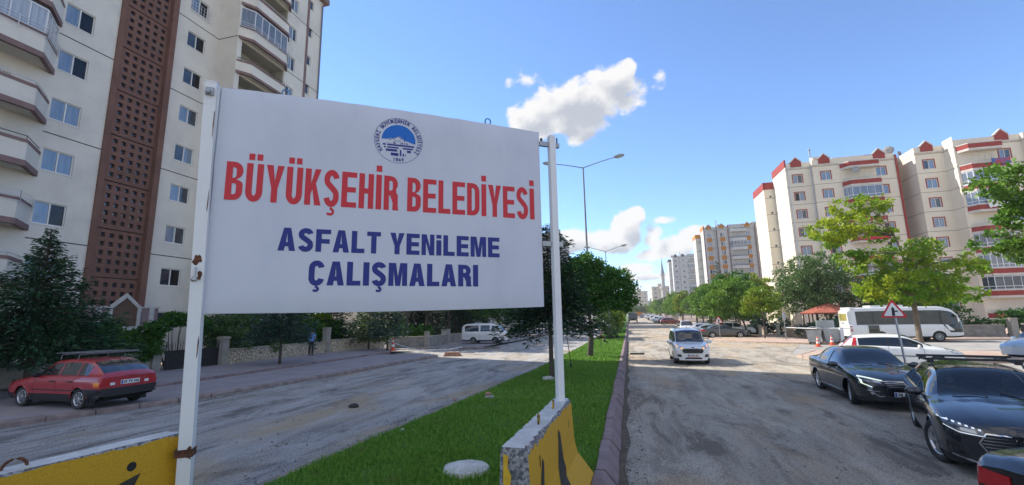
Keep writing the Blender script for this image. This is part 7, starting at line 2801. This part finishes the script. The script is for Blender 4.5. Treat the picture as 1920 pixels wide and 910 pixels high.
MB().box(x0 - 5.9, x0 - 3.6, -.7, .7, 2.84, 3.0).build('air_conditioner', P_WHITE, bus)
MB().box(x0 - 7.5, x0 - 7.2, -1.0, 1.0, 2.72, 2.88).build('roof_cap', P_WHITE, bus)
mirrors(bus, x0 - .25, 1.12, 2.1, M_BLACK, 1.8)

# ---- trucks far away
def truck(label, loc, hd, cabm, bedm, tipper=True):
    t = thing('truck', label, 'truck', loc, R(hd))
    cab = MB()
    pr = [(2.9, .55), (2.95, 1.2), (2.75, 2.5), (2.6, 2.65), (1.3, 2.65), (1.25, .55)]
    for sg in (1,):
        vs = [(x, -1.1, z) for x, z in pr] + [(x, 1.1, z) for x, z in pr]
        n = len(pr)
        cab.add(vs, [tuple(range(n)), tuple(range(2 * n - 1, n - 1, -1))] + [(i, i + n, (i + 1) % n + n, (i + 1) % n) for i in range(n)])
    cab.build('cab', cabm, t)
    MB().add([(2.945 + .012, -.95, 1.35), (2.945 + .012, .95, 1.35), (2.79, .92, 2.4), (2.79, -.92, 2.4)], ((0, 1, 2, 3),)).box(1.7, 2.55, -1.112, -1.101, 1.4, 2.3).box(1.7, 2.55, 1.101, 1.112, 1.4, 2.3).build('windscreen', M_GLASS, t)
    MB().box(2.9, 2.99, -.9, .9, .72, 1.15).build('grille', M_BLACK, t)
    for y in (-.85, .65):
        MB().box(2.93, 3.0, y, y + .2, .78, .95).build('headlamp', M_LAMP, t)
    MB().box(-3.2, 1.2, -.45, .45, .6, .85).build('chassis', M_DARKM, t)
    bed = MB()
    bed.box(-3.3, 1.1, -1.2, 1.2, .95, 1.1).box(-3.3, 1.1, -1.2, -1.1, 1.1, 2.3).box(-3.3, 1.1, 1.1, 1.2, 1.1, 2.3).box(1.0, 1.1, -1.1, 1.1, 1.1, 2.7).box(-3.3, -3.2, -1.1, 1.1, 1.1, 2.2)
    bed.build('tipper_bed', bedm, t)
    ty, ri, bk = WH[(.40, .26, 8, True)]
    for x in (2.1, -1.2, -2.3):
        for sg in (1, -1):
            o = bpy.data.objects.new('wheel', bk)
            COL.objects.link(o)
            o.parent = t
            o.location = (x, sg * 1.0, .45)
            o.rotation_euler = (0, 0, 0 if sg > 0 else math.pi)
            for nm, me in (('tyre', ty), ('rim', ri)):
                q = bpy.data.objects.new(nm, me)
                COL.objects.link(q)
                q.parent = o
    return t


truck('dark truck far off in the left lane beside the median kerb', (.95, 128, gz(128)), 270, P_GREY, M_GALV)
truck('orange tipper truck at the far end of the road', (4.2, 222, gz(222)), 100, mat('truck_orange', (.55, .21, .03), .5), mat('truck_orange_bed', (.50, .20, .03), .6))
CHILD.clear()
# ------------------------------------------------------------------ street furniture, walls, small things
M_POST = mat('lamp_post_grey', (.22, .235, .25), .5, .5, col2=(.17, .18, .19), nscale=2)


def lamp(label, loc, h, arm=2.1, rise=.55, base=.11):
    t = thing('street_lamp', label, 'street lamp', loc)
    MB().tube([(0, 0, 0), (0, 0, 1.3), (0, 0, 1.32), (0, 0, h)], [base, base, base * .82, .045], 12).build('pole', M_POST, t)
    for sg in (-1, 1):
        a = MB().tube([(0, 0, h - .03), (sg * arm * .5, 0, h + rise * .52), (sg * arm, 0, h + rise)], [.032, .028, .026], 8).build('arm', M_POST, t)
        hd = MB()
        x0, x1 = sg * (arm - .05), sg * (arm + .62)
        z = h + rise
        pr = [(0, -.05), (.45, -.09), (.67, -.06), (.67, .0), (.35, .09), (0, .06)]
        vs = [(sg * (arm - .05 + p[0]), -.11, z + p[1] + p[0] * .2) for p in pr] + [(sg * (arm - .05 + p[0]), .11, z + p[1] + p[0] * .2) for p in pr]
        n = len(pr)
        hd.add(vs, [tuple(range(n)), tuple(range(2 * n - 1, n - 1, -1))] + [(i, i + n, (i + 1) % n + n, (i + 1) % n) for i in range(n)])
        ho = hd.build('lamp_head', mat('lamp_head_grey', (.33, .34, .35), .5), t)
        ln = MB()
        ln.add([(sg * (arm + .08), -.09, z - .075), (sg * (arm + .55), -.09, z + .015), (sg * (arm + .55), .09, z + .015), (sg * (arm + .08), .09, z - .075), (sg * (arm + .3), 0, z - .10)], ((0, 1, 4), (1, 2, 4), (2, 3, 4), (3, 0, 4)))
        ln.build('lens', mat('lamp_lens', (.55, .50, .38), .15, coat=.5), ho)
    return t


lamp('tall double armed street lamp rising above the round tree on the median', (-2.45, 29.6, .16), 12.4, 2.15, .5)
lamp('second double armed street lamp farther along the median', (-2.25, 53.1, .16), 9.9, 1.85, .55)
for i, y in enumerate((82, 112, 145, 180)):
    lamp(['third', 'fourth', 'fifth', 'sixth'][i] + ' and smaller double armed street lamp along the median', (-2.2, y, .16 + gz(y)), 9.9, 1.85, .55)['group'] = 'far median street lamps'
t = thing('tree_stake', 'thin dark stake with a black foot stuck in the median turf', 'stake', (-2.75, 21.3, .16))
MB().tube([(0, 0, .2), (-.12, 0, 1.35)], .018, 6).build('rod', M_DARKM, t)
MB().tube([(0, 0, 0), (0, 0, .22)], .045, 8).build('foot', M_BLACK, t)

# manhole cover on the turf, stones, brick scraps
mh = MB()
rr = random.Random(3)
n = 30
ring_ = [(.37 * (1 + rr.uniform(-.05, .05)) * math.cos(2 * math.pi * k / n), .36 * (1 + rr.uniform(-.05, .05)) * math.sin(2 * math.pi * k / n)) for k in range(n)]
inn = [(x * .93, y * .93) for x, y in ring_]
vs = [(x, y, .0) for x, y in ring_] + [(x, y, .06) for x, y in inn] + [(x * .5, y * .5, .085 + rr.uniform(-.004, .004)) for x, y in inn] + [(0, 0, .09)]
mh.add(vs, [(i, (i + 1) % n, n + (i + 1) % n, n + i) for i in range(n)] + [(n + i, n + (i + 1) % n, 2 * n + (i + 1) % n, 2 * n + i) for i in range(n)] + [(2 * n + i, 2 * n + (i + 1) % n, 3 * n) for i in range(n)])
o = tag(mh.build('manhole_cover', mat('whitewashed_concrete', (.66, .65, .62), .9, col2=(.50, .49, .46), nscale=6, bump=.6, bscale=25)), 'round whitewashed manhole cover lying in the grass of the median', 'manhole cover')
o.location = (-2.56, 6.93, .165)


def stone(label, loc, s, m, seed, cat='stone', name='stone'):
    rr = random.Random(seed)
    vs, fs = [], []
    nu, nv = 9, 6
    for i in range(nv + 1):
        th = math.pi * i / nv
        for k in range(nu):
            ph = 2 * math.pi * k / nu
            q = 1 + rr.uniform(-.18, .18)
            vs.append((s[0] * math.sin(th) * math.cos(ph) * q, s[1] * math.sin(th) * math.sin(ph) * q, max(-.01, s[2] * (math.cos(th) * q + .55))))
    for i in range(nv):
        for k in range(nu):
            fs.append((i * nu + k, (i + 1) * nu + k, (i + 1) * nu + (k + 1) % nu, i * nu + (k + 1) % nu))
    o = tag(MB().add(vs, fs).build(name, m), label, cat)
    o.location = loc
    return o


M_WST = mat('white_stone', (.62, .62, .60), .9, col2=(.45, .45, .44), nscale=7, bump=.4)
M_BRK = mat('brick_scrap', (.42, .24, .17), .9, col2=(.33, .19, .14), nscale=8, bump=.4)
stone('whitish stone at the foot of the drooping conifer', (-3.05, 17.0, .17), (.24, .18, .10), M_WST, 1)
stone('grey lump of concrete lying in the grass near the left kerb of the median', (-4.12, 13.1, .17), (.17, .12, .05), M_CONC, 2, 'rubble', 'concrete_lump')
stone('reddish brick bit sitting on the grey lump in the grass', (-4.16, 13.12, .255), (.085, .07, .055), M_BRK, 3, 'rubble', 'brick_scrap')
stone('small reddish chip of brick in the grass by the left kerb', (-5.0, 12.6, .165), (.07, .05, .03), M_BRK, 4, 'rubble', 'brick_scrap')
stone('little white scrap on the grass right of the left kerb', (-4.75, 9.0, .165), (.05, .04, .04), M_WST, 5, 'rubble', 'white_scrap')
t = thing('brick_pile', 'small stack of reddish kerb bricks at the end of the left kerb', 'brick stack', (-11.95, 29.6, 0), R(8))
for i in range(3):
    for j in range(2):
        MB().box(-.55 + i * .38, -.20 + i * .38, -.3 + j * .3, -.03 + j * .3, .0, .14).build('brick', M_BRK, t)
MB().box(-.5, .5, -.2, .12, .142, .27).build('brick', M_BRK, t)
stone('dark lump of asphalt on the left road in front of the board', (-7.9, 12.0, 0), (.16, .12, .07), mat('asphalt_lump', (.04, .04, .04), .9), 6, 'rubble', 'asphalt_lump')
o = tag(MB().box(-.45, .45, -.06, .06, 0, .10).build('asphalt_slab', mat('asphalt_lump', (.04, .04, .04), .9)), 'dark slab edge sticking out of the right road by the median kerb', 'rubble')
o.location = (.35, 31.0, .005)

# ---- garden wall on the left, pillars, gate
def stone_wall_material():
    m = bpy.data.materials.new('rubble_wall')
    m.use_nodes = True
    nt = m.node_tree
    b = nt.nodes['Principled BSDF']
    b.inputs['Roughness'].default_value = .9
    co = nt.nodes.new('ShaderNodeTexCoord')
    v = nt.nodes.new('ShaderNodeTexVoronoi')
    v.feature = 'DISTANCE_TO_EDGE'
    v.inputs['Scale'].default_value = 5.2
    v2 = nt.nodes.new('ShaderNodeTexVoronoi')
    v2.inputs['Scale'].default_value = 5.2
    for q in (v, v2):
        nt.links.new(co.outputs['Object'], q.inputs['Vector'])
    r = nt.nodes.new('ShaderNodeMapRange')
    r.inputs['From Min'].default_value = .02
    r.inputs['From Max'].default_value = .08
    nt.links.new(v.outputs['Distance'], r.inputs['Value'])
    x = nt.nodes.new('ShaderNodeMix')
    x.data_type = 'RGBA'
    x.inputs[6].default_value = (.27, .23, .18, 1)
    nt.links.new(r.outputs[0], x.inputs[0])
    h = nt.nodes.new('ShaderNodeMix')
    h.data_type = 'RGBA'
    h.inputs[6].default_value = (.62, .54, .40, 1)
    h.inputs[7].default_value = (.50, .43, .32, 1)
    s = nt.nodes.new('ShaderNodeSeparateColor')
    nt.links.new(v2.outputs['Color'], s.inputs[0])
    nt.links.new(s.outputs[0], h.inputs[0])
    nt.links.new(h.outputs[2], x.inputs[7])
    nt.links.new(x.outputs[2], b.inputs['Base Color'])
    bp = nt.nodes.new('ShaderNodeBump')
    bp.inputs['Strength'].default_value = 1
    bp.inputs['Distance'].default_value = .04
    nt.links.new(r.outputs[0], bp.inputs['Height'])
    nt.links.new(bp.outputs[0], b.inputs['Normal'])
    return m


M_RUB = stone_wall_material()
M_COPE = mat('wall_coping', (.40, .36, .29), .9, col2=(.31, .28, .23), nscale=3, bump=.3)
M_PIL = mat('wall_pillar', (.38, .36, .31), .9, col2=(.29, .275, .24), nscale=4, bump=.5, bscale=25)


def wall(label, pts, h, m, th=.25, zb=.15, cope=True):
    t = thing('garden_wall', label, 'wall', (pts[0][0], pts[0][1], zb), world_pts=True)
    a, c = MB(), MB()
    L0 = offset_poly(pts, -th / 2)
    R0 = offset_poly(pts, th / 2)
    L1 = offset_poly(pts, -th / 2 - .04)
    R1 = offset_poly(pts, th / 2 + .04)
    for i in range(len(pts) - 1):
        a.prism([R0[i], R0[i + 1], L0[i + 1], L0[i]], zb - .15, zb + h - .08)
        c.prism([R1[i], R1[i + 1], L1[i + 1], L1[i]], zb + h - .08, zb + h)
    a.build('masonry', m, t)
    c.build('coping', M_COPE, t)
    return t


def pillar(label, x, y, h, s=.42, zb=.2, cap=.52):
    t = thing('wall_pillar', label, 'pillar', (x, y, zb))
    MB().box(-s / 2, s / 2, -s / 2, s / 2, -.1, h).build('shaft', M_PIL, t)
    MB().box(-cap / 2, cap / 2, -cap / 2, cap / 2, h + .002, h + .07).box(-cap * .4, cap * .4, -cap * .4, cap * .4, h + .07, h + .12).build('cap', M_COPE, t)
    return t


wall('low garden wall behind the red car', [(-23.4, 4.0), (-22.95, 17.4)], .95, M_PIL, zb=.2)
wall('cream rubble garden wall behind the walking man', [(-22.1, 21.0), (-22.25, 29.7)], .85, M_RUB, zb=.22)
wall('cream rubble garden wall right of the tall pillar', [(-22.25, 30.1), (-20.6, 35.3)], .95, M_RUB, zb=.2)
wall('plain low wall round the corner garden', [(-20.4, 36.4), (-17.6, 37.6), (-17.9, 42.8)], .95, M_CONC_D, zb=.12)
wall('plain low wall behind the minibus', [(-18.4, 44.6), (-17.6, 50)], .9, M_CONC_D, zb=.12)
pillar('gate pillar between the low wall and the garden gate', -22.9, 17.6, 1.45)
pillar('gate pillar right of the garden gate', -22.1, 20.75, 1.45)
pillar('tall pillar in the rubble wall beside the walking man', -22.25, 29.9, 1.75)
pillar('short pillar at the bend of the corner wall', -17.6, 37.55, 1.25, .36, .12, .42)
pillar('short pillar at the start of the corner wall', -20.5, 36.3, 1.25, .36, .12, .42)
g = thing('garden_gate', 'dark wrought iron double gate between the two gate pillars', 'gate', (-22.55, 17.85, .22), math.atan2(2.6, .38))
fr = MB()
Lg = 2.72
fr.tube([(0, 0, .05), (Lg, 0, .05)], .02, 6).tube([(0, 0, .95), (Lg, 0, .95)], .02, 6).tube([(0, 0, .5), (Lg, 0, .5)], .016, 6)
for x in (0.02, Lg / 2 - .02, Lg / 2 + .02, Lg - .02):
    fr.tube([(x, 0, .0), (x, 0, 1.35)], .024, 6)
fr.build('gate_frame', M_DARKM, g)
MB().box(.03, Lg - .03, .012, .022, .06, .94).build('gate_sheet', M_DARKM, g)
bar = MB().tube([(0, 0, .05), (0, 0, 1.22), (0, 0, 1.34)], [.011, .011, .001], 5).mesh('gate_bar', M_DARKM)
for k in range(22):
    link('gate_bar', bar, g, (.08 + k * (Lg - .16) / 21, 0, .18 * math.sin(math.pi * k / 21)))
cb = thing('utility_cabinet', 'pale grey utility cabinet left of the minibus', 'cabinet', (-18.6, 44.2, .12), R(-20))
MB().box(-.42, .42, -.22, .22, 0, 1.30).build('box', M_CONC, cb)
MB().box(-.46, .46, -.26, .26, 1.302, 1.40).build('lid', M_CONC, cb)
for x in (-.40, .01):
    MB().box(x, x + .39, -.235, -.222, .1, 1.22).build('door', mat('cabinet_door', (.46, .48, .49), .6), cb)
# tape and traffic cones
M_CONEO = mat('cone_orange', (.72, .10, .03), .5)
M_CONEW = mat('cone_white', (.75, .75, .74), .5)


def cone(label, loc, h=.75):
    t = thing('traffic_cone', label, 'traffic cone', loc)
    f = lambda q: .155 * (1 - q) + .035 * q
    MB().box(-.2, .2, -.2, .2, 0, .035).build('base', M_CONEO, t)
    for a, b, m in ((.03, .32, M_CONEO), (.32, .52, M_CONEW), (.52, .68, M_CONEO), (.68, .84, M_CONEW), (.84, 1.0, M_CONEO)):
        MB().lathe([(f(a), a * h), (f(b), b * h)] + ([(0, b * h)] if b == 1 else []), n=16).build('cone_ring', m, t)
    return t


cone('orange and white traffic cone by the young spruce on the left pavement', (-17.55, 31.5, .22), .95)
cone('orange and white cone left of its twin by the waste containers', (13.45, 38.6, 0), .72)
cone('orange and white cone nearer the bus than its twin', (15.0, 40.3, 0), .72)
tp = MB()
a, b = Vector((-18.1, 31.55, .95)), Vector((-12.6, 33.2, .35))
for k in range(30):
    p, q = a + (b - a) * k / 30, a + (b - a) * (k + 1) / 30
    s0, s1 = .5 * math.sin(math.pi * k / 30), .5 * math.sin(math.pi * (k + 1) / 30)
    if p.z - s0 > .05:
        tp.quad((p.x, p.y, max(.2, p.z - s0)), (q.x, q.y, max(.2, q.z - s1)), (q.x, q.y, max(.2, q.z - s1) + .07), (p.x, p.y, max(.2, p.z - s0) + .07))
tag(tp.build('barrier_tape', mat('tape_white', (.7, .7, .72), .5, col2=(.35, .45, .6), nscale=6, contrast=(.49, .51))), 'sagging white barrier tape strung from the young spruce', 'tape')

# ---- warning signs
M_SGW = mat('sign_white', (.76, .76, .75), .45)
M_SGR = mat('sign_red', (.55, .018, .03), .45)


def warning(label, loc, rz, w, zc, tilt=0.0, lean=0.0):
    t = thing('warning_sign', label, 'traffic sign', loc, rz)
    h = w * .87
    t_ = MB().tube([(0, .035, 0), (lean, .035, zc + h * .55)], .032, 10).build('post', M_GALV, t)

    def tri(s, y0, y1, rnd=.10):
        pts = []
        c = [(-w / 2 * s, -h / 3 * s), (w / 2 * s, -h / 3 * s), (0, h * 2 / 3 * s)]
        for i in range(3):
            p, a, b = Vector(c[i]), Vector(c[i - 1]), Vector(c[(i + 1) % 3])
            da, db = (a - p).normalized() * rnd * w * s, (b - p).normalized() * rnd * w * s
            for k in range(5):
                q = k / 4
                pts.append((p + da) * (1 - q) ** 2 + p * 2 * q * (1 - q) + (p + db) * q * q)
        n = len(pts)
        vs = [(lean + p.x, y0, zc + p.y) for p in pts] + [(lean + p.x, y1, zc + p.y) for p in pts]
        return MB().add(vs, [tuple(range(n)), tuple(range(2 * n - 1, n - 1, -1))] + [(i, i + n, (i + 1) % n + n, (i + 1) % n) for i in range(n)])
    tri(1.0, -.012, 0).build('sign_plate', M_SGR, t)
    tri(.74, -.016, -.0125).build('sign_face', M_SGW, t)
    k = w / .9
    y = -.019
    sy = [(-.048 * k, -.17 * k), (.048 * k, -.17 * k), (.048 * k, -.01 * k), (.15 * k, -.01 * k), (.15 * k, .045 * k), (.048 * k, .045 * k), (.048 * k, .13 * k), (0, .20 * k), (-.048 * k, .13 * k)]
    n = len(sy)
    MB().add([(lean + a, y, zc + b - .01) for a, b in sy], [(0, 1, 2, 5, 6, 7, 8), (2, 3, 4, 5)]).build('sign_symbol', M_INK, t)
    MB().box(lean - .12, lean + .12, .0, .012, zc - .12, zc + .18).build('bracket', M_GALV, t)
    return t


warning('red bordered triangular side road sign on a tilted post before the bus', (8.28, 16.95, .1), R(-25), .68, 2.36, lean=-.14)
warning('small distant triangular side road sign in front of the grey saloon', (8.62, 49.15, .13), R(-12), .86, 1.75)
rd = thing('round_sign', 'round traffic sign seen from its grey back at the pavement corner', 'traffic sign', (13.15, 44.6, .13), R(52))
MB().tube([(0, 0, 0), (-.03, 0, 2.4)], .035, 8).build('post', M_GALV, rd)
MB().lathe([(0, -.03), (.34, -.03), (.36, -.02), (.36, .0), (0, .0)], (-.03, -.04, 2.08), axis='y', n=24).build('sign_plate', mat('sign_back', (.40, .43, .45), .5, .2), rd)
sp_ = thing('sign_post', 'thin post with a small bracket beyond the grey saloon', 'post', (9.0, 92, gz(92)))
MB().tube([(0, 0, 0), (0, 0, 2.3)], .04, 6).build('post', M_GALV, sp_)
MB().box(-.35, .35, -.03, .0, 1.9, 2.5).build('plate', M_GALV, sp_)

# ---- waste containers, white guard posts, low wall at the right pavement
M_BIN = mat('bin_galvanised', (.46, .48, .47), .6, .1, col2=(.36, .37, .36), nscale=3)


def container(label, loc, rz, lid=True):
    t = thing('waste_container', label, 'waste container', loc, rz)
    mb = MB()
    b = [(-.55, -.42, .18), (.55, -.42, .18), (.55, .42, .18), (-.55, .42, .18)]
    u = [(-.66, -.52, 1.12), (.66, -.52, 1.12), (.66, .52, 1.12), (-.66, .52, 1.12)]
    mb.add(b + u, [(3, 2, 1, 0)] + [(i, (i + 1) % 4, 4 + (i + 1) % 4, 4 + i) for i in range(4)])
    mb.box(-.69, .69, -.55, -.50, 1.08, 1.16).box(-.69, .69, .50, .55, 1.08, 1.16)
    mb.build('bin_body', M_BIN, t)
    lm = MB()
    if lid:
        n = 8
        pts = [(-.56 * math.cos(math.pi * k / n), 1.14 + .22 * math.sin(math.pi * k / n)) for k in range(n + 1)]
        for i in range(n):
            lm.quad((-.67, pts[i][0], pts[i][1]), (.67, pts[i][0], pts[i][1]), (.67, pts[i + 1][0], pts[i + 1][1]), (-.67, pts[i + 1][0], pts[i + 1][1]))
    else:
        lm.box(-.67, .67, .50, .56, 1.2, 1.85)
    lm.build('lid', M_BIN, t)
    for x in (-.45, .45):
        for y in (-.35, .35):
            MB().lathe([(.0, -.03), (.1, -.03), (.1, .03), (0, .03)], (x, y, .1), axis='y', n=10).build('caster', M_RUBBER, t)
    return t


container('pale waste container with a rounded lid beside the cones', (14.3, 41.6, 0), R(70))
container('grey waste container with its lid thrown open behind the cones', (15.55, 42.0, 0), R(5), False)
rb = thing('rope_barrier', 'white rail from the round sign to a thick white post behind the cones', 'railing', (13.2, 44.6, .1), world_pts=True)
MB().tube([(13.2, 44.6, 1.25), (14.7, 43.2, 1.18), (16.2, 41.6, 1.22), (18.0, 41.6, 1.22)], .045, 6).build('rail', M_WHITEM, rb)
MB().box(16.08, 16.32, 41.4, 41.64, .0, 1.28).build('post', M_WHITEM, rb)
for i, (x, y) in enumerate(((13.4, 53.6), (14.9, 52.8), (16.4, 52.1), (12.2, 58.2))):
    o = thing('bollard', ['left stone bollard of three in front of the tan wall', 'middle stone bollard in front of the tan wall', 'right stone bollard by the tan wall near the round sign', 'lone stone bollard behind the leaning street tree'][i], 'bollard', (x, y, .13), group='stone bollards on the right pavement')
    MB().box(-.13, .13, -.13, .13, 0, 1.15).build('shaft', M_PIL, o)
    MB().box(-.15, .15, -.15, .15, 1.152, 1.22).build('cap', M_COPE, o)
M_RWALL = mat('right_wall', (.42, .35, .26), .9, col2=(.33, .27, .21), nscale=2, bump=.4)
wall('low tan wall along the right pavement behind the waste containers', [(15.4, 52.0), (17.2, 46.9), (18.6, 46.9)], .95, M_RWALL, zb=.13)
wall('grey low wall of the garden right of the bus', [(24.0, 50.2), (31.6, 49.2)], 1.05, M_CONC_D, zb=.13)
wall('low tan wall behind the parked cars on the right', [(13.6, 72), (13.4, 62), (14.6, 56)], .95, M_RWALL, zb=.13)
pillar('slanting capped pillar in the grey wall right of the bus', 28.2, 49.5, 1.5, .5, .13, .6)
pillar('capped pillar at the right end of the grey wall', 32.1, 49.0, 1.5, .5, .13, .6)
o = thing('metal_gate', 'dark sliding gate with a pale rail at the far right edge', 'gate', (32.6, 48.9, .13), R(-6))
MB().box(0, 5, -.03, .03, .25, 1.0).build('gate_leaf', M_DARKM, o)
MB().box(0, 5, -.05, .05, 1.02, 1.14).build('rail', mat('rail_cream', (.62, .56, .42), .6), o)
# red gazebo roof behind the hedge
gz_ = thing('gazebo', 'red tiled gazebo roof showing left of the bus', 'gazebo', (19.6, 52.6, .13))
n = 8
MB().add([(2.6 * math.cos(2 * math.pi * k / n), 2.2 * math.sin(2 * math.pi * k / n), 2.35) for k in range(n)] + [(0, 0, 3.35)] + [(2.55 * math.cos(2 * math.pi * k / n), 2.15 * math.sin(2 * math.pi * k / n), 2.22) for k in range(n)],
         [(k, (k + 1) % n, n) for k in range(n)] + [(n + 1 + k, n + 1 + (k + 1) % n, (k + 1) % n, k) for k in range(n)]).build('roof', mat('red_tiles', (.36, .10, .06), .8, col2=(.28, .08, .05), nscale=3), gz_)
for k in range(n):
    a = 2 * math.pi * (k + .5) / n
    MB().tube([(2.2 * math.cos(a), 1.9 * math.sin(a), 0), (2.2 * math.cos(a), 1.9 * math.sin(a), 2.25)], .07, 6).build('column', mat('brown_wood', (.12, .07, .04), .8), gz_)

# ------------------------------------------------------------------ the man on the left pavement, seen from behind
def skinned(name, verts, edges, radii, m, parent, root=0, sub=2):
    me = bpy.data.meshes.new(name)
    me.from_pydata(verts, edges, [])
    ob = bpy.data.objects.new(name, me)
    COL.objects.link(ob)
    sk = ob.modifiers.new('s', 'SKIN')
    sb = ob.modifiers.new('d', 'SUBSURF')
    sb.levels = sb.render_levels = sub
    for i, rdi in enumerate(radii):
        me.skin_vertices[0].data[i].radius = rdi if isinstance(rdi, tuple) else (rdi, rdi)
        me.skin_vertices[0].data[i].use_root = (i == root)
    dg = bpy.context.evaluated_depsgraph_get()
    nm = bpy.data.meshes.new_from_object(ob.evaluated_get(dg))
    bpy.data.objects.remove(ob)
    bpy.data.meshes.remove(me)
    nm.name = name
    nm.materials.clear()
    nm.materials.append(m)
    nm.polygons.foreach_set('use_smooth', [True] * len(nm.polygons))
    o = bpy.data.objects.new(name, nm)
    COL.objects.link(o)
    o.parent = parent
    return o


M_SKIN = mat('skin', (.40, .24, .17), .6)
M_SHIRT = mat('shirt_blue', (.13, .27, .56), .9, col2=(.11, .23, .48), nscale=8)
M_TROU = mat('trousers_dark', (.035, .026, .028), .9)
M_HAIR = mat('hair_grey', (.34, .33, .31), .9)
M_SHOE = mat('shoe_black', (.012, .012, .012), .5)
man = thing('person', 'man in a blue shirt and dark trousers standing with folded arms on the left pavement', 'person', (-21.2, 26.9, .235), R(8))
# body: one continuous figure (faces +y, away from us); the clothes lie over it
bv_ = [(0, 0, .95), (0, .01, 1.12), (0, 0, 1.32), (0, -.01, 1.44), (0, .0, 1.52), (0, .02, 1.60), (0, .02, 1.69),
       (.10, 0, .90), (.105, .02, .50), (.10, -.01, .08), (.115, .13, .03), (-.10, 0, .90), (-.11, .01, .50), (-.12, -.02, .08), (-.14, .12, .03),
       (.19, 0, 1.41), (.27, .0, 1.16), (.17, .22, 1.10), (.05, .26, 1.13), (-.19, 0, 1.41), (-.28, .0, 1.15), (-.17, .22, 1.08), (-.06, .27, 1.12)]
be = [(0, 1), (1, 2), (2, 3), (3, 4), (4, 5), (5, 6), (0, 7), (7, 8), (8, 9), (9, 10), (0, 11), (11, 12), (12, 13), (13, 14), (3, 15), (15, 16), (16, 17), (17, 18), (3, 19), (19, 20), (20, 21), (21, 22)]
br = [(.15, .11), (.14, .10), (.15, .10), (.11, .09), (.055, .055), (.105, .12), (.085, .10), .085, .052, .036, .03, .075, .052, .036, .03, .055, .042, .034, .026, .055, .042, .034, .026]
skinned('body', bv_, be, br, M_SKIN, man)
skinned('shirt', [(0, 0, .87), (0, .01, 1.10), (0, 0, 1.32), (0, -.01, 1.44), (.18, 0, 1.42), (.265, 0, 1.20), (-.18, 0, 1.42), (-.27, 0, 1.19)], [(0, 1), (1, 2), (2, 3), (3, 4), (4, 5), (3, 6), (6, 7)],
        [(.21, .16), (.20, .15), (.205, .14), (.13, .105), .09, .07, .09, .07], M_SHIRT, man)
skinned('trousers', [(0, 0, .99), (.10, 0, .80), (.105, .02, .50), (.10, -.01, .09), (-.10, 0, .80), (-.11, .01, .50), (-.12, -.02, .09), (0, 0, .88)], [(0, 7), (7, 1), (1, 2), (2, 3), (7, 4), (4, 5), (5, 6)],
        [(.20, .15), .10, .078, .066, .10, .078, .066, (.20, .15)], M_TROU, man)
skinned('hair', [(0, -.025, 1.62), (0, -.01, 1.69), (0, .01, 1.735)], [(0, 1), (1, 2)], [(.115, .125), (.112, .122), (.075, .08)], M_HAIR, man)
for x, y in ((.105, .02), (-.128, .01)):
    skinned('shoe', [(x, y - .05, .05), (x, y + .06, .045), (x * 1.05, y + .16, .035)], [(0, 1), (1, 2)], [(.05, .05), (.05, .042), (.042, .032)], M_SHOE, man, root=0)
# heads of the two people in the dark estate: driver and masked passenger, seated figures
for (yy, mask, lab) in ((.38, False, 'driver sitting behind the windscreen of the near black estate'), (-.38, True, 'passenger with a pale face mask sitting in the near black estate')):
    xs = 1.41 + .88 - 2.45
    p = thing('person', lab, 'person', tuple(audi.matrix_world @ Vector((0, 0, 0))), 0)
    p.location = audi.location
    p.rotation_euler = audi.rotation_euler
    X0 = xs
    sv = [(X0, yy, .62), (X0 - .03, yy, .80), (X0 - .05, yy, .98), (X0 - .04, yy, 1.05), (X0 - .01, yy, 1.13), (X0, yy, 1.23),
          (X0 - .04, yy + .17, .97), (X0 + .10, yy + .23, .78), (X0 + .36, yy + .12, .86), (X0 - .04, yy - .17, .97), (X0 + .10, yy - .23, .78), (X0 + .36, yy - .12, .86),
          (X0 + .40, yy + .11, .66), (X0 + .40, yy - .11, .66), (X0 + .62, yy + .11, .42), (X0 + .62, yy - .11, .42)]
    se = [(0, 1), (1, 2), (2, 3), (3, 4), (4, 5), (2, 6), (6, 7), (7, 8), (2, 9), (9, 10), (10, 11), (0, 12), (12, 14), (0, 13), (13, 15)]
    srd = [(.13, .16), (.11, .14), (.10, .13), .055, (.08, .07), (.07, .06), .06, .045, .03, .06, .045, .03, .07, .07, .05, .05]
    skinned('body', sv, se, srd, M_SKIN, p)
    skinned('shirt', sv[:3] + [sv[6], sv[7], sv[9], sv[10]], [(0, 1), (1, 2), (2, 3), (3, 4), (2, 5), (5, 6)], [(.15, .18), (.13, .16), (.115, .15), .075, .06, .075, .06], mat('shirt_dark', (.05, .055, .07), .9) if not mask else mat('shirt_grey', (.16, .16, .17), .9), p)
    skinned('hair', [(X0 - .03, yy, 1.20), (X0 - .03, yy, 1.27)], [(0, 1)], [(.075, .075), (.06, .06)], mat('hair_dark', (.02, .016, .014), .8), p)
    if mask:
        skinned('face_mask', [(X0 + .045, yy, 1.10), (X0 + .055, yy, 1.15)], [(0, 1)], [(.05, .06), (.05, .06)], mat('mask_pale', (.62, .68, .72), .9), p)
# ------------------------------------------------------------------ dusty air
if True:
    hz = MB().box(-1550, 1550, -420, 1250, -1.2, 60).build('haze', None, kind='stuff')
    hm = bpy.data.materials.new('haze_air')
    hm.use_nodes = True
    hn = hm.node_tree
    hn.nodes.remove(hn.nodes['Principled BSDF'])
    pv_ = hn.nodes.new('ShaderNodeVolumePrincipled')
    pv_.inputs['Color'].default_value = (.93, .93, .92, 1)
    pv_.inputs['Density'].default_value = .0004
    pv_.inputs['Anisotropy'].default_value = .2
    hn.links.new(pv_.outputs[0], hn.nodes['Material Output'].inputs['Volume'])
    hz.data.materials.append(hm)
